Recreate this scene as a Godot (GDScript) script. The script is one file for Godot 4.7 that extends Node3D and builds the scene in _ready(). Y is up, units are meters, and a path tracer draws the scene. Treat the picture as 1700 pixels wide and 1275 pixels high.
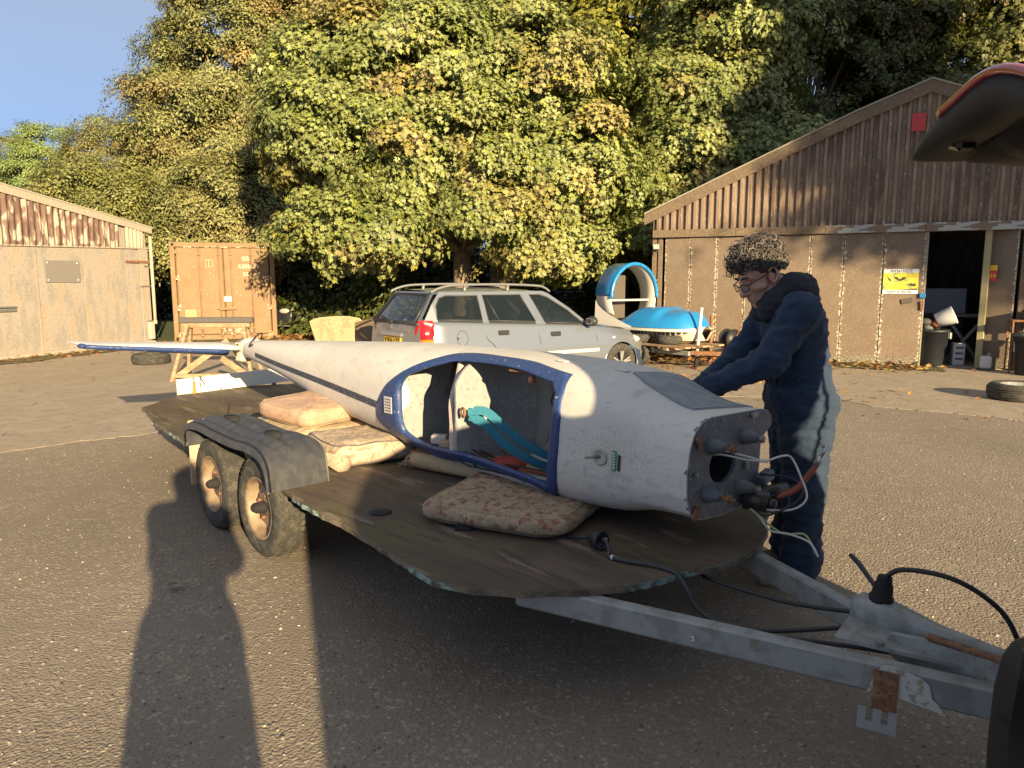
extends Node3D
# A yard at low sun: a glider fuselage on a flat trailer, a man beside it, sheds, cars and trees behind.

var TF := Transform3D(Basis(Vector3(0.6801, 0, 0.7331), Vector3.UP, Vector3(-0.7331, 0, 0.6801)), Vector3.ZERO)
var M := {}
var rng := RandomNumberGenerator.new()

func _ready() -> void:
	rng.seed = 11
	var cam := Camera3D.new()
	cam.name = "camera"
	cam.fov = 54.87
	cam.near = 0.05
	cam.far = 400.0
	cam.position = Vector3(0, 1.55, 0)
	cam.rotation_degrees = Vector3(-8, 0, 0)
	add_child(cam)
	cam.current = true
	var env := Environment.new()
	env.background_mode = Environment.BG_SKY
	var sk := ProceduralSkyMaterial.new()
	sk.sky_top_color = Color(0.47, 0.48, 0.50)
	sk.sky_horizon_color = Color(0.42, 0.56, 0.74)
	sk.sky_curve = 0.22
	sk.ground_bottom_color = Color(0.20, 0.17, 0.14)
	sk.ground_horizon_color = Color(0.40, 0.44, 0.50)
	sk.sky_energy_multiplier = 0.92
	sk.sun_angle_max = 8.0
	var cv := FastNoiseLite.new()
	cv.seed = 5
	cv.frequency = 0.012
	cv.fractal_octaves = 5
	var cloud := NoiseTexture2D.new()
	cloud.noise = cv
	cloud.width = 1024
	cloud.height = 512
	cloud.seamless = true
	var cr := Gradient.new()
	cr.offsets = PackedFloat32Array([0.0, 0.42, 0.75, 1.0])
	cr.colors = PackedColorArray([Color(0, 0, 0, 0), Color(0.1, 0.1, 0.11, 0.1), Color(0.5, 0.5, 0.52, 0.35), Color(0.8, 0.78, 0.75, 0.5)])
	cloud.color_ramp = cr
	sk.sky_cover = cloud
	sk.sky_cover_modulate = Color(1, 1, 1, 0.30)
	var sky := Sky.new()
	sky.sky_material = sk
	env.sky = sky
	env.tonemap_mode = Environment.TONE_MAPPER_LINEAR
	env.tonemap_exposure = 2.75
	env.sdfgi_enabled = true
	env.ssao_enabled = true
	env.ssil_enabled = true
	var we := WorldEnvironment.new()
	we.name = "world_environment"
	we.environment = env
	add_child(we)
	var sun := DirectionalLight3D.new()
	sun.name = "sun"
	sun.light_energy = 1.6
	sun.light_color = Color(1.0, 0.89, 0.70)
	sun.light_angular_distance = 0.5
	sun.shadow_enabled = true
	add_child(sun)
	sun.look_at_from_position(Vector3.ZERO, Vector3(-0.39, -0.25, -0.886))
	materials()
	ground()
	left_shed()
	container()
	hangar()
	trees()
	trailer()
	glider()
	cushions()
	silver_car()
	red_car()
	hovercraft()
	yard_things()
	people()
	litter()
# ---------------------------------------------------------------- mesh builder
class MB:
	var st := SurfaceTool.new()
	var use_uv := false
	var use_col := false
	var uvf: Callable
	var col := Color.WHITE
	var count := 0
	func _init(smooth := false, uvfn = null, color := false) -> void:
		st.begin(Mesh.PRIMITIVE_TRIANGLES)
		use_col = color
		if uvfn != null:
			use_uv = true
			uvf = uvfn
		sm(smooth)
	func sm(on: bool) -> MB:
		st.set_smooth_group(0 if on else 0xFFFFFFFF)
		return self
	func grp(g: int) -> MB:
		st.set_smooth_group(g)
		return self
	func pt(p: Vector3, t := Vector2.ZERO) -> void:
		if use_col:
			st.set_color(col)
		if use_uv:
			st.set_uv(uvf.call(p))
		st.add_vertex(p)
		count += 1
	func tri(a: Vector3, b: Vector3, c: Vector3) -> void:
		pt(a); pt(c); pt(b)
	func quad(a: Vector3, b: Vector3, c: Vector3, d: Vector3) -> void:
		tri(a, b, c); tri(a, c, d)
	func box(c: Vector3, s: Vector3, bs := Basis.IDENTITY, bev := 0.0) -> MB:
		var h := s * 0.5
		if bev <= 0.0:
			var p: Array[Vector3] = []
			for i in 8:
				p.append(c + bs * Vector3(h.x * (1 if i & 1 else -1), h.y * (1 if i & 2 else -1), h.z * (1 if i & 4 else -1)))
			quad(p[4], p[5], p[7], p[6]); quad(p[1], p[0], p[2], p[3]); quad(p[5], p[1], p[3], p[7])
			quad(p[0], p[4], p[6], p[2]); quad(p[6], p[7], p[3], p[2]); quad(p[0], p[1], p[5], p[4])
			return self
		# chamfered: for every corner one point on each of its three faces
		bev = minf(bev, minf(h.x, minf(h.y, h.z)) * 0.95)
		var q := []
		for i in 8:
			var g := Vector3(1 if i & 1 else -1, 1 if i & 2 else -1, 1 if i & 4 else -1)
			var e := []
			for k in 3:
				var l := h - Vector3.ONE * bev
				l[k] = h[k]
				e.append(c + bs * (l * g))
			q.append(e)
		for k in 3:
			var u := (k + 1) % 3
			var w := (k + 2) % 3
			for sgn in [0, 1]:
				var i0: int = (1 << k) * sgn
				var a: Vector3 = q[i0][k]
				var b: Vector3 = q[i0 | (1 << u)][k]
				var cc: Vector3 = q[i0 | (1 << u) | (1 << w)][k]
				var d: Vector3 = q[i0 | (1 << w)][k]
				if sgn: quad(a, b, cc, d)
				else: quad(a, d, cc, b)
			for su in [0, 1]:
				for sw in [0, 1]:
					var j0: int = (1 << u) * su | (1 << w) * sw
					var j1: int = j0 | (1 << k)
					var fu: Vector3 = q[j0][u]
					var fw: Vector3 = q[j0][w]
					var gu: Vector3 = q[j1][u]
					var gw: Vector3 = q[j1][w]
					if su == sw: quad(fu, fw, gw, gu)
					else: quad(fw, fu, gu, gw)
		for i in 8:
			var par := (1 if i & 1 else 0) + (1 if i & 2 else 0) + (1 if i & 4 else 0)
			if par % 2 == 1: tri(q[i][0], q[i][1], q[i][2])
			else: tri(q[i][0], q[i][2], q[i][1])
		return self
	func bar(p: Vector3, r: Vector3, w: float, h: float, up := Vector3.UP, bev := 0.0) -> MB:
		var z := (r - p).normalized()
		var x := up.cross(z).normalized()
		var y := z.cross(x)
		return box((p + r) * 0.5, Vector3(w, h, p.distance_to(r)), Basis(x, y, z), bev)
	static func frame(d: Vector3) -> Basis:
		var y := d.normalized()
		var x := (Vector3.RIGHT if absf(y.x) < 0.8 else Vector3.UP).cross(y).normalized()
		return Basis(x, y, x.cross(y))
	func ring(c: Vector3, b: Basis, r: float, n: int, sq := 1.0) -> Array:
		var o := []
		for i in n:
			var a := TAU * i / n
			o.append(c + b.x * (cos(a) * r) - b.z * (sin(a) * r * sq))
		return o
	func loft(rings: Array, closed := true, cap0 := false, cap1 := false) -> MB:
		for i in rings.size() - 1:
			var A: Array = rings[i]
			var B: Array = rings[i + 1]
			var n := A.size()
			for j in (n if closed else n - 1):
				var k := (j + 1) % n
				quad(A[j], A[k], B[k], B[j])
		if cap0: fan(rings[0], true)
		if cap1: fan(rings[-1], false)
		return self
	func fan(r: Array, rev: bool) -> void:
		var c := Vector3.ZERO
		for p: Vector3 in r: c += p
		c /= r.size()
		for j in r.size():
			var k := (j + 1) % r.size()
			if rev: tri(c, r[k], r[j])
			else: tri(c, r[j], r[k])
	func cyl(p: Vector3, q: Vector3, r0: float, r1 := -1.0, n := 12, cap := true) -> MB:
		if r1 < 0.0: r1 = r0
		var b := frame(q - p)
		var A := ring(p, b, r0, n)
		var B := ring(q, b, r1, n)
		loft([A, B])
		if cap:
			fan(A, true); fan(B, false)
		return self
	func tube(path: Array, r, n := 8, cap := true) -> MB:
		var rings := []
		var b := frame(path[1] - path[0])
		for i in path.size():
			var d: Vector3
			if i == 0: d = path[1] - path[0]
			elif i == path.size() - 1: d = path[i] - path[i - 1]
			else: d = (path[i + 1] - path[i]).normalized() + (path[i] - path[i - 1]).normalized()
			var y := d.normalized()
			var x := (b.x - y * b.x.dot(y)).normalized()
			b = Basis(x, y, x.cross(y))
			rings.append(ring(path[i], b, r if r is float else r[i], n))
		return loft(rings, true, cap, cap)
	func lathe(prof: Array, xf := Transform3D.IDENTITY, n := 24, a0 := 0.0, a1 := TAU) -> MB:
		# profile of (radius, height), going up along the outside: outward faces
		var full := a1 - a0 > TAU - 0.001
		for i in n:
			var s := a0 + (a1 - a0) * i / n
			var t := a0 + (a1 - a0) * (i + 1) / n
			for j in prof.size() - 1:
				var p: Vector2 = prof[j]
				var q: Vector2 = prof[j + 1]
				var a := xf * Vector3(cos(s) * p.x, p.y, -sin(s) * p.x)
				var bb := xf * Vector3(cos(t) * p.x, p.y, -sin(t) * p.x)
				var c := xf * Vector3(cos(t) * q.x, q.y, -sin(t) * q.x)
				var d := xf * Vector3(cos(s) * q.x, q.y, -sin(s) * q.x)
				if p.x > 1e-5: tri(a, bb, c)
				if q.x > 1e-5: tri(a, c, d)
		return self
	func prism(poly: Array, d0: float, d1: float, xf := Transform3D.IDENTITY) -> MB:
		# polygon in x, y (counter-clockwise), pushed from z = d0 to z = d1
		var pk := PackedVector2Array(poly)
		var ix := Geometry2D.triangulate_polygon(pk)
		for i in range(0, ix.size(), 3):
			var a := pk[ix[i]]
			var b := pk[ix[i + 1]]
			var c := pk[ix[i + 2]]
			if (b - a).cross(c - a) < 0.0:
				var t := b
				b = c
				c = t
			tri(xf * Vector3(a.x, a.y, d1), xf * Vector3(b.x, b.y, d1), xf * Vector3(c.x, c.y, d1))
			tri(xf * Vector3(a.x, a.y, d0), xf * Vector3(c.x, c.y, d0), xf * Vector3(b.x, b.y, d0))
		for i in pk.size():
			var a := pk[i]
			var b := pk[(i + 1) % pk.size()]
			quad(xf * Vector3(a.x, a.y, d0), xf * Vector3(b.x, b.y, d0), xf * Vector3(b.x, b.y, d1), xf * Vector3(a.x, a.y, d1))
		return self
	func ball(c: Vector3, r: Vector3, n := 16, bs := Basis.IDENTITY) -> MB:
		var pr := []
		for i in n / 2 + 1:
			var a := -PI / 2 + PI * i / (n / 2)
			pr.append(Vector2(cos(a), sin(a)))
		return lathe(pr, Transform3D(bs * Basis.from_scale(r), c), n)
	func surf(f: Callable, nu: int, nv: int, keep = null) -> MB:
		# f(i / nu, j / nv); u x v points outward
		var P := []
		for i in nu + 1:
			var row := []
			for j in nv + 1:
				row.append(f.call(float(i) / nu, float(j) / nv))
			P.append(row)
		for i in nu:
			for j in nv:
				if keep != null and not keep.call((i + 0.5) / nu, (j + 0.5) / nv): continue
				quad(P[i][j], P[i + 1][j], P[i + 1][j + 1], P[i][j + 1])
		return self
	func mesh() -> ArrayMesh:
		st.generate_normals()
		return st.commit()


# ---------------------------------------------------------------- scene helpers
var taken := {}
func numbered(n: String) -> String:
	var k: int = taken.get(n, 0)
	taken[n] = k + 1
	return n if k == 0 else "%s_%03d" % [n, k]

func tag(o: Node3D, label: String, category := "", group := "", kind := "") -> Node3D:
	if label: o.set_meta("label", label)
	if category: o.set_meta("category", category)
	if group: o.set_meta("group", group)
	if kind: o.set_meta("kind", kind)
	return o

func thing(called: String, label: String, category: String, xf := Transform3D.IDENTITY, group := "") -> Node3D:
	var o := Node3D.new()
	o.name = numbered(called)
	add_child(o)
	o.transform = xf
	tag(o, label, category, group)
	return o

func put(called: String, mesh: Mesh, m: Material, parent: Node3D = null, at := Transform3D.IDENTITY) -> MeshInstance3D:
	var o := MeshInstance3D.new()
	o.mesh = mesh
	o.material_override = m
	o.transform = at
	if parent == null:
		o.name = numbered(called)
		add_child(o)
	else:
		o.name = called
		parent.add_child(o, true)
	return o

func obj(called: String, b: MB, m: Material, parent: Node3D = null, at := Transform3D.IDENTITY) -> MeshInstance3D:
	return put(called, b.mesh(), m, parent, at)

func lab(o: Node3D, label: String) -> Node3D:
	o.set_meta("label", label)
	return o

func V(x: float, y: float, z: float) -> Vector3:
	return Vector3(x, y, z)

func P2(a: Array) -> Array:
	# flat list x, y, x, y -> points
	var o := []
	for i in range(0, a.size(), 2): o.append(Vector2(a[i], a[i + 1]))
	return o

func spline(pts: Array, per := 6, closed := false) -> Array:
	var o := []
	var n := pts.size()
	for i in (n if closed else n - 1):
		var p1 = pts[i]
		var p2 = pts[(i + 1) % n]
		var p0 = pts[(i - 1 + n) % n] if closed or i > 0 else p1
		var p3 = pts[(i + 2) % n] if closed or i < n - 2 else p2
		for k in per:
			o.append(p1.cubic_interpolate(p2, p0, p3, float(k) / per))
	if not closed: o.append(pts[n - 1])
	return o

func face(at: Vector3, right: Vector3, up := Vector3.UP) -> Transform3D:
	# local x along right, y up, z out of the face
	var x := right.normalized()
	var z := x.cross(up).normalized()
	return Transform3D(Basis(x, z.cross(x), z), at)

func words(text: String, height: float, m: Material, parent: Node3D, xf: Transform3D, serif := true, called := "lettering", width := 0.0) -> MeshInstance3D:
	var t := TextMesh.new()
	var f := SystemFont.new()
	f.font_names = PackedStringArray(["Droid Serif" if serif else "Droid Sans"])
	f.font_weight = 700
	t.font = f
	t.text = text
	t.font_size = 32
	t.pixel_size = height / 23.0
	t.depth = 0.002
	t.curve_step = 1.0
	var s := 1.0
	if width > 0.0: s = width / maxf(t.get_aabb().size.x, 0.001)
	return put(called, t, m, parent, xf * Transform3D(Basis.from_scale(Vector3(s, 1, 1)), Vector3.ZERO))


# ---------------------------------------------------------------- materials
func mat(c: Color, rough := 0.7, metal := 0.0, spec := 0.5) -> StandardMaterial3D:
	# c holds real-world linear values
	var m := StandardMaterial3D.new()
	m.albedo_color = c.linear_to_srgb()
	m.roughness = rough
	m.metallic = metal
	m.metallic_specular = spec
	return m

func L(r: float, g: float, b: float) -> Color:
	return Color(r, g, b)

func noise_img(size: Vector2i, freq: float, sd: int, type := 0, oct := 4, seamless := true) -> PackedByteArray:
	var f := FastNoiseLite.new()
	f.seed = sd
	f.frequency = freq
	if type == 1:
		f.noise_type = FastNoiseLite.TYPE_CELLULAR
		f.cellular_return_type = FastNoiseLite.RETURN_DISTANCE
		f.fractal_type = FastNoiseLite.FRACTAL_NONE
	elif type == 2:
		f.noise_type = FastNoiseLite.TYPE_CELLULAR
		f.cellular_return_type = FastNoiseLite.RETURN_CELL_VALUE
		f.fractal_type = FastNoiseLite.FRACTAL_NONE
	elif type == 3:
		f.noise_type = FastNoiseLite.TYPE_SIMPLEX_SMOOTH
		f.fractal_type = FastNoiseLite.FRACTAL_RIDGED
		f.fractal_octaves = oct
	else:
		f.noise_type = FastNoiseLite.TYPE_SIMPLEX_SMOOTH
		f.fractal_type = FastNoiseLite.FRACTAL_FBM
		f.fractal_octaves = oct
	var im := f.get_seamless_image(size.x, size.y, false, false, 0.12) if seamless else f.get_image(size.x, size.y)
	im.convert(Image.FORMAT_L8)
	return im.get_data()

# layers: [frequency, type, octaves, low, high, colour (linear), strength, height, stretch_x]; a layer may add "edge" data
func tex(size: Vector2i, base: Color, layers: Array, sd := 1, want_height := false, seamless := true) -> Array:
	var n := size.x * size.y
	var R := PackedFloat32Array(); R.resize(n); R.fill(base.r)
	var G := PackedFloat32Array(); G.resize(n); G.fill(base.g)
	var B := PackedFloat32Array(); B.resize(n); B.fill(base.b)
	var Hh := PackedFloat32Array()
	if want_height:
		Hh.resize(n); Hh.fill(0.5)
	var q := 0
	for l in layers:
		q += 1
		var d: PackedByteArray
		var stretch: float = l[8] if l.size() > 8 else 1.0
		if stretch != 1.0:
			# stretched grain: make a smaller picture and widen it
			var w := maxi(8, int(size.x / stretch)) if stretch > 1.0 else size.x
			var h := size.y if stretch > 1.0 else maxi(8, int(size.y * stretch))
			var raw := noise_img(Vector2i(w, h), l[0], sd * 31 + q, l[1], l[2], seamless)
			var im := Image.create_from_data(w, h, false, Image.FORMAT_L8, raw)
			im.resize(size.x, size.y, Image.INTERPOLATE_CUBIC)
			d = im.get_data()
		else:
			d = noise_img(size, l[0], sd * 31 + q, l[1], l[2], seamless)
		var lut := PackedFloat32Array()
		lut.resize(256)
		for i in 256: lut[i] = smoothstep(l[3], l[4], i / 255.0) * l[6]
		var c: Color = l[5]
		var hgt: float = l[7] if l.size() > 7 else 0.0
		var bias = l[9] if l.size() > 9 else null
		for i in n:
			var k := d[i]
			if bias != null:
				k = clampi(k + int(255.0 * bias.call(float(i % size.x) / size.x, float(i / size.x) / size.y)), 0, 255)
			var t := lut[k]
			if t > 0.0:
				R[i] += (c.r - R[i]) * t
				G[i] += (c.g - G[i]) * t
				B[i] += (c.b - B[i]) * t
				if want_height: Hh[i] += hgt * t
	var gm := PackedByteArray(); gm.resize(1025)
	for i in 1025: gm[i] = clampi(int(255.0 * Color(i / 1024.0, 0, 0).linear_to_srgb().r + 0.5), 0, 255)
	var out := PackedByteArray(); out.resize(n * 3)
	for i in n:
		out[i * 3] = gm[clampi(int(R[i] * 1024.0), 0, 1024)]
		out[i * 3 + 1] = gm[clampi(int(G[i] * 1024.0), 0, 1024)]
		out[i * 3 + 2] = gm[clampi(int(B[i] * 1024.0), 0, 1024)]
	var r := [ImageTexture.create_from_image(Image.create_from_data(size.x, size.y, false, Image.FORMAT_RGB8, out))]
	if want_height:
		var ho := PackedByteArray(); ho.resize(n)
		for i in n: ho[i] = clampi(int(Hh[i] * 255.0), 0, 255)
		r.append(ImageTexture.create_from_image(Image.create_from_data(size.x, size.y, false, Image.FORMAT_L8, ho)))
	return r

func tmat(t: Array, metres: float, rough := 0.85, relief := 0.0, tri := true, metal := 0.0, spec := 0.5) -> StandardMaterial3D:
	var m := StandardMaterial3D.new()
	m.albedo_texture = t[0]
	m.roughness = rough
	m.metallic = metal
	m.metallic_specular = spec
	if tri:
		m.uv1_triplanar = true
		m.uv1_triplanar_sharpness = 4.0
		m.uv1_scale = Vector3.ONE / metres
	if t.size() > 1 and relief > 0.0:
		m.heightmap_enabled = true
		m.heightmap_texture = t[1]
		m.heightmap_scale = relief
	return m

func tint(m: StandardMaterial3D, c: Color) -> StandardMaterial3D:
	var k: StandardMaterial3D = m.duplicate()
	k.albedo_color = c
	return k
func materials() -> void:
	var S5 := Vector2i(512, 512)
	var S2 := Vector2i(256, 256)
	M.asphalt = tmat(tex(Vector2i(1024, 1024), L(0.30, 0.258, 0.192), [
		[0.010, 0, 4, 0.35, 0.75, L(0.36, 0.31, 0.232), 0.8, 0.0],
		[0.13, 2, 1, 0.6, 1.0, L(0.44, 0.37, 0.28), 0.6, 0.12],
		[0.13, 2, 1, 0.0, 0.22, L(0.15, 0.12, 0.095), 0.6, -0.08],
		[0.17, 1, 1, 0.15, 0.8, L(0.14, 0.115, 0.09), 0.5, -0.25],
		[0.20, 0, 2, 0.4, 0.8, L(0.38, 0.31, 0.24), 0.35, 0.12],
		[0.2, 2, 1, 0.975, 0.985, L(0.52, 0.46, 0.36), 0.7, 0.12]], 3, true), 2.2, 0.92, 1.7)
	M.concrete = tmat(tex(Vector2i(1024, 1024), L(0.30, 0.25, 0.185), [
		[0.006, 0, 5, 0.35, 0.7, L(0.34, 0.285, 0.215), 0.9, 0.05],
		[0.02, 0, 4, 0.5, 0.75, L(0.24, 0.185, 0.135), 0.6, -0.05],
		[0.09, 2, 1, 0.0, 1.0, L(0.33, 0.27, 0.2), 0.25, 0.0],
		[0.09, 1, 1, 0.1, 0.8, L(0.2, 0.16, 0.12), 0.25, -0.25],
		[0.004, 3, 3, 0.90, 0.97, L(0.13, 0.1, 0.075), 0.8, -0.5]], 5, true), 4.3, 0.92, 1.2)
	M.verge = tmat(tex(S5, L(0.10, 0.085, 0.035), [
		[0.02, 0, 5, 0.4, 0.7, L(0.14, 0.13, 0.045), 0.9, 0.2],
		[0.03, 0, 4, 0.55, 0.8, L(0.15, 0.085, 0.04), 0.9, 0.3],
		[0.08, 1, 1, 0.1, 0.7, L(0.05, 0.045, 0.02), 0.6, -0.4]], 8, true), 1.5, 0.95, 4.0)
	M.grass = tmat(tex(S5, L(0.055, 0.085, 0.02), [
		[0.02, 0, 5, 0.4, 0.7, L(0.10, 0.11, 0.03), 0.9, 0.2],
		[0.08, 1, 1, 0.1, 0.7, L(0.03, 0.045, 0.012), 0.6, -0.4]], 9, true), 2.5, 0.95, 4.0)
	M.white = mat(L(0.62, 0.60, 0.55), 0.5)
	M.black = mat(L(0.02, 0.02, 0.021), 0.5)
	M.blackmatt = mat(L(0.015, 0.015, 0.016), 0.9)
	M.steel = mat(L(0.5, 0.5, 0.5), 0.35, 0.9)
	M.dull = mat(L(0.25, 0.25, 0.24), 0.5, 0.6)
	M.galv = tmat(tex(S5, L(0.30, 0.31, 0.30), [
		[0.05, 2, 1, 0.0, 1.0, L(0.34, 0.35, 0.345), 0.5],
		[0.012, 0, 5, 0.45, 0.75, L(0.22, 0.22, 0.205), 0.8],
		[0.02, 0, 5, 0.58, 0.85, L(0.19, 0.19, 0.13), 0.6, 0.0, 0.35],
		[0.03, 0, 5, 0.82, 0.88, L(0.24, 0.14, 0.08), 0.7]], 12), 0.8, 0.55, 0.0, true, 0.25)
	M.rust = tmat(tex(S2, L(0.20, 0.09, 0.045), [
		[0.03, 0, 5, 0.4, 0.7, L(0.30, 0.16, 0.08), 0.9],
		[0.06, 0, 4, 0.55, 0.75, L(0.09, 0.05, 0.035), 0.9]], 14), 0.4, 0.85)
	M.wood = tmat(tex(S2, L(0.36, 0.25, 0.15), [
		[0.03, 0, 5, 0.35, 0.7, L(0.26, 0.17, 0.10), 0.9, 0.0, 6.0],
		[0.08, 0, 4, 0.6, 0.8, L(0.18, 0.12, 0.07), 0.7, 0.0, 8.0]], 15), 0.5, 0.85)
	M.rubber = tmat(tex(S2, L(0.035, 0.034, 0.031), [
		[0.02, 0, 5, 0.4, 0.75, L(0.09, 0.082, 0.06), 0.8, 0.0],
		[0.06, 0, 4, 0.5, 0.8, L(0.05, 0.048, 0.04), 0.7, 0.0]], 16), 0.35, 0.85)

func ground() -> void:
	# one gently uneven sheet out to the horizon, finer near the camera
	var xs := []
	var zs := []
	for i in range(-40, 41): xs.append(signf(i) * pow(absf(i) / 40.0, 2.6) * 170.0)
	for i in range(-50, 26): zs.append(signf(i) * pow(absf(i) / 50.0, 2.4) * 170.0)
	var nz := FastNoiseLite.new()
	nz.seed = 4
	nz.frequency = 0.25
	var b := MB.new(true, null, true)
	for i in xs.size() - 1:
		for j in zs.size() - 1:
			var c := []
			for k in [[0, 0], [1, 0], [1, 1], [0, 1]]:
				c.append(V(xs[i + k[0]], 0, zs[j + k[1]]))
			for p in [c[0], c[1], c[2], c[0], c[2], c[3]]:
				var f := 0.95 + 0.30 * nz.get_noise_2d(p.x, p.z) + 0.18 * nz.get_noise_2d(p.x * 4.0, p.z * 4.0)
				b.st.set_color(Color(f, f * 0.99, f * 0.97))
				b.st.add_vertex(p)
	M.asphalt.vertex_color_use_as_albedo = true
	var g := obj("ground", b, M.asphalt)
	tag(g, "worn gritty tan asphalt of the yard", "", "", "structure")
	# old concrete apron beyond the asphalt, on the left and across to the hangar, with a crumbling edge
	var edge_l := [-9.5, -5.2, -6.2, -6.1, -4.63, -6.54, -4.23, -6.97, -3.74, -7.33, -3.29, -7.87, -2.6, -8.3, -1.5, -8.9, 0.0, -9.4, 1.6, -9.7, 3.0, -9.8, 4.25, -9.63, 4.47, -9.02, 5.05, -8.6, 5.45, -8.33, 5.66, -8.04, 7.5, -7.3, 12.0, -5.6]
	var e := []
	var pts := P2(edge_l)
	for i in pts.size() - 1:
		for k in 12:
			var p: Vector2 = pts[i].lerp(pts[i + 1], k / 12.0)
			e.append(p + Vector2(rng.randf_range(-1, 1), rng.randf_range(-1, 1)) * 0.028)
	e.append(pts[-1])
	e.append_array(P2([12.0, -11.0, 8.9, -12.4, 3.2, -15.0, 2.2, -15.4, -1.0, -15.4, -5.0, -18.6, -8.6, -18.6, -9.6, -14.6, -11.5, -9.0]))
	var q := MB.new(false)
	# local x, y, z = world x, -z, up; turned so that the top faces up
	var poly := []
	for p: Vector2 in e: poly.append(Vector2(p.x, -p.y))
	q.prism(poly, 0.0, 0.004, Transform3D(Basis(Vector3.RIGHT, V(0, 0, -1), Vector3.UP), V(0, 0.001, 0)))
	tag(obj("concrete_apron", q, M.concrete), "smooth worn concrete apron with cracks along the sheds", "", "", "structure")
	# mossy strips along the buildings, earth under the trees
	strip("mossy_verge", [[-11.3, -8.6], [-10.55, -11.2], [-9.4, -14.6], [-8.5, -17.7], [-7.9, -19.0]], 0.75, M.verge, 0.016, "dark mossy strip of earth along the left shed")
	strip("leafy_verge", [[2.0, -15.1], [3.6, -14.5], [5.6, -13.55], [7.5, -12.75]], 0.7, M.verge, 0.017, "leaf strewn strip along the hangar doors")
	var w := MB.new(false)
	var under := []
	for p: Vector2 in P2([-11, -19.2, -8, -18.9, -5.0, -18.6, -2.4, -16.4, 0.4, -14.9, 2.9, -14.6, 3.6, -17, 40, -40, 60, -90, -70, -90, -50, -30]): under.append(Vector2(p.x, -p.y))
	w.prism(under, 0.0, 0.008, Transform3D(Basis(Vector3.RIGHT, V(0, 0, -1), Vector3.UP), V(0, 0.012, 0)))
	tag(obj("woodland_ground", w, M.grass), "rough grass and earth under the trees", "", "", "structure")

func strip(called: String, path: Array, width: float, m: Material, y: float, label: String) -> void:
	var b := MB.new(true)
	var A := []
	var B := []
	var pp := []
	for p in path: pp.append(V(p[0], y, p[1]))
	var sp := spline(pp, 10)
	for i in sp.size():
		var d: Vector3 = (sp[mini(i + 1, sp.size() - 1)] - sp[maxi(i - 1, 0)]).normalized()
		var n := V(-d.z, 0, d.x)
		A.append(sp[i] + n * (width * 0.5 + rng.randf_range(-0.12, 0.12)))
		B.append(sp[i] - n * width * 0.5)
	for i in A.size() - 1: b.quad(A[i], A[i + 1], B[i + 1], B[i])
	tag(obj(called, b, m), label, "", "", "structure")
func loc(a: float, y: float, c: float) -> Vector3:
	return TF * V(a, y, c)

func wheel_parts(parent: Node3D, at: Transform3D, r: float, w: float, rim_m: Material, holes := 0, tread := 46) -> void:
	# axis along local z, outer face towards +z
	var axis := at * Transform3D(Basis(V(1, 0, 0), PI / 2), Vector3.ZERO)
	var rr := r * 0.60
	var h := w * 0.5
	var b := MB.new(true)
	b.lathe([Vector2(rr, -h * 0.85), Vector2(rr * 1.1, -h), Vector2(r * 0.86, -h), Vector2(r * 0.95, -h * 0.86), Vector2(r * 0.985, -h * 0.6), Vector2(r * 0.985, h * 0.6), Vector2(r * 0.95, h * 0.86), Vector2(r * 0.86, h), Vector2(rr * 1.1, h), Vector2(rr, h * 0.85)], axis, 44)
	b.sm(false)
	# tread blocks, two staggered rows and the shoulders
	for i in tread:
		for k in 4:
			var a := TAU * (i + 0.5 * (k % 2)) / tread
			var z := (k - 1.5) * w * 0.2
			var bs := Basis(V(0, 0, 1), a)
			b.box(at * (bs * V(0, r * 0.988, 0) + V(0, 0, z)), V(TAU * r / tread * 0.66, r * 0.028, w * 0.16), at.basis * bs * Basis(V(0, 1, 0), 0.35 * (1 if k % 2 else -1)))
	var tyre := obj("tyre", b, M.rubber, parent)
	var q := MB.new(true)
	q.lathe([Vector2(0.0, h * 0.38), Vector2(rr * 0.22, h * 0.38), Vector2(rr * 0.24, h * 0.30), Vector2(rr * 0.55, h * 0.40), Vector2(rr * 0.72, h * 0.12), Vector2(rr * 0.88, h * 0.10), Vector2(rr * 0.93, h * 0.75), Vector2(rr * 1.03, h * 0.98), Vector2(rr * 1.05, h * 0.8)].map(func(p): return p), axis, 40)
	q.lathe([Vector2(rr, -h * 0.85), Vector2(rr * 0.9, -h * 0.6), Vector2(rr * 0.88, h * 0.1)], axis, 40)
	obj("rim", q, rim_m, parent)
	var hb := MB.new(true)
	hb.cyl(at * V(0, 0, h * 0.3), at * V(0, 0, h * 0.95), rr * 0.2, rr * 0.17, 16)
	hb.ball(at * V(0, 0, h * 0.95), Vector3.ONE * rr * 0.17, 12)
	obj("hub_cap", hb, M.blackmatt, parent)
	for i in 4:
		var a := TAU * i / 4.0 + 0.4
		var nb := MB.new(false)
		nb.cyl(at * V(cos(a) * rr * 0.42, sin(a) * rr * 0.42, h * 0.2), at * V(cos(a) * rr * 0.42, sin(a) * rr * 0.42, h * 0.55), rr * 0.06, rr * 0.06, 6)
		obj("wheel_nut", nb, M.rust, parent)

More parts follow.
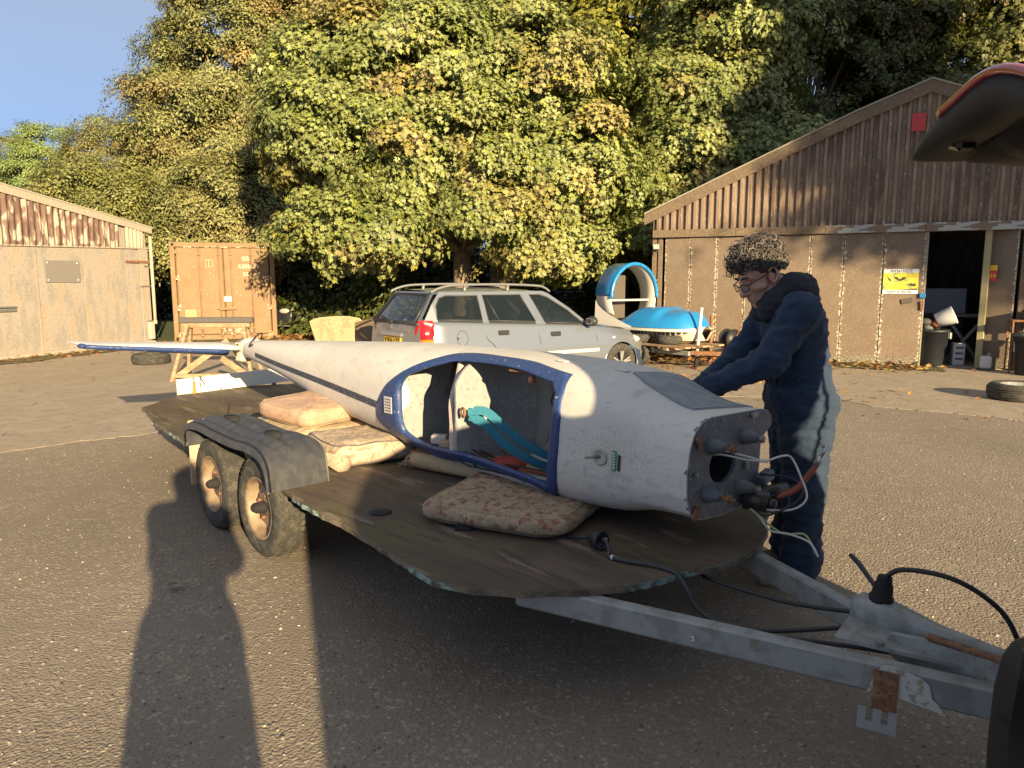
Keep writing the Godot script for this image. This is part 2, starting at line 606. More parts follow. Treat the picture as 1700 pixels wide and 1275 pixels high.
func trailer() -> void:
	M.ply = tmat(tex(Vector2i(1024, 1024), L(0.088, 0.062, 0.041), [
		[0.008, 0, 5, 0.4, 0.7, L(0.125, 0.09, 0.06), 0.9, 0.1, 5.0],
		[0.004, 0, 4, 0.45, 0.75, L(0.105, 0.092, 0.036), 0.75, 0.05],
		[0.03, 0, 4, 0.58, 0.8, L(0.055, 0.04, 0.028), 0.8, -0.1, 7.0],
		[0.012, 0, 5, 0.72, 0.8, L(0.27, 0.20, 0.14), 0.6, 0.1, 5.0],
		[0.12, 0, 3, 0.5, 0.8, L(0.07, 0.052, 0.036), 0.6, -0.2]], 21, true), 2.2, 0.88, 0.5)
	M.plyedge = tmat(tex(Vector2i(256, 256), L(0.17, 0.14, 0.10), [
		[0.015, 0, 5, 0.56, 0.60, L(0.22, 0.36, 0.33), 0.8],
		[0.03, 0, 5, 0.5, 0.7, L(0.07, 0.055, 0.035), 0.9],
		[0.12, 0, 3, 0.55, 0.75, L(0.10, 0.085, 0.055), 0.7]], 22), 1.1, 0.9)
	M.rimold = tmat(tex(Vector2i(256, 256), L(0.27, 0.205, 0.13), [
		[0.015, 0, 5, 0.45, 0.85, L(0.20, 0.105, 0.05), 0.9],
		[0.03, 0, 5, 0.5, 0.85, L(0.24, 0.22, 0.19), 0.6]], 23), 0.3, 0.6, 0.0, true, 0.2)
	M.plastic = tmat(tex(Vector2i(256, 256), L(0.035, 0.038, 0.045), [
		[0.02, 0, 5, 0.35, 0.85, L(0.055, 0.058, 0.064), 0.8],
		[0.03, 0, 5, 0.62, 0.9, L(0.085, 0.078, 0.068), 0.4, 0.0, 0.3]], 24), 0.4, 0.5)
	var t := thing("flatbed_trailer", "long low flatbed trailer with mossy plywood deck and galvanised A frame drawbar", "trailer", TF * Transform3D(Basis.IDENTITY, V(-4.2, 0, -2.7)))
	var inv := Transform3D(Basis.IDENTITY, V(4.2, 0, 2.7))   # measurements below are along the trailer, from the camera's foot
	# deck: two plywood sheets meeting in a seam, with a ragged edge
	var near := P2([-7.39, -2.47, -6.84, -1.95, -6.4, -1.88, -5.94, -1.80, -5.3, -1.75, -4.78, -1.70, -4.78, -1.96, -3.62, -1.96, -3.62, -1.70, -3.2, -1.65, -2.79, -1.64, -2.35, -1.59, -2.12, -1.56, -1.95, -1.63, -1.81, -1.74, -1.69, -1.90, -1.60, -2.04, -1.56, -2.14, -1.53, -2.34, -1.47, -2.45, -1.47, -2.79, -1.55, -2.98, -1.77, -3.41, -2.01, -3.84, -2.6, -4.0, -5.0, -4.02, -7.1, -3.95, -7.29, -3.82, -7.5, -3.25])
	var rag := []
	for i in near.size():
		var p: Vector2 = near[i]
		var q: Vector2 = near[(i + 1) % near.size()]
		var n := maxi(1, int(p.distance_to(q) / 0.05))
		for k in n:
			var v: Vector2 = p.lerp(q, float(k) / n)
			if not (v.x > -4.9 and v.x < -3.5 and v.y > -2.0 and v.y < -1.9): v += Vector2(rng.randf_range(-1, 1), rng.randf_range(-1, 1)) * (0.004 + 0.010 * pow(rng.randf(), 3.0))
			rag.append(Vector2(v.x, -v.y))
	var up := Transform3D(Basis(Vector3.RIGHT, V(0, 0, -1), Vector3.UP), V(0, 0.428, 0))
	var halves := [PackedVector2Array(P2([-9, 0, -4.602, 0, -4.602, 6, -9, 6])), PackedVector2Array(P2([-4.598, 0, -1, 0, -1, 6, -4.598, 6]))]
	for h in halves:
		for piece in Geometry2D.intersect_polygons(PackedVector2Array(rag), h):
			var arr := Array(piece)
			if Geometry2D.is_polygon_clockwise(piece): arr.reverse()
			if piece.size() < 8: continue
			var db := MB.new(false)
			db.prism(arr, 0.004, 0.022, up)
			obj("deck_board", db, M.ply, t, inv)
			# the painted, splintered ply edge: a thin band just proud of the deck's side
	var eb := MB.new(false)
	var n2 := rag.size()
	for i in n2:
		var p: Vector2 = rag[i]
		var q: Vector2 = rag[(i + 1) % n2]
		if p.y > 3.3: continue
		if p.x > -4.95 and p.x < -3.5 and p.y < 2.05: continue
		var o := Vector2(q.y - p.y, -(q.x - p.x)).normalized() * 0.003
		var y0 := -0.003
		var y1 := 0.0205
		var m2 := [up * V(p.x + o.x, p.y + o.y, y0), up * V(q.x + o.x, q.y + o.y, y0), up * V(q.x + o.x, q.y + o.y, y1), up * V(p.x + o.x, p.y + o.y, y1)]
		eb.quad(m2[0], m2[1], m2[2], m2[3])
		eb.quad(m2[3], m2[2], up * V(q.x, q.y, y1), up * V(p.x, p.y, y1))
	obj("deck_edge", eb, M.plyedge, t, inv).set_meta("kind", "stuff")
	# light scuffs: a drain hole cover on the deck
	var hc := MB.new(true)
	hc.lathe([Vector2(0.055, 0.0), Vector2(0.055, 0.004), Vector2(0.045, 0.007), Vector2(0.0, 0.006)], Transform3D(Basis.IDENTITY, V(-2.93, 0.450, -1.86)), 20)
	obj("deck_plug", hc, M.blackmatt, t, inv)
	# chassis: side rails, cross members, drawbar
	for q in [[-7.1, -2.1, -1.67, -1.95], [-7.1, -3.45, -1.5, -2.80]]:
		var rb := MB.new(false)
		rb.bar(V(q[0], 0.38, q[1]), V(q[2], 0.38, q[3]), 0.06, 0.09, Vector3.UP, 0.006)
		obj("chassis_rail", rb, M.galv, t, inv)
	for a in [-6.6, -5.3, -4.25, -2.9, -2.0]:
		var rb := MB.new(false)
		rb.bar(V(a, 0.375, -1.95), V(a, 0.375, -3.6), 0.05, 0.07)
		obj("cross_member", rb, M.galv, t, inv)
	var b1 := MB.new(false)
	b1.bar(V(-1.95, 0.375, -1.84), V(-0.30, 0.375, -2.375), 0.055, 0.094, Vector3.UP, 0.008)
	lab(obj("drawbar_beam", b1, M.galv, t, inv), "near beam of the A frame with a torn white plate")
	var b2 := MB.new(false)
	b2.bar(V(-2.0, 0.375, -3.0), V(-0.62, 0.375, -2.40), 0.055, 0.094, Vector3.UP, 0.008)
	obj("drawbar_beam", b2, M.galv, t, inv)
	# coupling plate, box, brake handle
	var cp := MB.new(false)
	cp.prism(P2([-0.92, -2.235, -0.28, -2.42, -0.28, -2.50, -0.55, -2.50, -0.95, -2.42]).map(func(p): return Vector2(p.x, -p.y)), 0.0, 0.012, Transform3D(Basis(Vector3.RIGHT, V(0, 0, -1), Vector3.UP), V(0, 0.428, 0)))
	obj("coupling_plate", cp, M.galv, t, inv)
	for k in [[-0.80, -2.28], [-0.42, -2.40], [-0.50, -2.47]]:
		var bo := MB.new(false)
		bo.cyl(V(k[0], 0.438, k[1]), V(k[0], 0.452, k[1]), 0.014, 0.014, 6)
		obj("bolt", bo, M.dull, t, inv)
	var invc := inv * Transform3D(Basis.IDENTITY, V(0.05, -0.028, 0.0))
	var cb := MB.new(true)
	var rings := []
	for k in [[-1.0, 0.08, 0.482, 0.035], [-0.985, 0.102, 0.482, 0.052], [-0.90, 0.108, 0.482, 0.06], [-0.74, 0.072, 0.468, 0.05], [-0.45, 0.045, 0.46, 0.035], [-0.30, 0.04, 0.46, 0.03]]:
		var rg := []
		for i in 16:
			var th := TAU * i / 16
			rg.append(V(k[0], k[2] + k[1] * 0.55 * signf(sin(th)) * pow(absf(sin(th)), 0.6), -2.46 + k[1] * 0.5 * signf(cos(th)) * pow(absf(cos(th)), 0.6)))
		rings.append(rg)
	cb.loft(rings, true, true, true)
	obj("coupling_head", cb, M.galv, t, invc)
	var bh := MB.new(false)
	bh.prism(P2([-0.86, 0.40, -0.70, 0.42, -0.42, 0.475, -0.38, 0.50, -0.40, 0.515, -0.80, 0.505, -0.90, 0.49, -0.92, 0.44]), -0.012, 0.012, Transform3D(Basis.IDENTITY, V(0.06, 0.0, -2.345)))
	obj("brake_lever", bh, M.galv, t, invc)
	var rl := MB.new(false)
	rl.bar(V(-0.74, 0.517, -2.345), V(-0.36, 0.512, -2.345), 0.03, 0.012, Vector3.UP, 0.003)
	obj("lever_rib", rl, M.rust, t, invc)
	var gr := MB.new(true)
	gr.tube([V(-0.36, 0.505, -2.345), V(-0.24, 0.50, -2.345), V(-0.12, 0.50, -2.345)], 0.018, 12)
	obj("lever_grip", gr, M.black, t, invc)
	var so := MB.new(true)
	so.lathe([Vector2(0.0, 0.0), Vector2(0.036, 0.0), Vector2(0.038, 0.03), Vector2(0.032, 0.035), Vector2(0.03, 0.07), Vector2(0.024, 0.08), Vector2(0.022, 0.10), Vector2(0.0, 0.102)], Transform3D(Basis(V(0, 0, 1), -0.1), V(-0.92, 0.520, -2.46)), 16)
	obj("socket_boot", so, M.blackmatt, t, invc)
	for cpath in [[V(-0.915, 0.61, -2.46), V(-0.86, 0.655, -2.47), V(-0.72, 0.655, -2.50), V(-0.60, 0.58, -2.54), V(-0.54, 0.46, -2.56), V(-0.52, 0.37, -2.57)], [V(-0.94, 0.57, -2.47), V(-1.02, 0.60, -2.54), V(-1.07, 0.615, -2.58), V(-1.05, 0.58, -2.61), V(-0.97, 0.53, -2.56), V(-0.92, 0.54, -2.48)], [V(-1.0, 0.47, -2.45), V(-1.2, 0.46, -2.38), V(-1.5, 0.44, -2.40), V(-1.62, 0.40, -2.5)], [V(-0.98, 0.44, -2.40), V(-1.3, 0.38, -2.20), V(-1.7, 0.36, -2.1), V(-2.1, 0.35, -2.3)]]:
		var cm := MB.new(true)
		cm.tube(spline(cpath, 8), 0.008, 8)
		obj("brake_cable", cm, M.black, t, invc)
	# torn white plate, rusty bracket and the grey comb below it on the near beam
	var bx := Basis(Vector3.UP, 0.0)
	var d := (V(-0.30, 0, -2.375) - V(-1.95, 0, -1.84)).normalized()
	var bxf := Transform3D(Basis(d, Vector3.UP, d.cross(Vector3.UP)), V(-0.735, 0.375, -2.234) + d.cross(Vector3.UP) * 0.031)
	var wp := MB.new(false)
	wp.prism(P2([-0.07, -0.045, -0.05, -0.03, 0.13, -0.058, 0.12, -0.035, 0.10, -0.02, 0.09, 0.02, 0.07, 0.035, 0.02, 0.045, 0.0, 0.052, -0.03, 0.05, -0.05, 0.02]), 0.0, 0.004, bxf)
	obj("torn_plate", wp, tmat(tex(Vector2i(256, 256), L(0.5, 0.5, 0.46), [[0.03, 0, 5, 0.5, 0.7, L(0.27, 0.26, 0.15), 0.9]], 31), 0.3, 0.7), t, inv)
	var rp := MB.new(false)
	rp.prism(P2([-0.055, -0.09, 0.012, -0.09, 0.012, 0.035, -0.055, 0.035]), 0.005, 0.011, bxf)
	obj("rusty_bracket", rp, M.rust, t, inv)
	var cmb := MB.new(false)
	cmb.prism(P2([-0.09, -0.145, 0.015, -0.145, 0.015, -0.085, -0.008, -0.085, -0.008, -0.118, -0.026, -0.118, -0.026, -0.085, -0.049, -0.085, -0.049, -0.118, -0.067, -0.118, -0.067, -0.085, -0.09, -0.085]), 0.012, 0.034, bxf)
	obj("grey_clamp", cmb, mat(L(0.30, 0.30, 0.29), 0.8), t, inv)
	var eye := MB.new(true)
	eye.tube([V(-1.30, 0.372, -2.018), V(-1.285, 0.38, -2.01), V(-1.28, 0.368, -2.01), V(-1.295, 0.362, -2.014)], 0.003, 6)
	obj("wire_eye", eye, M.white, t, inv)
	# wheels: axle pairs on the near side and the far side
	for a in [-3.90, -4.58]:
		for s in [1, -1]:
			var w := Node3D.new()
			w.name = "wheel"
			t.add_child(w, true)
			w.transform = inv * Transform3D(Basis(Vector3.UP, 0.0 if s > 0 else PI) * Basis(V(0, 0, 1), a), V(a, 0.285, -1.755 if s > 0 else -3.95))
			wheel_parts(w, Transform3D.IDENTITY, 0.285, 0.165, M.rimold)
		var ax := MB.new(true)
		ax.cyl(V(a, 0.285, -1.84), V(a, 0.285, -3.87), 0.03)
		obj("axle", ax, M.rust, t, inv)
	# moulded tandem mudguards: ribbed top, rounded ends that come down, a dip between the wheels
	for s in [1, -1]:
		var fx := inv if s > 0 else inv * Transform3D(Basis.IDENTITY, V(0, 0, -2.26))
		var mg := MB.new(true)
		var prof := spline([Vector2(-4.80, 0.50), Vector2(-4.79, 0.60), Vector2(-4.72, 0.665), Vector2(-4.55, 0.685), Vector2(-4.30, 0.672), Vector2(-4.05, 0.664), Vector2(-3.84, 0.672), Vector2(-3.70, 0.655), Vector2(-3.625, 0.60), Vector2(-3.60, 0.52), Vector2(-3.592, 0.452)], 6)
		var rgs := []
		for p: Vector2 in prof:
			var rg := []
			for k in 29:
				var f := k / 28.0
				var rib := 0.0
				var flat := clampf((p.y - 0.62) * 25.0, 0.0, 1.0)
				rib = 0.010 * flat * (sin(f * TAU * 3.5) if f > 0.1 and f < 0.9 else 0.0)
				var dome := 0.016 * (1.0 - pow(absf(f * 2.0 - 1.0), 4.0))
				rg.append(V(p.x, p.y + (rib + dome) * flat, -1.615 - 0.345 * f))
			rgs.append(rg)
		mg.loft(rgs, false)
		# turned-down outer lip
		var lip := []
		for p: Vector2 in prof: lip.append([V(p.x, p.y, -1.615), V(p.x, p.y - 0.006, -1.604), V(p.x - signf(p.x + 4.2) * 0.004, maxf(p.y - 0.045, 0.45), -1.600)])
		for i in lip.size() - 1:
			for k in 2: mg.quad(lip[i][k + 1], lip[i + 1][k + 1], lip[i + 1][k], lip[i][k])
		# inner skirt down to the deck
		for i in prof.size() - 1:
			var p: Vector2 = prof[i]
			var q: Vector2 = prof[i + 1]
			mg.quad(V(q.x, q.y, -1.96), V(q.x, 0.452, -1.96), V(p.x, 0.452, -1.96), V(p.x, p.y, -1.96))
		obj("mudguard", mg, M.plastic, t, fx)
		for hx in [-4.50, -3.92]:
			var hs := MB.new(true)
			var rgn := []
			for k in 20:
				var an := TAU * k / 20
				rgn.append(V(hx + 0.075 * cos(an), 0.712 if hx < -4.2 else 0.700, -1.80 - 0.040 * sin(an)))
			hs.fan(rgn, false)
			hs.loft([rgn.map(func(v): return v - V(0, 0.02, 0)), rgn])
			obj("mudguard_slot", hs, M.blackmatt, t, fx)
		var fl := MB.new(false)
		fl.box(V(-4.815, 0.45, -1.74), V(0.012, 0.42, 0.20), Basis.IDENTITY, 0.003)
		obj("mud_flap", fl, mat(L(0.42, 0.31, 0.22), 0.8), t, fx)
	# white lighting board across the tail, with its cable and an orange strap
	var lb := MB.new(false)
	lb.box(V(-7.42, 0.535, -3.03), V(0.03, 0.155, 1.17), Basis(V(1, 0, 0), 0.03), 0.004)
	obj("lighting_board", lb, mat(L(0.62, 0.60, 0.53), 0.6), t, inv)
	for z in [-2.62, -3.45]:
		var br := MB.new(false)
		br.box(V(-7.455, 0.46, z), V(0.03, 0.20, 0.04))
		obj("board_bracket", br, M.dull, t, inv)
	for st in [[V(-7.402, 0.60, -2.60), V(-7.398, 0.55, -2.61), V(-7.40, 0.49, -2.60)], [V(-7.402, 0.61, -2.66), V(-7.398, 0.56, -2.69), V(-7.398, 0.52, -2.71)], [V(-7.402, 0.61, -2.68), V(-7.396, 0.555, -2.66), V(-7.398, 0.50, -2.67)]]:
		var sm := MB.new(true)
		sm.tube(st, 0.005, 6)
		obj("cable_tie", sm, M.black, t, inv)
	var os := MB.new(true)
	os.tube([V(-7.39, 0.56, -2.60), V(-7.385, 0.50, -2.60), V(-7.37, 0.44, -2.59), V(-7.36, 0.40, -2.585)], [0.012, 0.016, 0.022, 0.026], 8)
	obj("orange_strap", os, mat(L(0.55, 0.19, 0.05), 0.8), t, inv)
	var lc := MB.new(true)
	lc.tube(spline([V(-7.40, 0.47, -2.87), V(-7.30, 0.452, -2.83), V(-6.6, 0.456, -2.62), V(-5.9, 0.457, -2.33), V(-5.4, 0.457, -2.2), V(-4.9, 0.457, -2.1)], 8), 0.006, 6)
	obj("light_cable", lc, M.black, t, inv)
var GA := [-6.32, -6.2, -5.5, -4.6, -3.8, -3.2, -2.6, -2.05, -1.57]
var GT := [1.02, 1.03, 1.07, 1.118, 1.158, 1.163, 1.168, 1.13, 1.008]
var GB := [0.87, 0.86, 0.78, 0.625, 0.55, 0.488, 0.485, 0.515, 0.60]
var GD := [0.10, 0.12, 0.20, 0.27, 0.33, 0.365, 0.375, 0.36, 0.325]
var GC := [-2.75, -2.75, -2.75, -2.75, -2.75, -2.75, -2.745, -2.73, -2.695]
var fire_wall := P2([-2.375, 0.805, -2.39, 0.90, -2.42, 0.965, -2.465, 0.997, -2.525, 1.012, -2.75, 1.006, -2.93, 1.0, -2.985, 0.985, -3.012, 0.95, -3.015, 0.885, -2.925, 0.885, -2.92, 0.75, -2.905, 0.645, -2.76, 0.597, -2.643, 0.592, -2.47, 0.607, -2.41, 0.64, -2.38, 0.709])

func along(arr: Array, a: float) -> float:
	# smooth curve through the stations
	for i in GA.size() - 1:
		if a <= GA[i + 1] or i == GA.size() - 2:
			var t: float = (a - GA[i]) / (GA[i + 1] - GA[i])
			var m0: float = (arr[i + 1] - arr[maxi(i - 1, 0)]) / (GA[i + 1] - GA[maxi(i - 1, 0)]) * (GA[i + 1] - GA[i])
			var j := mini(i + 2, GA.size() - 1)
			var m1: float = (arr[j] - arr[i]) / (GA[j] - GA[i]) * (GA[i + 1] - GA[i])
			var t2 := t * t
			var t3 := t2 * t
			return (2 * t3 - 3 * t2 + 1) * arr[i] + (t3 - 2 * t2 + t) * m0 + (-2 * t3 + 3 * t2) * arr[i + 1] + (t3 - t2) * m1
	return arr[-1]

func hexp(a: float) -> float:
	return lerpf(0.77, 0.62, smoothstep(-2.9, -2.1, a))

func hull(a: float, th: float, inset := 0.0) -> Vector3:
	# th = 0 faces the near side, PI / 2 up
	var T := along(GT, a)
	var B := along(GB, a)
	var D := along(GD, a) - inset
	var h := (T - B) * 0.5 - inset
	var ex := signf(cos(th)) * pow(absf(cos(th)), hexp(a))
	var ey := signf(sin(th)) * pow(absf(sin(th)), hexp(a))
	var p := V(a, (T + B) * 0.5 + h * ey, along(GC, a) + D * ex)
	var w := smoothstep(-2.0, -1.57, a)
	if w > 0.0:
		var c := Vector2(-2.69, 0.80)
		var d := Vector2(p.z - c.x, p.y - c.y)
		var far := 9.0
		for i in fire_wall.size():
			var hit = Geometry2D.segment_intersects_segment(c, c + d.normalized() * 2.0, fire_wall[i], fire_wall[(i + 1) % fire_wall.size()])
			if hit != null: far = minf(far, c.distance_to(hit))
		if far < 9.0:
			var q: Vector2 = c + d.normalized() * (far - inset)
			p = p.lerp(V(a, q.y, q.x), w)
	return p

func near_skin(a: float, y: float, lift := 0.0) -> Vector3:
	var T := along(GT, a)
	var B := along(GB, a)
	var s := clampf((y - (T + B) * 0.5) / ((T - B) * 0.5), -0.999, 0.999)
	var th := asin(signf(s) * pow(absf(s), 1.0 / hexp(a)))
	var p := hull(a, th)
	var c := V(a, (T + B) * 0.5, along(GC, a))
	return p + (p - c).normalized() * lift

func crisp(p: Array) -> Array:
	# smooth round the curved tail of the opening, straight with sharp corners at its front
	var sm := spline(p, 6, true)
	for i in range(6, 16):
		for k in 6: sm[i * 6 + k] = p[i].lerp(p[i + 1], k / 6.0)
	return sm

func top_skin(a: float, c: float) -> Vector3:
	var lo := 0.0
	var hi := PI
	for i in 30:
		var m := (lo + hi) * 0.5
		if hull(a, m).z > c: lo = m
		else: hi = m
	return hull(a, lo)

func glider() -> void:
	var nose := func(u: float, v: float) -> float: return 0.0
	M.skin = tmat(tex(Vector2i(2048, 512), L(0.60, 0.58, 0.535), [
		[0.004, 0, 5, 0.4, 0.75, L(0.55, 0.525, 0.475), 0.8],
		[0.012, 0, 5, 0.60, 0.85, L(0.52, 0.48, 0.43), 0.4],
		[0.11, 0, 4, 0.42, 0.75, L(0.38, 0.35, 0.31), 0.5, 0.0, 1.0, func(u, v): return maxf(0.0, 0.36 - Vector2((u - 0.915) * 3.4, (v - 0.50) * 1.3).length()) * 1.1 - 0.24],
		[0.025, 0, 5, 0.55, 0.75, L(0.34, 0.31, 0.28), 0.4, 0.0, 1.0, func(u, v): return maxf(0.0, 0.30 - Vector2((u - 0.92) * 3.4, (v - 0.62) * 1.6).length()) * 1.0 - 0.16],
		[0.035, 0, 4, 0.905, 0.915, L(0.13, 0.14, 0.15), 0.9, 0.0, 1.0, func(u, v): return 0.07 * u - 0.05],
		[0.06, 0, 4, 0.90, 0.92, L(0.30, 0.28, 0.26), 0.8]], 41, false, false), 1.0, 0.62, 0.0, false)
	M.skin.texture_repeat = false
	var inner := mat(L(0.36, 0.37, 0.36), 0.75)
	M.grey = tmat(tex(Vector2i(256, 256), L(0.27, 0.28, 0.275), [
		[0.02, 0, 5, 0.45, 0.75, L(0.33, 0.335, 0.32), 0.8],
		[0.06, 0, 5, 0.76, 0.8, L(0.45, 0.44, 0.42), 0.7],
		[0.05, 0, 5, 0.74, 0.8, L(0.14, 0.14, 0.13), 0.6]], 43), 0.5, 0.75)
	M.bluegrey = tmat(tex(Vector2i(256, 256), L(0.088, 0.103, 0.122), [
		[0.02, 0, 5, 0.45, 0.75, L(0.115, 0.13, 0.148), 0.8],
		[0.05, 0, 5, 0.78, 0.8, L(0.28, 0.28, 0.27), 0.6],
		[0.03, 0, 5, 0.72, 0.8, L(0.08, 0.085, 0.09), 0.5]], 44), 0.5, 0.55)
	M.blue = tmat(tex(Vector2i(512, 512), L(0.022, 0.048, 0.155), [
		[0.02, 0, 5, 0.5, 0.8, L(0.032, 0.068, 0.20), 0.7],
		[0.03, 0, 5, 0.86, 0.88, L(0.5, 0.49, 0.46), 0.9]], 45), 0.5, 0.45)
	var t := thing("glider_fuselage", "weathered white glider fuselage with blue cockpit rims lying on its side on the trailer", "glider", TF * Transform3D(Basis.IDENTITY, V(-4.2, 0.45, -2.75)))
	var fx := Transform3D(Basis.IDENTITY, V(4.2, -0.45, 2.75))
	# cockpit rim: pairs of outer and inner points as (along, height)
	var outer := P2([-3.86, 0.74, -3.845, 0.67, -3.74, 0.605, -3.57, 0.56, -3.35, 0.55, -3.11, 0.565, -2.95, 0.595, -2.70, 0.595, -2.46, 0.575, -2.33, 0.535, -2.285, 0.60, -2.262, 0.68, -2.245, 0.81, -2.236, 0.95, -2.25, 1.05, -2.275, 1.122, -2.55, 1.148, -2.81, 1.155, -3.17, 1.150, -3.354, 1.108, -3.512, 1.047, -3.63, 0.982, -3.725, 0.923, -3.815, 0.83])
	var innr := P2([-3.565, 0.75, -3.56, 0.70, -3.54, 0.672, -3.47, 0.648, -3.33, 0.630, -3.08, 0.640, -2.94, 0.645, -2.70, 0.635, -2.47, 0.620, -2.35, 0.600, -2.338, 0.625, -2.318, 0.68, -2.297, 0.81, -2.284, 0.95, -2.295, 1.04, -2.345, 1.078, -2.55, 1.105, -2.81, 1.116, -3.12, 1.108, -3.255, 1.080, -3.40, 1.04, -3.52, 0.995, -3.565, 0.93, -3.567, 0.85])
	var so := crisp(outer)
	var si := crisp(innr)
	var cut := PackedVector2Array()
	for i in so.size(): cut.append((so[i] * 0.45 + si[i] * 0.55))
	var far_cut := PackedVector2Array(P2([-3.0, 0.60, -2.25, 0.60, -2.28, 1.06, -3.0, 1.06]))
	var a0: float = GA[0]
	var la: float = GA[-1] - a0
	var skin_uv := func(p: Vector3) -> Vector2: return Vector2((p.x - a0) / la, clampf((1.2 - p.y) / 0.75 * (1.0 if p.z > -2.75 else 0.35), 0.0, 1.0))
	for lay in 2:
		var inset := 0.014 * lay
		var P := []
		var nu := 190
		var nv := 112
		for i in nu + 1:
			var row := []
			for j in nv: row.append(hull(a0 + la * i / nu, TAU * j / nv, inset))
			P.append(row)
		var b := MB.new(true, skin_uv) if lay == 0 else MB.new(true)
		for i in nu:
			for j in nv:
				var k := (j + 1) % nv
				var c: Vector3 = (P[i][j] + P[i + 1][k]) * 0.5
				var q := Vector2(c.x, c.y)
				if c.z > -2.74 and Geometry2D.is_point_in_polygon(q, cut): continue
				if c.z < -2.80 and Geometry2D.is_point_in_polygon(q, far_cut): continue
				if lay == 0: b.quad(P[i][j], P[i][k], P[i + 1][k], P[i + 1][j])
				else: b.quad(P[i][j], P[i + 1][j], P[i + 1][k], P[i][k])
		if lay == 0:
			b.fan(P[0], false)
		obj("skin" if lay == 0 else "inner_skin", b, M.skin if lay == 0 else inner, t, fx)
	# blue rim: flat face, rolled outer edge, return into the cockpit
	var rb := MB.new(true)
	var n := so.size()
	var rows := []
	for i in n:
		var o: Vector2 = so[i]
		var s: Vector2 = si[i]
		var lst := []
		for k in 7:
			var q: Vector2 = o.lerp(s, k / 6.0)
			lst.append(near_skin(q.x, q.y, 0.011 if k > 0 and k < 6 else (0.0 if k == 0 else 0.009)))
		var e: Vector3 = lst[-1]
		lst.append(e + V(0, 0, -0.035))
		rows.append(lst)
	for i in n:
		var k := (i + 1) % n
		for j in 7: rb.quad(rows[i][j], rows[k][j], rows[k][j + 1], rows[i][j + 1])
	obj("cockpit_rim", rb, M.blue, t, fx)
	# dark stripe along the near side
	var sb := MB.new(true)
	var sp := []
	for i in 41:
		var f := i / 40.0
		var a := lerpf(-5.93, -3.80, f)
		var y1 := lerpf(0.955, 0.826, f) if f < 0.66 else lerpf(0.870, 0.820, (f - 0.66) / 0.34)
		var w := lerpf(0.035, 0.045, f)
		sp.append([near_skin(a, y1 - w, 0.003), near_skin(a, y1 - w * 0.5, 0.004), near_skin(a, y1, 0.003)])
	for i in 40:
		for k in 2: sb.quad(sp[i][k], sp[i + 1][k], sp[i + 1][k + 1], sp[i][k + 1])
	obj("side_stripe", sb, tmat(tex(Vector2i(256, 256), L(0.035, 0.045, 0.075), [[0.04, 0, 5, 0.7, 0.75, L(0.25, 0.24, 0.23), 0.7], [0.02, 0, 4, 0.4, 0.7, L(0.06, 0.065, 0.08), 0.8]], 46), 0.4, 0.6), t, fx)
	# inside: seat bulkhead, aft bulkhead, post on the near edge, floor pan
	for k in [[-3.05, "seat_bulkhead"], [-3.60, "aft_bulkhead"], [-1.98, "instrument_panel"]]:
		var bb := MB.new(false)
		var ring := []
		for j in 64: ring.append(hull(k[0], TAU * j / 64, 0.018))
		if k[0] > -3.1 and k[0] < -2.5:
			ring = ring.map(func(p): return V(p.x, p.y, clampf(p.z, -3.025, -2.425)))
		bb.fan(ring, false)
		var back := ring.map(func(p): return p - V(0.014, 0, 0))
		bb.fan(back, true)
		bb.loft([back, ring])
		obj(k[1], bb, M.grey if k[0] < -2.5 else mat(L(0.03, 0.022, 0.018), 0.8), t, fx)
	var pb := MB.new(false)
	var pts := []
	var p0 := near_skin(-3.10, 0.595, -0.01)
	var p1 := near_skin(-3.15, 1.135, -0.004)
	var rgs := []
	for i in 15:
		var f := i / 14.0
		var p := p0.lerp(p1, f) + V(0.006 * sin(f * 9.0), 0, 0.035 * sin(f * PI) + 0.004 * sin(f * 14.0))
		var w := lerpf(0.022, 0.017, f) + 0.004 * sin(f * 11.0)
		rgs.append([p + V(-w, 0, -0.05), p + V(-w, 0, 0.012), p + V(-w * 0.5, 0, 0.02), p + V(w * 0.6, 0, 0.018), p + V(w, 0, 0.008), p + V(w, 0, -0.05)])
	pb.loft(rgs, true, true, true)
	lab(obj("seat_post", pb, tmat(tex(Vector2i(256, 256), L(0.46, 0.42, 0.38), [[0.02, 0, 5, 0.5, 0.6, L(0.52, 0.37, 0.31), 0.9], [0.05, 0, 5, 0.7, 0.8, L(0.25, 0.22, 0.2), 0.8]], 47), 0.3, 0.8), t, fx), "peeling pink and white post between the two cockpit bays")
	var fp := MB.new(false)
	fp.prism(P2([-2.96, -2.46, -2.28, -2.46, -2.28, -2.98, -2.96, -2.98]).map(func(p): return Vector2(p.x, -p.y)), 0.0, 0.006, Transform3D(Basis(Vector3.RIGHT, V(0, 0, -1), Vector3.UP), V(0, 0.555, 0)))
	obj("floor_pan", fp, mat(L(0.5, 0.49, 0.49), 0.7), t, fx)
	var rp := MB.new(true)
	rp.ball(V(-2.86, 0.575, -2.62), V(0.11, 0.03, 0.10), 16)
	obj("red_pad", rp, mat(L(0.42, 0.06, 0.055), 0.8), t, fx)
	var dc := MB.new(false)
	dc.prism(Array(range(25)).map(func(i): return Vector2(cos(-PI / 2 + PI * i / 24.0), sin(-PI / 2 + PI * i / 24.0)) * Vector2(0.055, 0.088)), 0.0, 0.004, face(V(-3.58, 0.88, -2.44), V(0, 0, -1)))
	obj("white_disc", dc, mat(L(0.62, 0.59, 0.52), 0.7), t, fx)
	var pl := MB.new(false)
	pl.box(near_skin(-3.66, 0.82, 0.016), V(0.075, 0.10, 0.004), Basis(V(0, 1, 0), 0.05), 0.001)
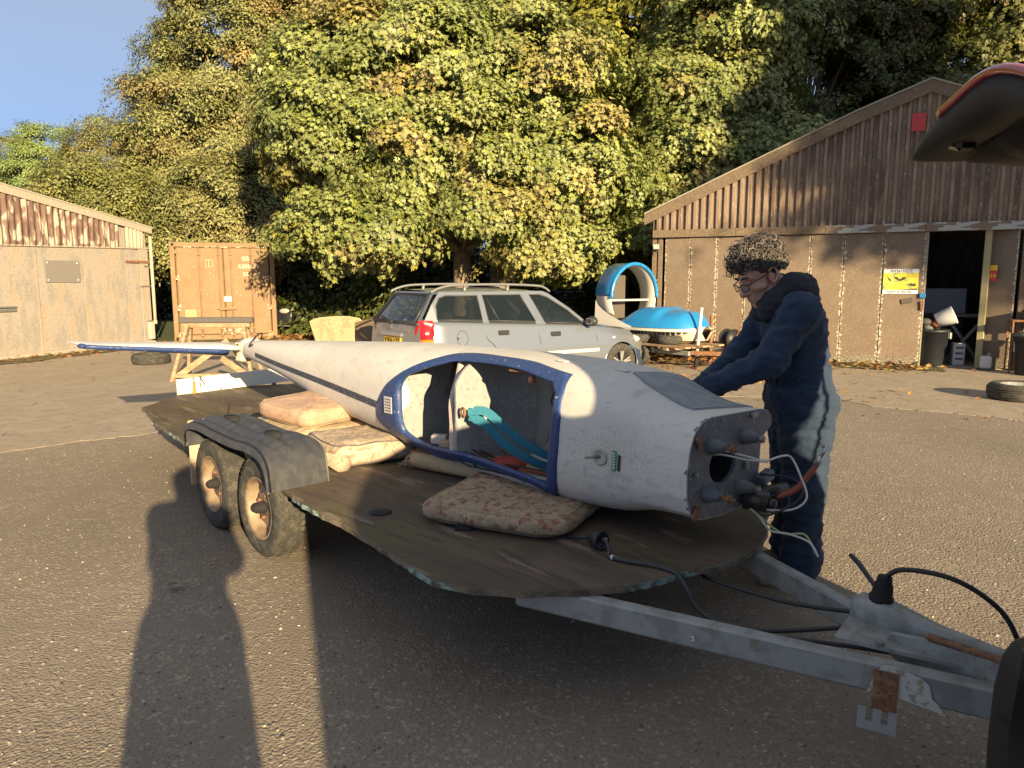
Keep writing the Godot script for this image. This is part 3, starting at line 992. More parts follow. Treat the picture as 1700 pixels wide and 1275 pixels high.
	var plate := obj("data_plate", pl, mat(L(0.5, 0.5, 0.49), 0.5, 0.3), t, fx)
	for r in 5:
		for cc in 3:
			var ch := MB.new(false)
			ch.box(near_skin(-3.66, 0.82, 0.019) + V(-0.022 + cc * 0.021, 0.034 - r * 0.017, 0.0), V(0.014, 0.006, 0.001))
			obj("print_row", ch, M.black, plate)
	# webbing and reels under the top of the rear bay
	for k in [[-3.29, 0.98, 0.05], [-3.23, 1.03, 0.035], [-3.17, 1.05, 0.03]]:
		var wb := MB.new(false)
		wb.bar(V(k[0], 1.10, -2.62), V(k[0] + 0.03, k[1] - 0.03, -2.56), k[2], 0.012, V(0, 0, 1), 0.003)
		wb.box(V(k[0] + 0.03, k[1] - 0.05, -2.55), V(k[2] * 1.3, 0.04, 0.03), Basis(V(0, 0, 1), 0.3), 0.005)
		obj("hanging_belt", wb, M.blackmatt, t, fx)
	# harness: broad teal straps from the shackle at the post down to the far floor
	var teal := tmat(tex(Vector2i(256, 256), L(0.018, 0.14, 0.21), [[0.05, 0, 4, 0.5, 0.8, L(0.03, 0.19, 0.27), 0.8]], 48), 0.2, 0.8)
	for k in [[V(-2.985, 0.855, -2.45), V(-2.92, 0.86, -2.52), V(-2.80, 0.76, -2.58), V(-2.66, 0.665, -2.66), V(-2.52, 0.625, -2.74), V(-2.42, 0.63, -2.74)], [V(-2.985, 0.83, -2.46), V(-2.91, 0.80, -2.50), V(-2.80, 0.70, -2.55), V(-2.66, 0.61, -2.64), V(-2.55, 0.585, -2.72), V(-2.44, 0.60, -2.74)]]:
		var hb := MB.new(false)
		var hs := spline(k, 8)
		var rg := []
		for i in hs.size():
			var d: Vector3 = (hs[mini(i + 1, hs.size() - 1)] - hs[maxi(i - 1, 0)]).normalized()
			var sd := d.cross(V(0.6, 0.2 + 0.5 * sin(i * 0.18), 1)).normalized() * (0.024 if i > 3 else 0.018)
			var up := sd.cross(d).normalized() * 0.003
			rg.append([hs[i] - sd - up, hs[i] + sd - up, hs[i] + sd + up, hs[i] - sd + up])
		hb.loft(rg, true, true, true)
		obj("harness_strap", hb, teal, t, fx)
	var hk := MB.new(false)
	hk.box(V(-2.44, 0.645, -2.74), V(0.05, 0.10, 0.06), Basis(V(0, 0, 1), 0.1), 0.008)
	obj("harness_buckle", hk, teal, t, fx)
	var sh := MB.new(true)
	sh.tube(spline([V(-3.0, 0.88, -2.425), V(-2.975, 0.875, -2.42), V(-2.975, 0.845, -2.42), V(-3.0, 0.835, -2.425), V(-3.015, 0.858, -2.425)], 5, true), 0.007, 8)
	obj("shackle", sh, M.rust, t, fx)
	# wires on the floor pan and the sill
	for k in 9:
		var w := MB.new(true)
		var q := []
		var z0 := -2.46 - 0.05 * k * rng.randf()
		for i in 6: q.append(V(-3.32 + 0.20 * i + rng.randf_range(-0.04, 0.04), 0.565 + rng.randf() * 0.03 + (0.05 if i < 2 else 0.0), z0 + rng.randf_range(-0.06, 0.05)))
		w.tube(spline(q, 5), 0.0045, 6)
		obj("cockpit_wire", w, [M.black, M.black, mat(L(0.3, 0.05, 0.04), 0.6)][k % 3], t, fx)
	for k in [[-3.30, 0.655, L(0.5, 0.45, 0.4), 0.05], [-3.22, 0.64, L(0.45, 0.30, 0.22), 0.04], [-3.14, 0.65, L(0.06, 0.05, 0.05), 0.05]]:
		var bx := MB.new(false)
		bx.box(V(k[0], k[1], -2.5), V(0.09, k[3], 0.06), Basis(Vector3.UP, rng.randf()), 0.006)
		obj("switch_box", bx, mat(k[2], 0.7), t, fx)
	# catch, bulb and hook under the top rim
	var ct := MB.new(false)
	ct.box(V(-2.63, 1.105, -2.50), V(0.13, 0.008, 0.04))
	obj("rim_catch", ct, M.rust, t, fx)
	var bu := MB.new(true)
	bu.lathe([Vector2(0.0, -0.05), Vector2(0.018, -0.04), Vector2(0.02, -0.015), Vector2(0.01, 0.0), Vector2(0.0, 0.005)], Transform3D(Basis.IDENTITY, V(-2.57, 1.09, -2.52)), 12)
	obj("copper_knob", bu, mat(L(0.45, 0.2, 0.13), 0.45, 0.4), t, fx)
	var hkk := MB.new(true)
	hkk.tube(spline([V(-2.33, 1.06, -2.48), V(-2.38, 1.04, -2.49), V(-2.42, 0.98, -2.50), V(-2.40, 0.95, -2.50), V(-2.385, 0.955, -2.49)], 6), 0.004, 6)
	obj("release_wire", hkk, M.black, t, fx)
	# nose bulkhead with its hole, four rubber mount cones, brackets
	var fw := MB.new(false)
	var ring := []
	var hole := []
	var hc := Vector2(-2.625, 0.808)
	for j in 64:
		var dir := Vector2.from_angle(TAU * j / 64)
		hole.append(V(0, hc.y + dir.y * 0.078, hc.x + dir.x * 0.098))
		var far := 0.0
		for i in fire_wall.size():
			var hit = Geometry2D.segment_intersects_segment(hc, hc + dir * 2.0, fire_wall[i], fire_wall[(i + 1) % fire_wall.size()])
			if hit != null: far = maxf(far, hc.distance_to(hit)) if far == 0.0 else minf(far, hc.distance_to(hit))
		ring.append(V(0, hc.y + dir.y * far, hc.x + dir.x * far))
	var sft := func(r: Array, dx: float) -> Array: return r.map(func(p): return p + V(dx, 0, 0))
	fw.loft([sft.call(hole, -1.585), sft.call(hole, -1.569), sft.call(ring, -1.569), sft.call(ring, -1.585)])
	fw.loft([sft.call(ring, -1.585), sft.call(hole, -1.585)])
	var wall := obj("nose_bulkhead", fw, M.bluegrey, t, fx)
	var tr := MB.new(true)
	tr.tube(sft.call(ring, -1.571) + [sft.call(ring, -1.571)[0]], 0.0028, 6)
	obj("bulkhead_edge", tr, mat(L(0.30, 0.29, 0.28), 0.8), wall)
	for k in [[-2.53, 0.900, 0.05], [-2.78, 0.902, 0.03], [-2.515, 0.705, 0.06], [-2.765, 0.690, 0.03]]:
		var cn := MB.new(true)
		cn.lathe([Vector2(0.036, 0.0), Vector2(0.034, 0.010), Vector2(0.019, 0.060), Vector2(0.014, 0.066), Vector2(0.0, 0.067)], Transform3D(Basis(V(0, 0, 1), -PI / 2), V(-1.569, k[1], k[0])), 20)
		var c1 := obj("mount_cone", cn, M.bluegrey, t, fx)
		var bt := MB.new(true)
		bt.cyl(V(-1.505, k[1], k[0]), V(-1.505 + k[2], k[1] - 0.003, k[0]), 0.009)
		bt.sm(false)
		bt.cyl(V(-1.505 + k[2] * 0.5, k[1], k[0]), V(-1.505 + k[2] * 0.5 + 0.012, k[1], k[0]), 0.017, 0.017, 6)
		obj("mount_bolt", bt, M.rust if k[2] > 0.04 else M.dull, c1)
	for k in [[-2.435, 0.925, 0.025, 0.055, 0.5], [-2.43, 0.645, 0.03, 0.06, -0.6], [-2.845, 0.985, 0.05, 0.02, 0.0], [-2.80, 0.775, 0.022, 0.032, 0.0], [-2.425, 0.80, 0.018, 0.018, 0.0]]:
		var bk := MB.new(false)
		bk.box(V(-1.560, k[1], k[0]), V(0.014, k[3], k[2]), Basis(V(1, 0, 0), k[4]), 0.003)
		obj("bracket", bk, M.rust if k[3] > 0.04 else M.dull, wall)
	for j in 22:
		var p: Vector3 = ring[(j * 3) % 64]
		var q := hc.lerp(Vector2(p.z, p.y), 0.93)
		var rv := MB.new(true)
		rv.ball(V(-1.568, q.y, q.x), V(0.004, 0.006, 0.006), 8)
		obj("rivet", rv, M.dull, wall)
	var st := MB.new(false)
	st.box(V(-1.55, 0.70, -2.94), V(0.05, 0.05, 0.10), Basis(V(1, 0, 0), 0.2), 0.01)
	obj("side_step", st, M.bluegrey, wall)
	# tangle of cables, oily fitting and red lead at the lower corner
	var fit := MB.new(true)
	fit.cyl(V(-1.56, 0.635, -2.80), V(-1.47, 0.625, -2.83), 0.05, 0.042, 18)
	fit.cyl(V(-1.47, 0.625, -2.83), V(-1.44, 0.622, -2.84), 0.025, 0.02, 14)
	fit.cyl(V(-1.52, 0.65, -2.84), V(-1.46, 0.67, -2.96), 0.03, 0.022, 12)
	obj("oily_fitting", fit, mat(L(0.06, 0.052, 0.045), 0.35, 0.4), wall)
	var rd := MB.new(true)
	rd.tube(spline([V(-1.46, 0.64, -2.88), V(-1.40, 0.68, -2.92), V(-1.36, 0.74, -2.94), V(-1.33, 0.79, -2.95)], 6), [0.010, 0.011, 0.012, 0.013, 0.013, 0.013, 0.013, 0.013, 0.013, 0.013, 0.013, 0.012, 0.012, 0.012, 0.012, 0.012, 0.011, 0.011, 0.011], 10)
	var lead := obj("red_lead", rd, mat(L(0.32, 0.075, 0.045), 0.5), t, fx)
	var tip := MB.new(true)
	tip.tube([V(-1.33, 0.79, -2.95), V(-1.315, 0.83, -2.955)], 0.012, 10)
	tip.tube(spline([V(-1.315, 0.83, -2.955), V(-1.30, 0.85, -2.945), V(-1.295, 0.872, -2.955), V(-1.312, 0.872, -2.965), V(-1.318, 0.85, -2.96)], 5, true), 0.006, 8)
	obj("lead_lug", tip, M.steel, lead)
	var wires := [
		[V(-1.70, 0.83, -2.60), V(-1.60, 0.86, -2.63), V(-1.52, 0.84, -2.70), V(-1.46, 0.82, -2.76), V(-1.44, 0.825, -2.86), V(-1.43, 0.81, -2.93), V(-1.38, 0.74, -2.92), V(-1.34, 0.66, -2.90), V(-1.38, 0.61, -2.86), V(-1.48, 0.60, -2.80)],
		[V(-1.70, 0.80, -2.58), V(-1.58, 0.85, -2.60), V(-1.50, 0.83, -2.68), V(-1.45, 0.815, -2.77)],
		[V(-1.55, 0.61, -2.78), V(-1.49, 0.58, -2.78), V(-1.44, 0.52, -2.80), V(-1.38, 0.51, -2.84), V(-1.30, 0.49, -2.86), V(-1.26, 0.44, -2.86)],
		[V(-1.54, 0.61, -2.79), V(-1.46, 0.55, -2.80), V(-1.40, 0.505, -2.84), V(-1.33, 0.51, -2.88), V(-1.27, 0.45, -2.86)],
		[V(-1.52, 0.62, -2.78), V(-1.45, 0.59, -2.76), V(-1.40, 0.62, -2.86), V(-1.44, 0.66, -2.90), V(-1.50, 0.63, -2.80)],
		[V(-1.50, 0.60, -2.79), V(-1.42, 0.60, -2.82), V(-1.37, 0.66, -2.92), V(-1.42, 0.72, -2.93), V(-1.55, 0.72, -2.90)]]
	for i in wires.size():
		var w := MB.new(true)
		w.tube(spline(wires[i], 7), 0.0045, 6)
		obj("loose_wire", w, [M.white, mat(L(0.5, 0.5, 0.48), 0.5), M.white, mat(L(0.42, 0.45, 0.16), 0.5), M.black, M.black][i], wall)
	for i in 4:
		var w := MB.new(true)
		var q := []
		for k in 8: q.append(V(-1.50 + 0.035 * sin(k * 1.7 + i), 0.625 + 0.035 * cos(k * 1.9 + i * 2), -2.80 - 0.035 * k * (0.4 + 0.2 * i) + 0.02 * sin(k + i)))
		w.tube(spline(q, 5), 0.006, 6)
		obj("loose_wire", w, M.blackmatt, wall)
	# venturi mount with its pin, and the green and black label beside it
	var vm := MB.new(true)
	var vo := near_skin(-2.0, 0.805, 0.0)
	var vx := Transform3D(Basis(V(1, 0, 0), PI / 2), vo)
	vm.lathe([Vector2(0.036, 0.0), Vector2(0.038, 0.006), Vector2(0.030, 0.010), Vector2(0.026, 0.004), Vector2(0.0, 0.004)], vx, 22)
	var vmo := obj("pin_mount", vm, mat(L(0.42, 0.40, 0.36), 0.7), t, fx)
	var pn := MB.new(true)
	pn.cyl(vo, vo + V(-0.045, -0.004, 0.05), 0.007, 0.005, 10)
	obj("pin", pn, M.dull, vmo)
	for k in [[-1.925, 0.80, 0.022, 0.088, L(0.05, 0.25, 0.11)], [-1.899, 0.795, 0.014, 0.070, L(0.02, 0.03, 0.025)]]:
		var lb := MB.new(false)
		lb.box(near_skin(k[0], k[1], 0.003), V(k[2], k[3], 0.003), Basis(V(0, 0, 1), -0.05), 0.0008)
		var tag_o := obj("green_label" if k[2] > 0.02 else "black_label", lb, mat(k[4], 0.5), t, fx)
		for r in 6:
			var ch := MB.new(false)
			ch.box(near_skin(k[0], k[1], 0.0049) + V(0.0, 0.033 - r * 0.0125, 0.0), V(k[2] * 0.55, 0.007, 0.0008))
			if k[2] > 0.02: obj("print_row", ch, mat(L(0.5, 0.55, 0.48), 0.6), tag_o)
	# grey triangular hatch on top, small drain hatch, bent bracket
	var hb2 := MB.new(true)
	var tri := P2([-2.06, -2.66, -1.95, -2.60, -1.70, -2.60, -1.63, -2.96, -1.97, -2.93])
	var mid := Vector2(-1.85, -2.76)
	var hrs := []
	for q in [1.0, 0.7, 0.4, 0.1]:
		var row := []
		for i in tri.size():
			for k in 6:
				var p: Vector2 = mid.lerp(tri[i].lerp(tri[(i + 1) % tri.size()], k / 6.0), q)
				row.append(top_skin(p.x, p.y) + V(0, 0.009, 0.003))
		hrs.append(row)
	var hr: Array = hrs[0]
	hb2.sm(false)
	hb2.loft(hrs)
	hb2.fan(hrs[-1], false)
	hb2.loft([hr.map(func(p): return p - V(0, 0.03, 0)), hr])
	obj("top_hatch", hb2, tmat(tex(Vector2i(256, 256), L(0.21, 0.235, 0.25), [[0.02, 0, 4, 0.4, 0.7, L(0.27, 0.29, 0.30), 0.8]], 49), 0.5, 0.55), t, fx)
	for k in [[-2.12, -2.72, 0.07], [-2.45, -2.85, 0.05]]:
		var sm := MB.new(false)
		sm.box(hull(k[0], PI / 2 - 0.08 + (k[1] + 2.72)) + V(0, 0.003, 0), V(k[2], 0.006, 0.04), Basis(V(0, 0, 1), -0.08), 0.002)
		obj("access_cover", sm, M.white, t, fx)
	var bn := MB.new(false)
	bn.bar(V(-2.28, 1.13, -3.0), V(-2.30, 1.20, -3.0), 0.03, 0.004)
	bn.bar(V(-2.30, 1.20, -3.0), V(-2.35, 1.22, -2.99), 0.03, 0.004)
	obj("bent_tab", bn, M.white, t, fx)
	# tail fittings and the fin that now lies level, pointing to the near side
	var tf := MB.new(true)
	tf.cyl(V(-6.30, 0.95, -2.75), V(-6.46, 0.96, -2.72), 0.10, 0.075, 20)
	tf.sm(false)
	tf.box(V(-6.42, 0.92, -2.70), V(0.10, 0.17, 0.11), Basis(Vector3.UP, 0.2), 0.012)
	obj("tail_fitting", tf, mat(L(0.52, 0.48, 0.40), 0.7), t, fx)
	for k in [[V(-6.40, 0.98, -2.60), V(-6.30, 0.965, -2.58)], [V(-6.38, 0.93, -2.60), V(-6.28, 0.905, -2.58)], [V(-6.34, 1.0, -2.62), V(-6.33, 0.92, -2.60)]]:
		var rd2 := MB.new(true)
		rd2.cyl(k[0], k[1], 0.007)
		obj("hinge_pin", rd2, M.blackmatt, t, fx)
	var tw := MB.new(true)
	tw.tube(spline([V(-6.5, 1.0, -2.9), V(-6.35, 1.08, -2.85), V(-6.2, 1.06, -2.72), V(-6.1, 1.0, -2.62), V(-5.98, 1.02, -2.60)], 6), 0.006, 6)
	obj("tail_cable", tw, M.black, t, fx)
	var fb := MB.new(true)
	var lb2 := MB.new(true)
	var rings := []
	var lrings := []
	for i in 13:
		var f := i / 12.0
		var z := lerpf(-2.62, -1.44, f)
		var ch := lerpf(0.80, 0.52, f)
		var th := lerpf(0.066, 0.022, f)
		var le := lerpf(-6.28, -6.42, f)
		if f > 0.95: th *= 0.6
		var yc := lerpf(0.962, 1.05, f)
		var rg := []
		for k in 24:
			var an := TAU * k / 24
			var x := 0.5 - 0.5 * cos(an)
			var yy := signf(sin(an)) * (1.4845 * sqrt(x) - 0.63 * x - 1.758 * x * x + 1.4215 * x * x * x - 0.5075 * x * x * x * x)
			rg.append(V(le - x * ch, yc + yy * th * 1.1, z))
		rings.append(rg)
		if f > 0.02:
			lrings.append([V(le + 0.008, yc - th * 0.40 + 0.016, z), V(le + 0.016, yc - th * 0.40, z), V(le + 0.004, yc - th * 0.40 - 0.02, z), V(le - 0.05, yc - th * 1.0 - 0.004, z), V(le - 0.03, yc - th * 0.2, z)])
	fb.loft(rings, true, true, true)
	obj("tail_fin", fb, mat(L(0.64, 0.63, 0.60), 0.5), t, fx)
	lb2.loft(lrings, true, true, true)
	var last: Array = lrings[-1]
	lb2.ball(last[1] + V(-0.04, 0.0, 0.0), V(0.06, 0.02, 0.03), 12)
	obj("fin_leading_edge", lb2, M.blue, t, fx)
func pad(called: String, label: String, at: Vector3, size: Vector3, yaw: float, m: Material, pipe: Material, sag := 0.0, tilt := Vector2.ZERO) -> Node3D:
	var t := thing(called, label, "cushion", TF * Transform3D(Basis(Vector3.UP, yaw), at) * Transform3D(Basis(V(1, 0, 0), tilt.x) * Basis(V(0, 0, 1), tilt.y), Vector3.ZERO), "old cushions padding the glider on the trailer")
	var nz := FastNoiseLite.new()
	nz.seed = int(absf(at.x) * 100)
	nz.frequency = 3.0
	var P := []
	var nu := 72
	var nv := 22
	var b := MB.new(true)
	var f := func(u: float, v: float) -> Vector3:
		var th := TAU * u
		var ph := -PI / 2 + PI * v
		var cx := signf(cos(th)) * pow(absf(cos(th)), 0.30)
		var cz := signf(sin(th)) * pow(absf(sin(th)), 0.30)
		var k := pow(maxf(cos(ph), 0.0), 0.42)
		var y := signf(sin(ph)) * pow(absf(sin(ph)), 0.62)
		var p := V(cx * k * size.x * 0.5, size.y * 0.5 * (1.0 + y), -cz * k * size.z * 0.5)
		var d := nz.get_noise_3d(p.x * 1.6, p.y, p.z * 1.6) * 0.016 + nz.get_noise_3d(p.x * 5.0, p.y * 4.0, p.z * 5.0) * 0.005
		if p.y > size.y * 0.3: p.y += d - sag * size.y * maxf(0.0, 1.0 - Vector2(p.x / size.x, p.z / size.z).length() * 1.6)
		p.x += d * 0.7
		p.z += d * 0.7
		return p
	b.surf(f, nu, nv)
	obj("cover", b, m, t)
	for h in [0.12, 0.86]:
		var q := []
		for i in nu + 1:
			var s: Vector3 = f.call(float(i) / nu, 0.5 + asin(signf(h * 2 - 1) * pow(absf(h * 2 - 1), 1.0 / 0.62)) / PI)
			q.append(s)
		var pb := MB.new(true)
		pb.tube(q, 0.005, 6)
		obj("piping", pb, pipe, t)
	return t

func floral(base: Color, petal: Color, line: Color, sd: int, amount := 0.645) -> StandardMaterial3D:
	return tmat(tex(Vector2i(512, 512), base, [
		[0.008, 0, 5, 0.4, 0.75, base * 0.82, 0.8],
		[0.015, 0, 4, amount - 0.03, amount + 0.01, line, 0.6],
		[0.015, 0, 4, amount, amount + 0.05, petal, 0.9],
		[0.03, 3, 2, 0.80, 0.86, line, 0.55],
		[0.025, 0, 3, 0.70, 0.73, petal * 0.8, 0.6],
		[0.05, 3, 2, 0.84, 0.9, petal * 0.6, 0.35],
		[0.18, 0, 2, 0.4, 0.7, base * 0.85, 0.4]], sd, true), 0.5, 0.95, 0.25)

func cushions() -> void:
	var f1 := floral(L(0.36, 0.27, 0.17), L(0.22, 0.06, 0.05), L(0.45, 0.36, 0.22), 51)
	var f2 := floral(L(0.44, 0.35, 0.26), L(0.27, 0.17, 0.11), L(0.55, 0.46, 0.32), 52)
	var f3 := floral(L(0.47, 0.31, 0.21), L(0.36, 0.24, 0.20), L(0.42, 0.28, 0.18), 53, 0.58)
	var f4 := floral(L(0.47, 0.38, 0.25), L(0.36, 0.22, 0.08), L(0.53, 0.45, 0.32), 54, 0.62)
	var pipe := mat(L(0.35, 0.27, 0.17), 0.95)
	var a1 := pad("floral_cushion", "beige sofa cushion with dark red flowers under the glider nose", V(-2.50, 0.448, -2.36), V(0.74, 0.115, 0.72), -1.17 + PI / 2, f1, pipe, 0.25)
	var lbt := MB.new(false)
	lbt.prism(P2([-0.05, 0.0, 0.03, 0.0, 0.01, 0.045, -0.02, 0.05]), 0.0, 0.004, Transform3D(Basis(Vector3.UP, 0.4) * Basis(V(1, 0, 0), -0.5), V(-0.10, 0.004, 0.36)))
	obj("torn_flap", lbt, M.blackmatt, a1)
	var a2 := pad("sofa_cushion", "pale blue and beige sofa cushion with brown leaf print beside the mudguard", V(-3.99, 0.448, -2.40), V(0.58, 0.165, 0.56), -0.15, f2, mat(L(0.10, 0.09, 0.09), 0.9), 0.1)
	var rl := MB.new(true)
	rl.cyl(V(0.30, 0.05, 0.235), V(-0.26, 0.05, 0.255), 0.055, 0.055, 24)
	obj("front_roll", rl, f2, a2)
	pad("lower_cushion", "cream floral cushion lying under the pink cushion", V(-4.66, 0.448, -2.50), V(0.86, 0.155, 0.78), -0.05, f4, pipe, 0.1)
	pad("pink_cushion", "faded pink rounded cushion on top of the cream cushion", V(-4.66, 0.598, -2.44), V(0.60, 0.145, 0.56), 0.12, f3, pipe, 0.0, Vector2(0.04, -0.04))
	# rolled beige rug with a brown stripe and a frayed end
	var t := thing("rolled_rug", "rolled beige rug with a brown stripe and frayed end under the cockpit", "rug", TF * Transform3D(Basis(Vector3.UP, 0.16), V(-3.02, 0.448, -2.64)))
	var b := MB.new(true)
	var rg := []
	for i in 15:
		var x := -0.50 + i * 1.06 / 14
		var r := []
		for k in 28:
			var an := TAU * k / 28
			r.append(V(x, 0.062 + 0.062 * signf(sin(an)) * pow(absf(sin(an)), 0.8) + 0.003 * sin(x * 9 + an * 2), -0.135 * signf(cos(an)) * pow(absf(cos(an)), 0.85) + 0.006 * sin(x * 7)))
		rg.append(r)
	b.loft(rg, true, true, true)
	obj("roll", b, tmat(tex(Vector2i(256, 256), L(0.45, 0.34, 0.20), [[0.03, 0, 4, 0.45, 0.7, L(0.38, 0.28, 0.16), 0.8], [0.05, 3, 2, 0.85, 0.9, L(0.5, 0.4, 0.25), 0.5], [0.2, 0, 2, 0.4, 0.8, L(0.36, 0.27, 0.16), 0.5]], 55, true), 0.4, 0.95, 0.3), t)
	var s := MB.new(true)
	for i in 14:
		for side in 1:
			var A: Array = rg[i]
			var B: Array = rg[i + 1]
			var k := 9
			var o := V(0, 0.003, 0.0)
			s.quad(A[k] + o, A[k + 2] + o, B[k + 2] + o, B[k] + o)
	obj("brown_stripe", s, mat(L(0.27, 0.13, 0.05), 0.95), t)
	for i in 46:
		var fr := MB.new(true)
		var an := rng.randf() * TAU
		var p := V(-0.50, 0.062 + 0.055 * sin(an), 0.12 * cos(an))
		var dx := rng.randf_range(0.03, 0.09)
		fr.tube([p, p + V(-dx * 0.5, -0.01, rng.randf_range(-0.02, 0.03)), V(p.x - dx, rng.randf_range(0.004, 0.04), p.z + rng.randf_range(-0.03, 0.05))], 0.003, 4, false)
		obj("fringe_thread", fr, mat(L(0.45, 0.34, 0.22), 0.95) if i == 0 else t.get_child(2).material_override, t)
	# things on the far side of the deck, seen through the fuselage
	var bag := thing("black_drum", "dark round drum lying on the deck behind the glider", "drum", TF * Transform3D(Basis(Vector3.UP, 0.2), V(-2.46, 0.448, -3.50)))
	var db := MB.new(true)
	db.lathe([Vector2(0.0, -0.22), Vector2(0.12, -0.22), Vector2(0.135, -0.20), Vector2(0.13, -0.1), Vector2(0.135, 0.0), Vector2(0.13, 0.1), Vector2(0.135, 0.20), Vector2(0.12, 0.22), Vector2(0.0, 0.22)], Transform3D(Basis(V(0, 0, 1), PI / 2), V(0, 0.135, 0)), 28)
	obj("shell", db, M.rubber, bag)
	pad("tan_cushion", "plain tan cushion on the deck behind the glider", V(-2.75, 0.448, -3.30), V(0.62, 0.11, 0.36), 0.1, mat(L(0.4, 0.31, 0.2), 0.95), pipe)
	# blue and white wedge under the tail
	var wd := thing("wheel_chock", "blue and white wedge of board lying on the deck under the tail boom", "wedge", TF * Transform3D(Basis(Vector3.UP, 0.5), V(-5.75, 0.448, -2.9)))
	var wb := MB.new(false)
	wb.prism(P2([-0.25, 0.0, 0.25, 0.0, 0.25, 0.035, -0.20, 0.10]), -0.22, 0.22)
	obj("board", wb, M.blue, wd)
	var we := MB.new(false)
	we.box(V(0.0, 0.012, 0.225), V(0.50, 0.022, 0.008))
	obj("white_edge", we, M.white, wd)
func corrugated(width: float, top: Callable, y0f, pitch: float, depth: float, soft: bool) -> MB:
	# vertical corrugations on x = 0 .. width, bottom y0, top(x); outward +z
	var b := MB.new(soft)
	var prof := []
	var n := int(width / pitch)
	for i in n:
		if soft:
			for k in 6: prof.append(Vector2((i + k / 6.0) * pitch, depth * 0.5 * (1.0 + cos(TAU * k / 6.0))))
		else:
			prof.append(Vector2((i + 0.0) * pitch, 0.0)); prof.append(Vector2((i + 0.42) * pitch, 0.0)); prof.append(Vector2((i + 0.54) * pitch, depth)); prof.append(Vector2((i + 0.88) * pitch, depth))
	prof.append(Vector2(n * pitch, 0.0))
	for i in prof.size() - 1:
		var p: Vector2 = prof[i]
		var q: Vector2 = prof[i + 1]
		b.quad(V(p.x, y0f if y0f is float else (y0f as Callable).call(p.x), p.y), V(q.x, y0f if y0f is float else (y0f as Callable).call(q.x), q.y), V(q.x, top.call(q.x), q.y), V(p.x, top.call(p.x), p.y))
	return b

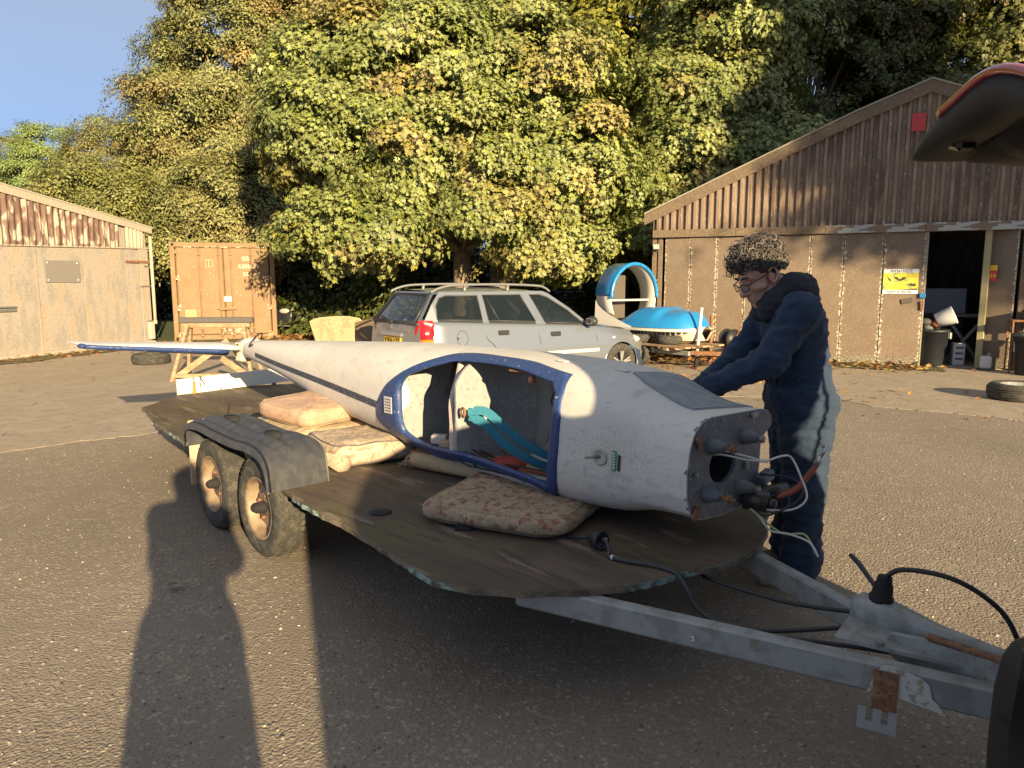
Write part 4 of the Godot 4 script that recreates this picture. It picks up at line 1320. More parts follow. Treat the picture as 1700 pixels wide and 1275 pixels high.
func left_shed() -> void:
	# gable wall facing the yard; eave at its far end
	var S5 := Vector2i(512, 512)
	var sheet := tmat(tex(S5, L(0.10, 0.055, 0.045), [
		[0.012, 0, 4, 0.35, 0.7, L(0.16, 0.10, 0.08), 0.9, 0.0, 0.25],
		[0.02, 0, 5, 0.52, 0.68, L(0.42, 0.385, 0.31), 0.8, 0.0, 0.22]], 61), 1.6, 0.85)
	var boards := tmat(tex(S5, L(0.30, 0.27, 0.235), [
		[0.012, 0, 5, 0.4, 0.7, L(0.25, 0.23, 0.205), 0.9, 0.0, 0.35],
		[0.014, 0, 5, 0.60, 0.74, L(0.35, 0.275, 0.20), 0.6, 0.0, 0.18],
		[0.05, 0, 4, 0.66, 0.74, L(0.38, 0.33, 0.27), 0.6],
		[0.06, 0, 4, 0.70, 0.76, L(0.15, 0.13, 0.115), 0.5]], 62), 2.4, 0.85)
	var cement := tmat(tex(Vector2i(256, 256), L(0.34, 0.31, 0.25), [[0.1, 0, 4, 0.5, 0.75, L(0.22, 0.2, 0.17), 0.8], [0.02, 0, 4, 0.5, 0.8, L(0.40, 0.36, 0.28), 0.7]], 63), 0.6, 0.95)
	var d := V(0.282, 0, -0.959)
	var xf := Transform3D(Basis(d, Vector3.UP, d.cross(Vector3.UP)), V(-11.70, 0, -8.58))
	var t := thing("left_shed", "weathered grey boarded shed with stained corrugated gable and pale verge", "shed", xf)
	# local x runs away from the camera along the wall; the wall ends at x = 10.1
	var Lw := 10.08
	var lint := func(x: float) -> float: return 2.06 + 0.0295 * (x - 3.0) + 0.05
	var verge := func(x: float) -> float: return 2.73 + (Lw - x) * 0.148
	var cb := corrugated(Lw - 0.75, func(x): return verge.call(x) - 0.02, func(x): return 2.19 + 0.022 * (x - 5.04), 0.146, 0.045, true)
	obj("gable_sheet", cb, sheet, t)
	var cb2 := corrugated(0.70, func(x): return verge.call(x + Lw - 0.74) - 0.02, 2.31, 0.1167, 0.045, true)
	lab(obj("gable_sheet", cb2, cement, t, Transform3D(Basis.IDENTITY, V(Lw - 0.74, 0, 0.012))), "clean pale corrugated sheet at the eave")
	var x := 0.0
	var k := 0
	while x < Lw - 0.4:
		var w: float = [1.16, 1.24, 1.10][k % 3]
		w = minf(w, Lw - 0.30 - x)
		var pb := MB.new(false)
		pb.box(V(x + w * 0.5, 1.11, -0.012 + 0.004 * (k % 2)), V(w - 0.008, 2.22 + 0.05 * (x / Lw) * 2.0, 0.03), Basis.IDENTITY, 0.003)
		obj("wall_board", pb, boards, t)
		var cs := MB.new(false)
		cs.box(V(x + w, 1.10, 0.010), V(0.03 if k % 2 else 0.006, 2.2, 0.012))
		if k % 2: obj("cover_strip", cs, boards, t)
		x += w
		k += 1
	var lb := MB.new(false)
	lb.box(V(Lw * 0.5, 2.20, 0.014), V(Lw, 0.03, 0.05), Basis(V(0, 0, 1), 0.022))
	obj("drip_rail", lb, cement, t)
	# hinged door end with strap hinges and hasp bars
	var db := MB.new(false)
	db.box(V(Lw - 0.16, 1.15, 0.008), V(0.27, 2.30, 0.03), Basis.IDENTITY, 0.004)
	obj("door_strip", db, boards, t)
	for q in [[1.98, 0.75, 0.055], [1.88, 0.20, 0.03], [1.40, 0.34, 0.03], [0.56, 0.20, 0.03]]:
		var hb := MB.new(false)
		hb.box(V(Lw - q[1] * 0.5, q[0], 0.035), V(q[1], q[2], 0.022), Basis.IDENTITY, 0.004)
		obj("strap_hinge", hb, M.rust if q[1] > 0.5 else M.dull, t)
	var bx := MB.new(false)
	bx.box(V(Lw - 0.10, 0.33, 0.06), V(0.13, 0.42, 0.09), Basis.IDENTITY, 0.01)
	obj("meter_box", bx, mat(L(0.42, 0.38, 0.3), 0.7), t)
	var dp := MB.new(true)
	dp.tube([V(Lw + 0.05, 2.60, 0.05), V(Lw + 0.05, 1.4, 0.05), V(Lw + 0.05, 0.5, 0.05)], 0.038, 12)
	dp.cyl(V(Lw + 0.05, 0.56, 0.05), V(Lw + 0.05, 0.48, 0.05), 0.046, 0.046, 12)
	obj("downpipe", dp, mat(L(0.38, 0.34, 0.26), 0.7), t)
	# patch panel with four pale bolts, bolt plate at the near end
	var pp := MB.new(false)
	pp.box(V(7.62, 1.73, 0.014), V(0.86, 0.46, 0.02), Basis.IDENTITY, 0.003)
	var pan := obj("patch_panel", pp, mat(L(0.19, 0.175, 0.165), 0.8), t)
	for q in [[-0.37, 0.18], [0.37, 0.18], [-0.37, -0.18], [0.37, -0.18]]:
		var bo := MB.new(true)
		bo.ball(V(7.62 + q[0], 1.73 + q[1], 0.026), V(0.022, 0.022, 0.01), 10)
		obj("bolt", bo, mat(L(0.5, 0.47, 0.42), 0.6), pan)
	var bl := MB.new(false)
	bl.box(V(6.0, 1.02, 0.04), V(0.9, 0.03, 0.03))
	bl.box(V(6.0, 0.955, 0.03), V(0.9, 0.045, 0.02))
	obj("door_bolt", bl, M.dull, t)
	var bs := MB.new(false)
	bs.box(V(Lw * 0.5, 0.03, 0.05), V(Lw, 0.10, 0.10), Basis.IDENTITY, 0.02)
	obj("concrete_sill", bs, cement, t)
	# roof: corrugated cement sheets behind a flat verge board; body behind
	var vb := MB.new(false)
	var y0: float = verge.call(Lw + 0.12)
	var y1: float = verge.call(-1.0)
	vb.prism(P2([Lw + 0.12, y0 - 0.05, Lw + 0.12, y0 + 0.10, -1.0, y1 + 0.14, -1.0, y1 - 0.06]), 0.02, 0.06)
	obj("verge_board", vb, cement, t)
	var vc := MB.new(false)
	vc.prism(P2([Lw + 0.14, y0 + 0.085, Lw + 0.14, y0 + 0.115, -1.0, y1 + 0.155, -1.0, y1 + 0.125]), -0.3, 0.075)
	obj("verge_cap", vc, cement, t)
	var rf := MB.new(false)
	rf.prism(P2([Lw + 0.14, y0 + 0.06, Lw + 0.14, y0 + 0.10, -1.0, y1 + 0.14, -1.0, y1 + 0.10]), -9.0, -0.3)
	obj("roof", rf, cement, t)
	var bd := MB.new(false)
	bd.prism(P2([0, 0, Lw - 0.02, 0, Lw - 0.02, verge.call(Lw), 0, verge.call(0.0)]), -8.8, -0.035)
	obj("wall", bd, boards, t)

func container() -> void:
	var d := V(0.952, 0, -0.306)
	var xf := Transform3D(Basis(d, Vector3.UP, d.cross(Vector3.UP)), V(-8.66, 0, -18.98))
	var paint := tmat(tex(Vector2i(512, 512), L(0.205, 0.13, 0.07), [
		[0.008, 0, 4, 0.4, 0.7, L(0.23, 0.148, 0.08), 0.8],
		[0.02, 0, 5, 0.65, 0.9, L(0.175, 0.108, 0.058), 0.4, 0.0, 0.3],
		[0.06, 0, 4, 0.80, 0.82, L(0.5, 0.42, 0.32), 0.8]], 65), 2.2, 0.75)
	var side := tmat(tex(Vector2i(256, 256), L(0.12, 0.075, 0.04), [[0.03, 0, 5, 0.5, 0.7, L(0.16, 0.14, 0.05), 0.9, 0.0, 0.3]], 66), 1.5, 0.85)
	var cream := mat(L(0.52, 0.46, 0.34), 0.7)
	var t := thing("shipping_container", "brown steel shipping container with locking bars and scraped white marks", "container", xf)
	var W := 2.52
	var H := 2.50
	var b := MB.new(false)
	b.box(V(W * 0.5, H * 0.5, -3.06), V(W - 0.10, H - 0.08, 5.9))
	obj("shell", b, side, t)
	var cs := corrugated(5.8, func(x): return H - 0.12, 0.14, 0.28, 0.045, false)
	obj("corrugated_side", cs, side, t, Transform3D(Basis(Vector3.UP, -PI / 2), V(0.045, 0, -5.95)))
	for x in [0.06, W - 0.06]:
		var pb := MB.new(false)
		pb.box(V(x, H * 0.5, 0.0), V(0.12, H, 0.12), Basis.IDENTITY, 0.012)
		obj("corner_post", pb, paint, t)
	for y in [H - 0.06, 0.07]:
		var rb := MB.new(false)
		rb.box(V(W * 0.5, y, 0.002), V(W - 0.24, 0.12 if y > 1 else 0.14, 0.11), Basis.IDENTITY, 0.01)
		obj("end_rail", rb, paint, t)
	var rs := MB.new(false)
	rs.box(V(0.06, H - 0.05, -3.1), V(0.11, 0.09, 6.0), Basis.IDENTITY, 0.01)
	obj("side_rail", rs, side, t)
	for x in [0.08, W - 0.08]:
		for y in [H - 0.06, 0.06]:
			var cb := MB.new(false)
			cb.box(V(x, y, 0.012), V(0.165, 0.125, 0.13), Basis.IDENTITY, 0.008)
			obj("corner_casting", cb, paint, t)
			var hb := MB.new(true)
			hb.cyl(V(x, y, 0.06), V(x, y, 0.0795), 0.036, 0.036, 16)
			obj("casting_hole", hb, M.blackmatt, t)
	for i in 2:
		var lb := MB.new(false)
		lb.box(V(0.135 + 0.555 + i * 1.125 + 0.005, 1.26, 0.0), V(1.105, 2.22, 0.05), Basis.IDENTITY, 0.008)
		var leaf := obj("door_leaf", lb, paint, t)
		var sb := MB.new(false)
		sb.box(V(0.135 + 0.555 + i * 1.125 + 0.005, 1.26, 0.018), V(1.085, 2.2, 0.03), Basis.IDENTITY, 0.012)
		obj("door_gasket", sb, paint, leaf)
	for x in [0.68, 1.15, 1.44, 1.94]:
		var rb := MB.new(true)
		rb.cyl(V(x, 0.08, 0.07), V(x, 2.44, 0.07), 0.017, 0.017, 12)
		var rod := obj("locking_rod", rb, paint, t)
		for y in [0.14, 0.30, 2.20, 2.40]:
			var kb := MB.new(false)
			kb.box(V(x, y, 0.065), V(0.075, 0.05, 0.055), Basis.IDENTITY, 0.006)
			obj("rod_keeper", kb, paint, rod)
	for q in [[1.15, 1.02], [1.44, 1.05]]:
		var hb := MB.new(false)
		hb.box(V(q[0] + (0.18 if q[0] < 1.3 else -0.18), q[1] - 0.22, 0.095), V(0.40, 0.035, 0.018), Basis(V(0, 0, 1), 0.05), 0.004)
		obj("lever_handle", hb, paint, t)
	for x in [0.115, W - 0.115]:
		for y in [0.16, 0.86, 1.60, 2.26]:
			var hb := MB.new(false)
			hb.box(V(x, y, 0.062), V(0.10, 0.10, 0.02), Basis.IDENTITY, 0.004)
			obj("door_hinge", hb, paint, t)
			# scraped marks round the hinges
			var mb := MB.new(false)
			var s := 1.0 if x < 1 else -1.0
			for k in 5:
				mb.box(V(x + s * (0.02 + rng.randf() * 0.08), y + rng.randf_range(-0.07, 0.06), 0.0735), V(rng.randf_range(0.012, 0.05), rng.randf_range(0.01, 0.05), 0.002), Basis(V(0, 0, 1), rng.randf_range(-0.8, 0.8)))
			if y < 2: obj("scraped_paint", mb, cream, t).set_meta("kind", "stuff")
	var nb := MB.new(false)
	nb.box(V(1.33, 1.06, 0.0315), V(0.19, 0.12, 0.006))
	obj("white_plate", nb, mat(L(0.66, 0.63, 0.58), 0.6), t)
	var pb2 := MB.new(false)
	pb2.box(V(0.42, 0.62, 0.0305), V(0.22, 0.32, 0.006))
	obj("tan_sheet", pb2, mat(L(0.42, 0.27, 0.13), 0.8), t)
	var fr := MB.new(false)
	for q in [[0.42, 0.785, 0.24, 0.012], [0.42, 0.455, 0.24, 0.012], [0.30, 0.62, 0.012, 0.33], [0.54, 0.62, 0.012, 0.33], [0.92, 2.07, 0.17, 0.008], [0.91, 1.97, 0.012, 0.2], [0.84, 1.97, 0.008, 0.2], [1.0, 1.98, 0.008, 0.19], [0.92, 1.88, 0.18, 0.008]]:
		fr.box(V(q[0], q[1], 0.0345), V(q[2], q[3], 0.002), Basis(V(0, 0, 1), 0.12 if q[1] < 1.9 and q[1] > 1 else 0.0))
	obj("scraped_frame", fr, mat(L(0.46, 0.38, 0.25), 0.7), t).set_meta("kind", "stuff")
	var ed := MB.new(false)
	for k in 26: ed.box(V(rng.randf_range(0.3, 2.3), 2.385 + rng.randf_range(-0.012, 0.012), 0.0595), V(rng.randf_range(0.02, 0.14), 0.01, 0.002))
	for k in 30: ed.box(V(rng.randf_range(1.1, 1.9), rng.randf_range(0.1, 0.3), 0.034), V(rng.randf_range(0.012, 0.06), rng.randf_range(0.012, 0.05), 0.002))
	obj("scraped_paint", ed, cream, t).set_meta("kind", "stuff")
	words("GS", 0.11, cream, t, Transform3D(Basis.IDENTITY, V(1.80, 2.10, 0.034)), false)
	words("A205", 0.10, cream, t, Transform3D(Basis.IDENTITY, V(1.765, 1.90, 0.034)), false)
	words("22", 0.10, cream, t, Transform3D(Basis.IDENTITY, V(2.06, 1.90, 0.034)), false)
	words("SG", 0.10, cream, t, Transform3D(Basis.IDENTITY, V(1.81, 1.70, 0.034)), false)
	words("13", 0.10, cream, t, Transform3D(Basis.IDENTITY, V(2.07, 1.70, 0.034)), false)

func hangar() -> void:
	var S5 := Vector2i(512, 512)
	var clad := tmat(tex(S5, L(0.20, 0.145, 0.105), [
		[0.015, 0, 4, 0.4, 0.7, L(0.24, 0.18, 0.13), 0.8, 0.0, 0.3],
		[0.012, 0, 5, 0.45, 0.7, L(0.115, 0.08, 0.058), 0.8, 0.0, 0.15],
		[0.05, 0, 4, 0.78, 0.82, L(0.33, 0.31, 0.27), 0.8, 0.0, 0.4]], 71), 1.7, 0.85)
	var trim := tmat(tex(S5, L(0.125, 0.09, 0.062), [
		[0.02, 0, 5, 0.45, 0.7, L(0.165, 0.12, 0.08), 0.8],
		[0.03, 0, 5, 0.62, 0.72, L(0.20, 0.14, 0.06), 0.7],
		[0.10, 0, 3, 0.76, 0.80, L(0.42, 0.42, 0.38), 0.8]], 72), 0.9, 0.9)
	var peelc := L(0.47, 0.43, 0.33)
	var doors := []
	for k in 3:
		doors.append(tmat(tex(Vector2i(256, 1024), L(0.15, 0.108, 0.075), [
			[0.006, 0, 4, 0.4, 0.7, L(0.165, 0.122, 0.087), 0.9],
			[0.03, 0, 4, 0.5, 0.8, L(0.135, 0.097, 0.067), 0.5],
			[0.035, 0, 5, 0.905, 0.92, peelc, 0.95, 0.1, 1.0, func(u, v): return 0.52 * maxf(0.0, 1.0 - minf(u, 1.0 - u) * 10.0) + 0.20 * maxf(0.0, (v - 0.86) * 5.0)],
			[0.025, 0, 3, 0.95, 0.96, L(0.53, 0.50, 0.40), 0.95],
			[0.05, 0, 5, 0.62, 0.66, L(0.05, 0.045, 0.035), 0.8, 0.0, 1.0, func(u, v): return 0.55 * maxf(0.0, (v - 0.9) * 8.0) - 0.25],
			[0.07, 0, 4, 0.60, 0.62, L(0.24, 0.27, 0.20), 0.9, 0.0, 1.0, func(u, v): return 0.30 * maxf(0.0, (v - 0.90) * 9.0) - 0.16]], 80 + k, false, false), 1.0, 0.7, 0.0, false))
	var pale := tmat(tex(Vector2i(256, 256), L(0.165, 0.12, 0.085), [[0.03, 0, 5, 0.5, 0.54, L(0.33, 0.35, 0.32), 0.95, 0.0, 4.0]], 74), 0.8, 0.7)
	var d := V(0.906, 0, 0.424)
	var xf := Transform3D(Basis(d, Vector3.UP, d.cross(Vector3.UP)), V(3.003, 0, -15.30))
	var t := thing("hangar", "brown hangar with corrugated gable and tall flaking sliding doors", "hangar", xf)
	var rx := 4.66
	var slope := (4.96 - 2.86) / (rx + 0.17)
	var rtop := func(x: float) -> float: return 2.93 + slope * (x + 0.17) if x < rx else 4.96 - slope * 0.93 * (x - rx)
	var Lw := 9.6
	var cl := corrugated(Lw + 0.13, func(x): return rtop.call(x - 0.13) - 0.16, 2.545, 0.146, 0.05, false)
	obj("gable_cladding", cl, clad, t, Transform3D(Basis.IDENTITY, V(-0.13, 0, 0.03)))
	# barge boards up the verge, with a capping that catches light
	var segs := [-0.30, 0.95, 2.25, 3.45, 4.66, 5.9, 7.2, 8.6, 9.7]
	for i in segs.size() - 1:
		var x0: float = segs[i]
		var x1: float = segs[i + 1]
		var b := MB.new(false)
		var k := 0.004 * (i % 2)
		b.prism(P2([x0, rtop.call(x0) - 0.22, x1 + 0.01, rtop.call(x1) - 0.22, x1 + 0.01, rtop.call(x1) - 0.01, x0, rtop.call(x0) - 0.01]), 0.085 + k, 0.115 + k)
		obj("barge_board", b, trim, t)
		var c := MB.new(false)
		c.prism(P2([x0, rtop.call(x0) - 0.008, x1 + 0.005, rtop.call(x1) - 0.008, x1 + 0.005, rtop.call(x1) + 0.022, x0, rtop.call(x0) + 0.022]), -0.25, 0.135 + k)
		obj("verge_cap", c, mat(L(0.27, 0.25, 0.2), 0.9) if i == 0 else t.get_child(2).material_override, t)
	# lintel: track box over the doors, pale where the paint has gone
	for i in 6:
		var lb := MB.new(false)
		var x0 := -0.13 + i * 1.62
		lb.box(V(x0 + 0.81, 2.47, 0.055), V(1.614, 0.15, 0.09), Basis(V(0, 0, 1), 0.002 * (i % 3 - 1)), 0.006)
		obj("door_track", lb, trim if i < 2 else pale, t)
	# door leaves, each a panel with its own edge strip
	var xs := [0.12, 0.64, 1.15, 1.70, 2.29, 2.87, 3.44, 4.10, 4.77]
	for i in xs.size() - 1:
		var w: float = xs[i + 1] - xs[i]
		var uvf := func(p: Vector3) -> Vector2: return Vector2(p.x / w + 0.5, 0.5 - p.y / 2.4)
		var b := MB.new(false, uvf)
		b.box(Vector3.ZERO, V(w - 0.010, 2.36, 0.05), Basis.IDENTITY, 0.004)
		obj("door_panel", b, doors[i % 3], t, Transform3D(Basis(V(0, 1, 0), 0.02 * (i % 2) - 0.01), V(xs[i] + w * 0.5, 1.21, 0.012 * (i % 2))))
	var last := MB.new(false)
	last.box(V(4.785, 1.21, 0.0), V(0.028, 2.37, 0.07), Basis.IDENTITY, 0.003)
	obj("door_edge", last, tmat(tex(Vector2i(256, 256), L(0.30, 0.30, 0.24), [[0.05, 0, 4, 0.5, 0.6, L(0.17, 0.12, 0.085), 0.9]], 75), 0.4, 0.8), t)
	# right leaf standing ajar, jamb, and the panel beyond
	for q in [[5.66, 6.16, -0.10, -0.35], [6.30, 6.95, 0.02, 0.0], [6.95, 7.6, 0.0, 0.0], [7.6, 8.3, 0.01, 0.0], [8.3, 9.4, 0.0, 0.0]]:
		var w: float = q[1] - q[0]
		var uvf := func(p: Vector3) -> Vector2: return Vector2(p.x / w + 0.5, 0.5 - p.y / 2.4)
		var b := MB.new(false, uvf)
		b.box(Vector3.ZERO, V(w, 2.36, 0.05), Basis.IDENTITY, 0.004)
		obj("door_panel", b, doors[1], t, Transform3D(Basis(Vector3.UP, q[3]), V(q[0] + w * 0.5, 1.21, q[2])))
	var ep := MB.new(false)
	ep.box(V(5.70, 1.21, -0.02), V(0.10, 2.37, 0.07), Basis(Vector3.UP, -0.35), 0.004)
	obj("door_edge", ep, mat(L(0.30, 0.27, 0.15), 0.8), t)
	for x in [-0.10, 0.02, 6.24]:
		var jb := MB.new(false)
		jb.box(V(x, 1.22, 0.01 if x > 1 else -0.03), V(0.09, 2.44, 0.08), Basis.IDENTITY, 0.004)
		obj("jamb", jb, trim, t)
	# the rest of the building: left side wall, roof, back and inner floor, so that the opening looks into a real dark shed
	var sw := MB.new(false)
	sw.box(V(-0.14, 1.43, -5.05), V(0.06, 2.86, 9.9))
	sw.box(V(9.45, 1.2, -5.05), V(0.06, 2.4, 9.9))
	sw.box(V(4.66, 1.2, -9.95), V(9.3, 2.4, 0.06))
	obj("wall", sw, clad, t)
	var rf := MB.new(false)
	rf.prism(P2([-0.30, rtop.call(-0.30) - 0.09, rx, 4.96 - 0.09, rx, 4.96 - 0.02, -0.30, rtop.call(-0.30) - 0.02]), -10.2, 0.06)
	rf.prism(P2([rx + 0.002, 4.96 - 0.09, 9.7, rtop.call(9.7) - 0.09, 9.7, rtop.call(9.7) - 0.02, rx + 0.002, 4.96 - 0.02]), -10.2, 0.06)
	obj("roof", rf, clad, t)
	var bk := MB.new(false)
	bk.prism(P2([-0.1, 2.3, 9.4, 2.3, 9.4, 2.7, rx, 4.8, -0.1, 2.75]), -9.9, -9.86)
	obj("back_gable", bk, clad, t)
	var fl := MB.new(false)
	fl.box(V(4.66, 0.012, -4.95), V(9.2, 0.016, 9.8))
	obj("shed_floor", fl, M.concrete, t)
	# red square high on the gable
	var rs := MB.new(false)
	rs.box(V(4.50, 4.26, 0.09), V(0.22, 0.30, 0.012), Basis.IDENTITY, 0.003)
	obj("red_sign", rs, mat(L(0.42, 0.035, 0.03), 0.5), t)
	# flood lamp at the corner
	var fl2 := MB.new(false)
	fl2.box(V(-0.03, 2.22, 0.12), V(0.13, 0.11, 0.07), Basis(V(1, 0, 0), 0.3), 0.008)
	var lamp := obj("flood_lamp", fl2, M.dull, t)
	var fg := MB.new(false)
	fg.box(V(-0.03, 2.218, 0.155), V(0.11, 0.09, 0.012), Basis(V(1, 0, 0), 0.3))
	obj("lamp_glass", fg, mat(L(0.5, 0.52, 0.45), 0.15), lamp)
	var se := MB.new(true)
	se.ball(V(-0.03, 2.12, 0.12), Vector3.ONE * 0.03, 12)
	obj("lamp_sensor", se, M.black, lamp)
	# painted sign: lettering above and below a yellow sky with aircraft shapes
	var s := thing("aerial_sign", "yellow picture sign with black aircraft and two white lettered bands on the hangar door", "sign", xf * Transform3D(Basis.IDENTITY, V(4.40, 1.525, 0.052)))
	var pw := 0.56
	var p0 := MB.new(false)
	p0.box(V(0, 0, 0), V(pw, 0.44, 0.006))
	obj("board", p0, tmat(tex(Vector2i(256, 256), L(0.62, 0.52, 0.05), [[0.010, 0, 3, 0.48, 0.7, L(0.36, 0.40, 0.09), 0.95], [0.02, 0, 3, 0.62, 0.85, L(0.20, 0.24, 0.10), 0.8]], 76), 0.9, 0.5), s)
	for q in [[0.187, 0.068], [-0.186, 0.07]]:
		var wb := MB.new(false)
		wb.box(V(0, q[0], 0.004), V(pw, q[1], 0.004))
		obj("white_band", wb, mat(L(0.6, 0.62, 0.68), 0.5), s)
	var ink := mat(L(0.012, 0.014, 0.016), 0.6)
	words("Aerial DEPT", 0.052, ink, s, Transform3D(Basis.IDENTITY, V(0.0, 0.186, 0.0065)), true, "lettering", 0.36)
	words("Spirit in the sky", 0.046, ink, s, Transform3D(Basis.IDENTITY, V(-0.01, -0.186, 0.0065)), true, "lettering", 0.40)
	var fig := [P2([-0.25, 0.12, -0.20, 0.075, -0.155, 0.03, -0.16, 0.0, -0.19, 0.02, -0.215, 0.07]), P2([-0.12, 0.075, -0.06, 0.085, -0.03, 0.04, -0.015, 0.06, 0.0, 0.04, 0.02, 0.075, 0.10, 0.078, 0.06, 0.035, 0.01, 0.01, -0.02, 0.008, -0.08, 0.04]), P2([0.06, -0.055, 0.15, -0.05, 0.17, -0.025, 0.20, -0.045, 0.24, -0.02, 0.235, -0.055, 0.26, -0.08, 0.20, -0.085, 0.14, -0.07]), P2([-0.24, -0.15, -0.02, -0.145, 0.27, -0.12, 0.27, -0.15])]
	for f in fig:
		var ib := MB.new(false)
		ib.prism(f, 0.0035, 0.005)
		obj("aircraft_print", ib, mat(L(0.035, 0.04, 0.012), 0.6), s)
	var ln := MB.new(false)
	ln.box(V(0.18, 0.085, 0.004), V(0.17, 0.005, 0.002), Basis(V(0, 0, 1), 0.04))
	obj("aircraft_print", ln, mat(L(0.035, 0.04, 0.012), 0.6), s)
	# latch parts below the sign
	var la := thing("door_latch", "dark hasp plate and blue padlock on the sliding door edge", "latch", xf * Transform3D(Basis.IDENTITY, V(4.62, 1.26, 0.05)))
	var h1 := MB.new(false)
	h1.box(V(-0.10, -0.08, 0.006), V(0.18, 0.09, 0.012), Basis(V(0, 0, 1), 0.18), 0.003)
	obj("hasp", h1, mat(L(0.10, 0.08, 0.065), 0.6, 0.3), la)
	var h2 := MB.new(false)
	h2.box(V(0.14, 0.02, 0.02), V(0.10, 0.085, 0.03), Basis.IDENTITY, 0.008)
	obj("padlock", h2, mat(L(0.03, 0.19, 0.42), 0.5), la)
	var h3 := MB.new(false)
	h3.box(V(0.14, -0.16, 0.015), V(0.05, 0.16, 0.02), Basis(V(0, 0, 1), 0.1), 0.003)
	obj("staple", h3, M.rust, la)
	# red and yellow notice on the right leaf
	var n := thing("fire_notice", "small red and yellow notice on the ajar hangar door", "notice", xf * Transform3D(Basis(Vector3.UP, -0.35), V(5.79, 1.66, -0.03)))
	for q in [[0.10, 0.09, L(0.62, 0.42, 0.02)], [-0.035, 0.18, L(0.45, 0.03, 0.03)]]:
		var nb := MB.new(false)
		nb.box(V(0, q[0], 0.0), V(0.15, q[1], 0.006))
		obj("notice_panel", nb, mat(q[2], 0.5), n)
	words("No", 0.07, mat(L(0.62, 0.42, 0.02), 0.5), n, Transform3D(Basis.IDENTITY, V(0, -0.03, 0.005)), false)
var sprigs := {}

func leaf_shape(kind: int) -> Array:
	# outline of a leaf lying in x, z with its stalk at the origin, tip towards +z
	if kind == 0:   # five-lobed
		return P2([0.0, 0.0, 0.30, 0.06, 0.46, 0.30, 0.26, 0.36, 0.42, 0.68, 0.16, 0.60, 0.0, 1.0, -0.16, 0.60, -0.42, 0.68, -0.26, 0.36, -0.46, 0.30, -0.30, 0.06])
	if kind == 1:   # long leaflet
		return P2([0.0, 0.0, 0.10, 0.3, 0.20, 0.68, 0.10, 0.92, 0.0, 1.0, -0.10, 0.92, -0.20, 0.68, -0.10, 0.3])
	return P2([0.0, 0.0, 0.22, 0.25, 0.26, 0.55, 0.12, 0.85, 0.0, 1.0, -0.12, 0.85, -0.26, 0.55, -0.22, 0.25])

func sprig(kind: int, leaves: int, size: float, spread: float, seeds: float, sd: int) -> ArrayMesh:
	var r := RandomNumberGenerator.new()
	r.seed = sd
	var v := PackedVector3Array()
	var nn := PackedVector3Array()
	var cc := PackedColorArray()
	var shape := leaf_shape(kind)
	var put_leaf := func(o: Vector3, dir: Vector3, up: Vector3, s: float, c: Color) -> void:
		var z := dir.normalized()
		var x := up.cross(z).normalized()
		var y := z.cross(x)
		var P := []
		for q: Vector2 in shape:
			# cupped along the midrib, drooping to the tip
			P.append(o + (x * q.x + z * q.y + y * (0.30 * absf(q.x) - 0.16 * q.y * q.y)) * s)
		var mid := o + (z * 0.45 + y * -0.05) * s
		for i in P.size():
			var a: Vector3 = P[i]
			var b: Vector3 = P[(i + 1) % P.size()]
			var n := (b - mid).cross(a - mid).normalized()
			if n.dot(y) < 0.0: n = -n
			n = (n + y * 0.6).normalized()
			for p in [mid, a, b]:
				v.append(p); nn.append(n); cc.append(c)
	for i in leaves:
		var t := float(i) / leaves
		var az := i * 2.4 + r.randf() * 0.9
		var out := V(cos(az), r.randf_range(-0.25, 0.5), sin(az))
		var o := V(0, (t - 0.5) * spread * 0.8, 0) + out * spread * r.randf_range(0.15, 0.75)
		var g := r.randf_range(0.72, 1.25)
		var c := Color(g, g, g)
		if r.randf() < 0.14: c = Color(g * 1.5, g * 1.12, g * 0.6)
		if kind == 1:
			var fan := out.cross(Vector3.UP).normalized()
			for k in 5:
				var an := (k - 2) * 0.55
				put_leaf.call(o, out * cos(an) + fan * sin(an) + V(0, -0.35, 0), Vector3.UP + out * 0.5, size * (1.0 - 0.12 * absf(k - 2)) * r.randf_range(0.85, 1.1), c)
		else:
			put_leaf.call(o, out + V(0, r.randf_range(-0.5, 0.1), 0), (Vector3.UP + out * r.randf_range(0.2, 1.2) + V(r.randf_range(-0.4, 0.4), 0, r.randf_range(-0.4, 0.4))), size * r.randf_range(0.7, 1.2), c)
	# bare twigs between the leaves
	for i in 7:
		var az := r.randf() * TAU
		var e := V(cos(az), r.randf_range(-0.2, 0.6), sin(az)) * spread * 0.8
		var w := e.cross(Vector3.UP).normalized() * 0.006
		for p in [-w, e, w]:
			v.append(p); nn.append(Vector3.UP); cc.append(Color(0.55, 0.42, 0.5))
	# bunches of winged seeds
	for i in int(seeds):
		var az := r.randf() * TAU
		var o := V(cos(az), r.randf_range(-0.3, 0.5), sin(az)) * spread * r.randf_range(0.3, 0.8)
		for k in 4:
			var d := V(r.randf_range(-1, 1), -0.6, r.randf_range(-1, 1)).normalized()
			var w := d.cross(Vector3.UP).normalized() * size * 0.14
			var e := o + d * size * 0.55
			var n := d.cross(w).normalized()
			for p in [o, e + w, e - w]:
				v.append(p); nn.append(n); cc.append(Color(2.6, 1.15, 0.55))
	var arr := []
	arr.resize(Mesh.ARRAY_MAX)
	arr[Mesh.ARRAY_VERTEX] = v
	arr[Mesh.ARRAY_NORMAL] = nn
	arr[Mesh.ARRAY_COLOR] = cc
	var m := ArrayMesh.new()
	m.add_surface_from_arrays(Mesh.PRIMITIVE_TRIANGLES, arr)
	return m

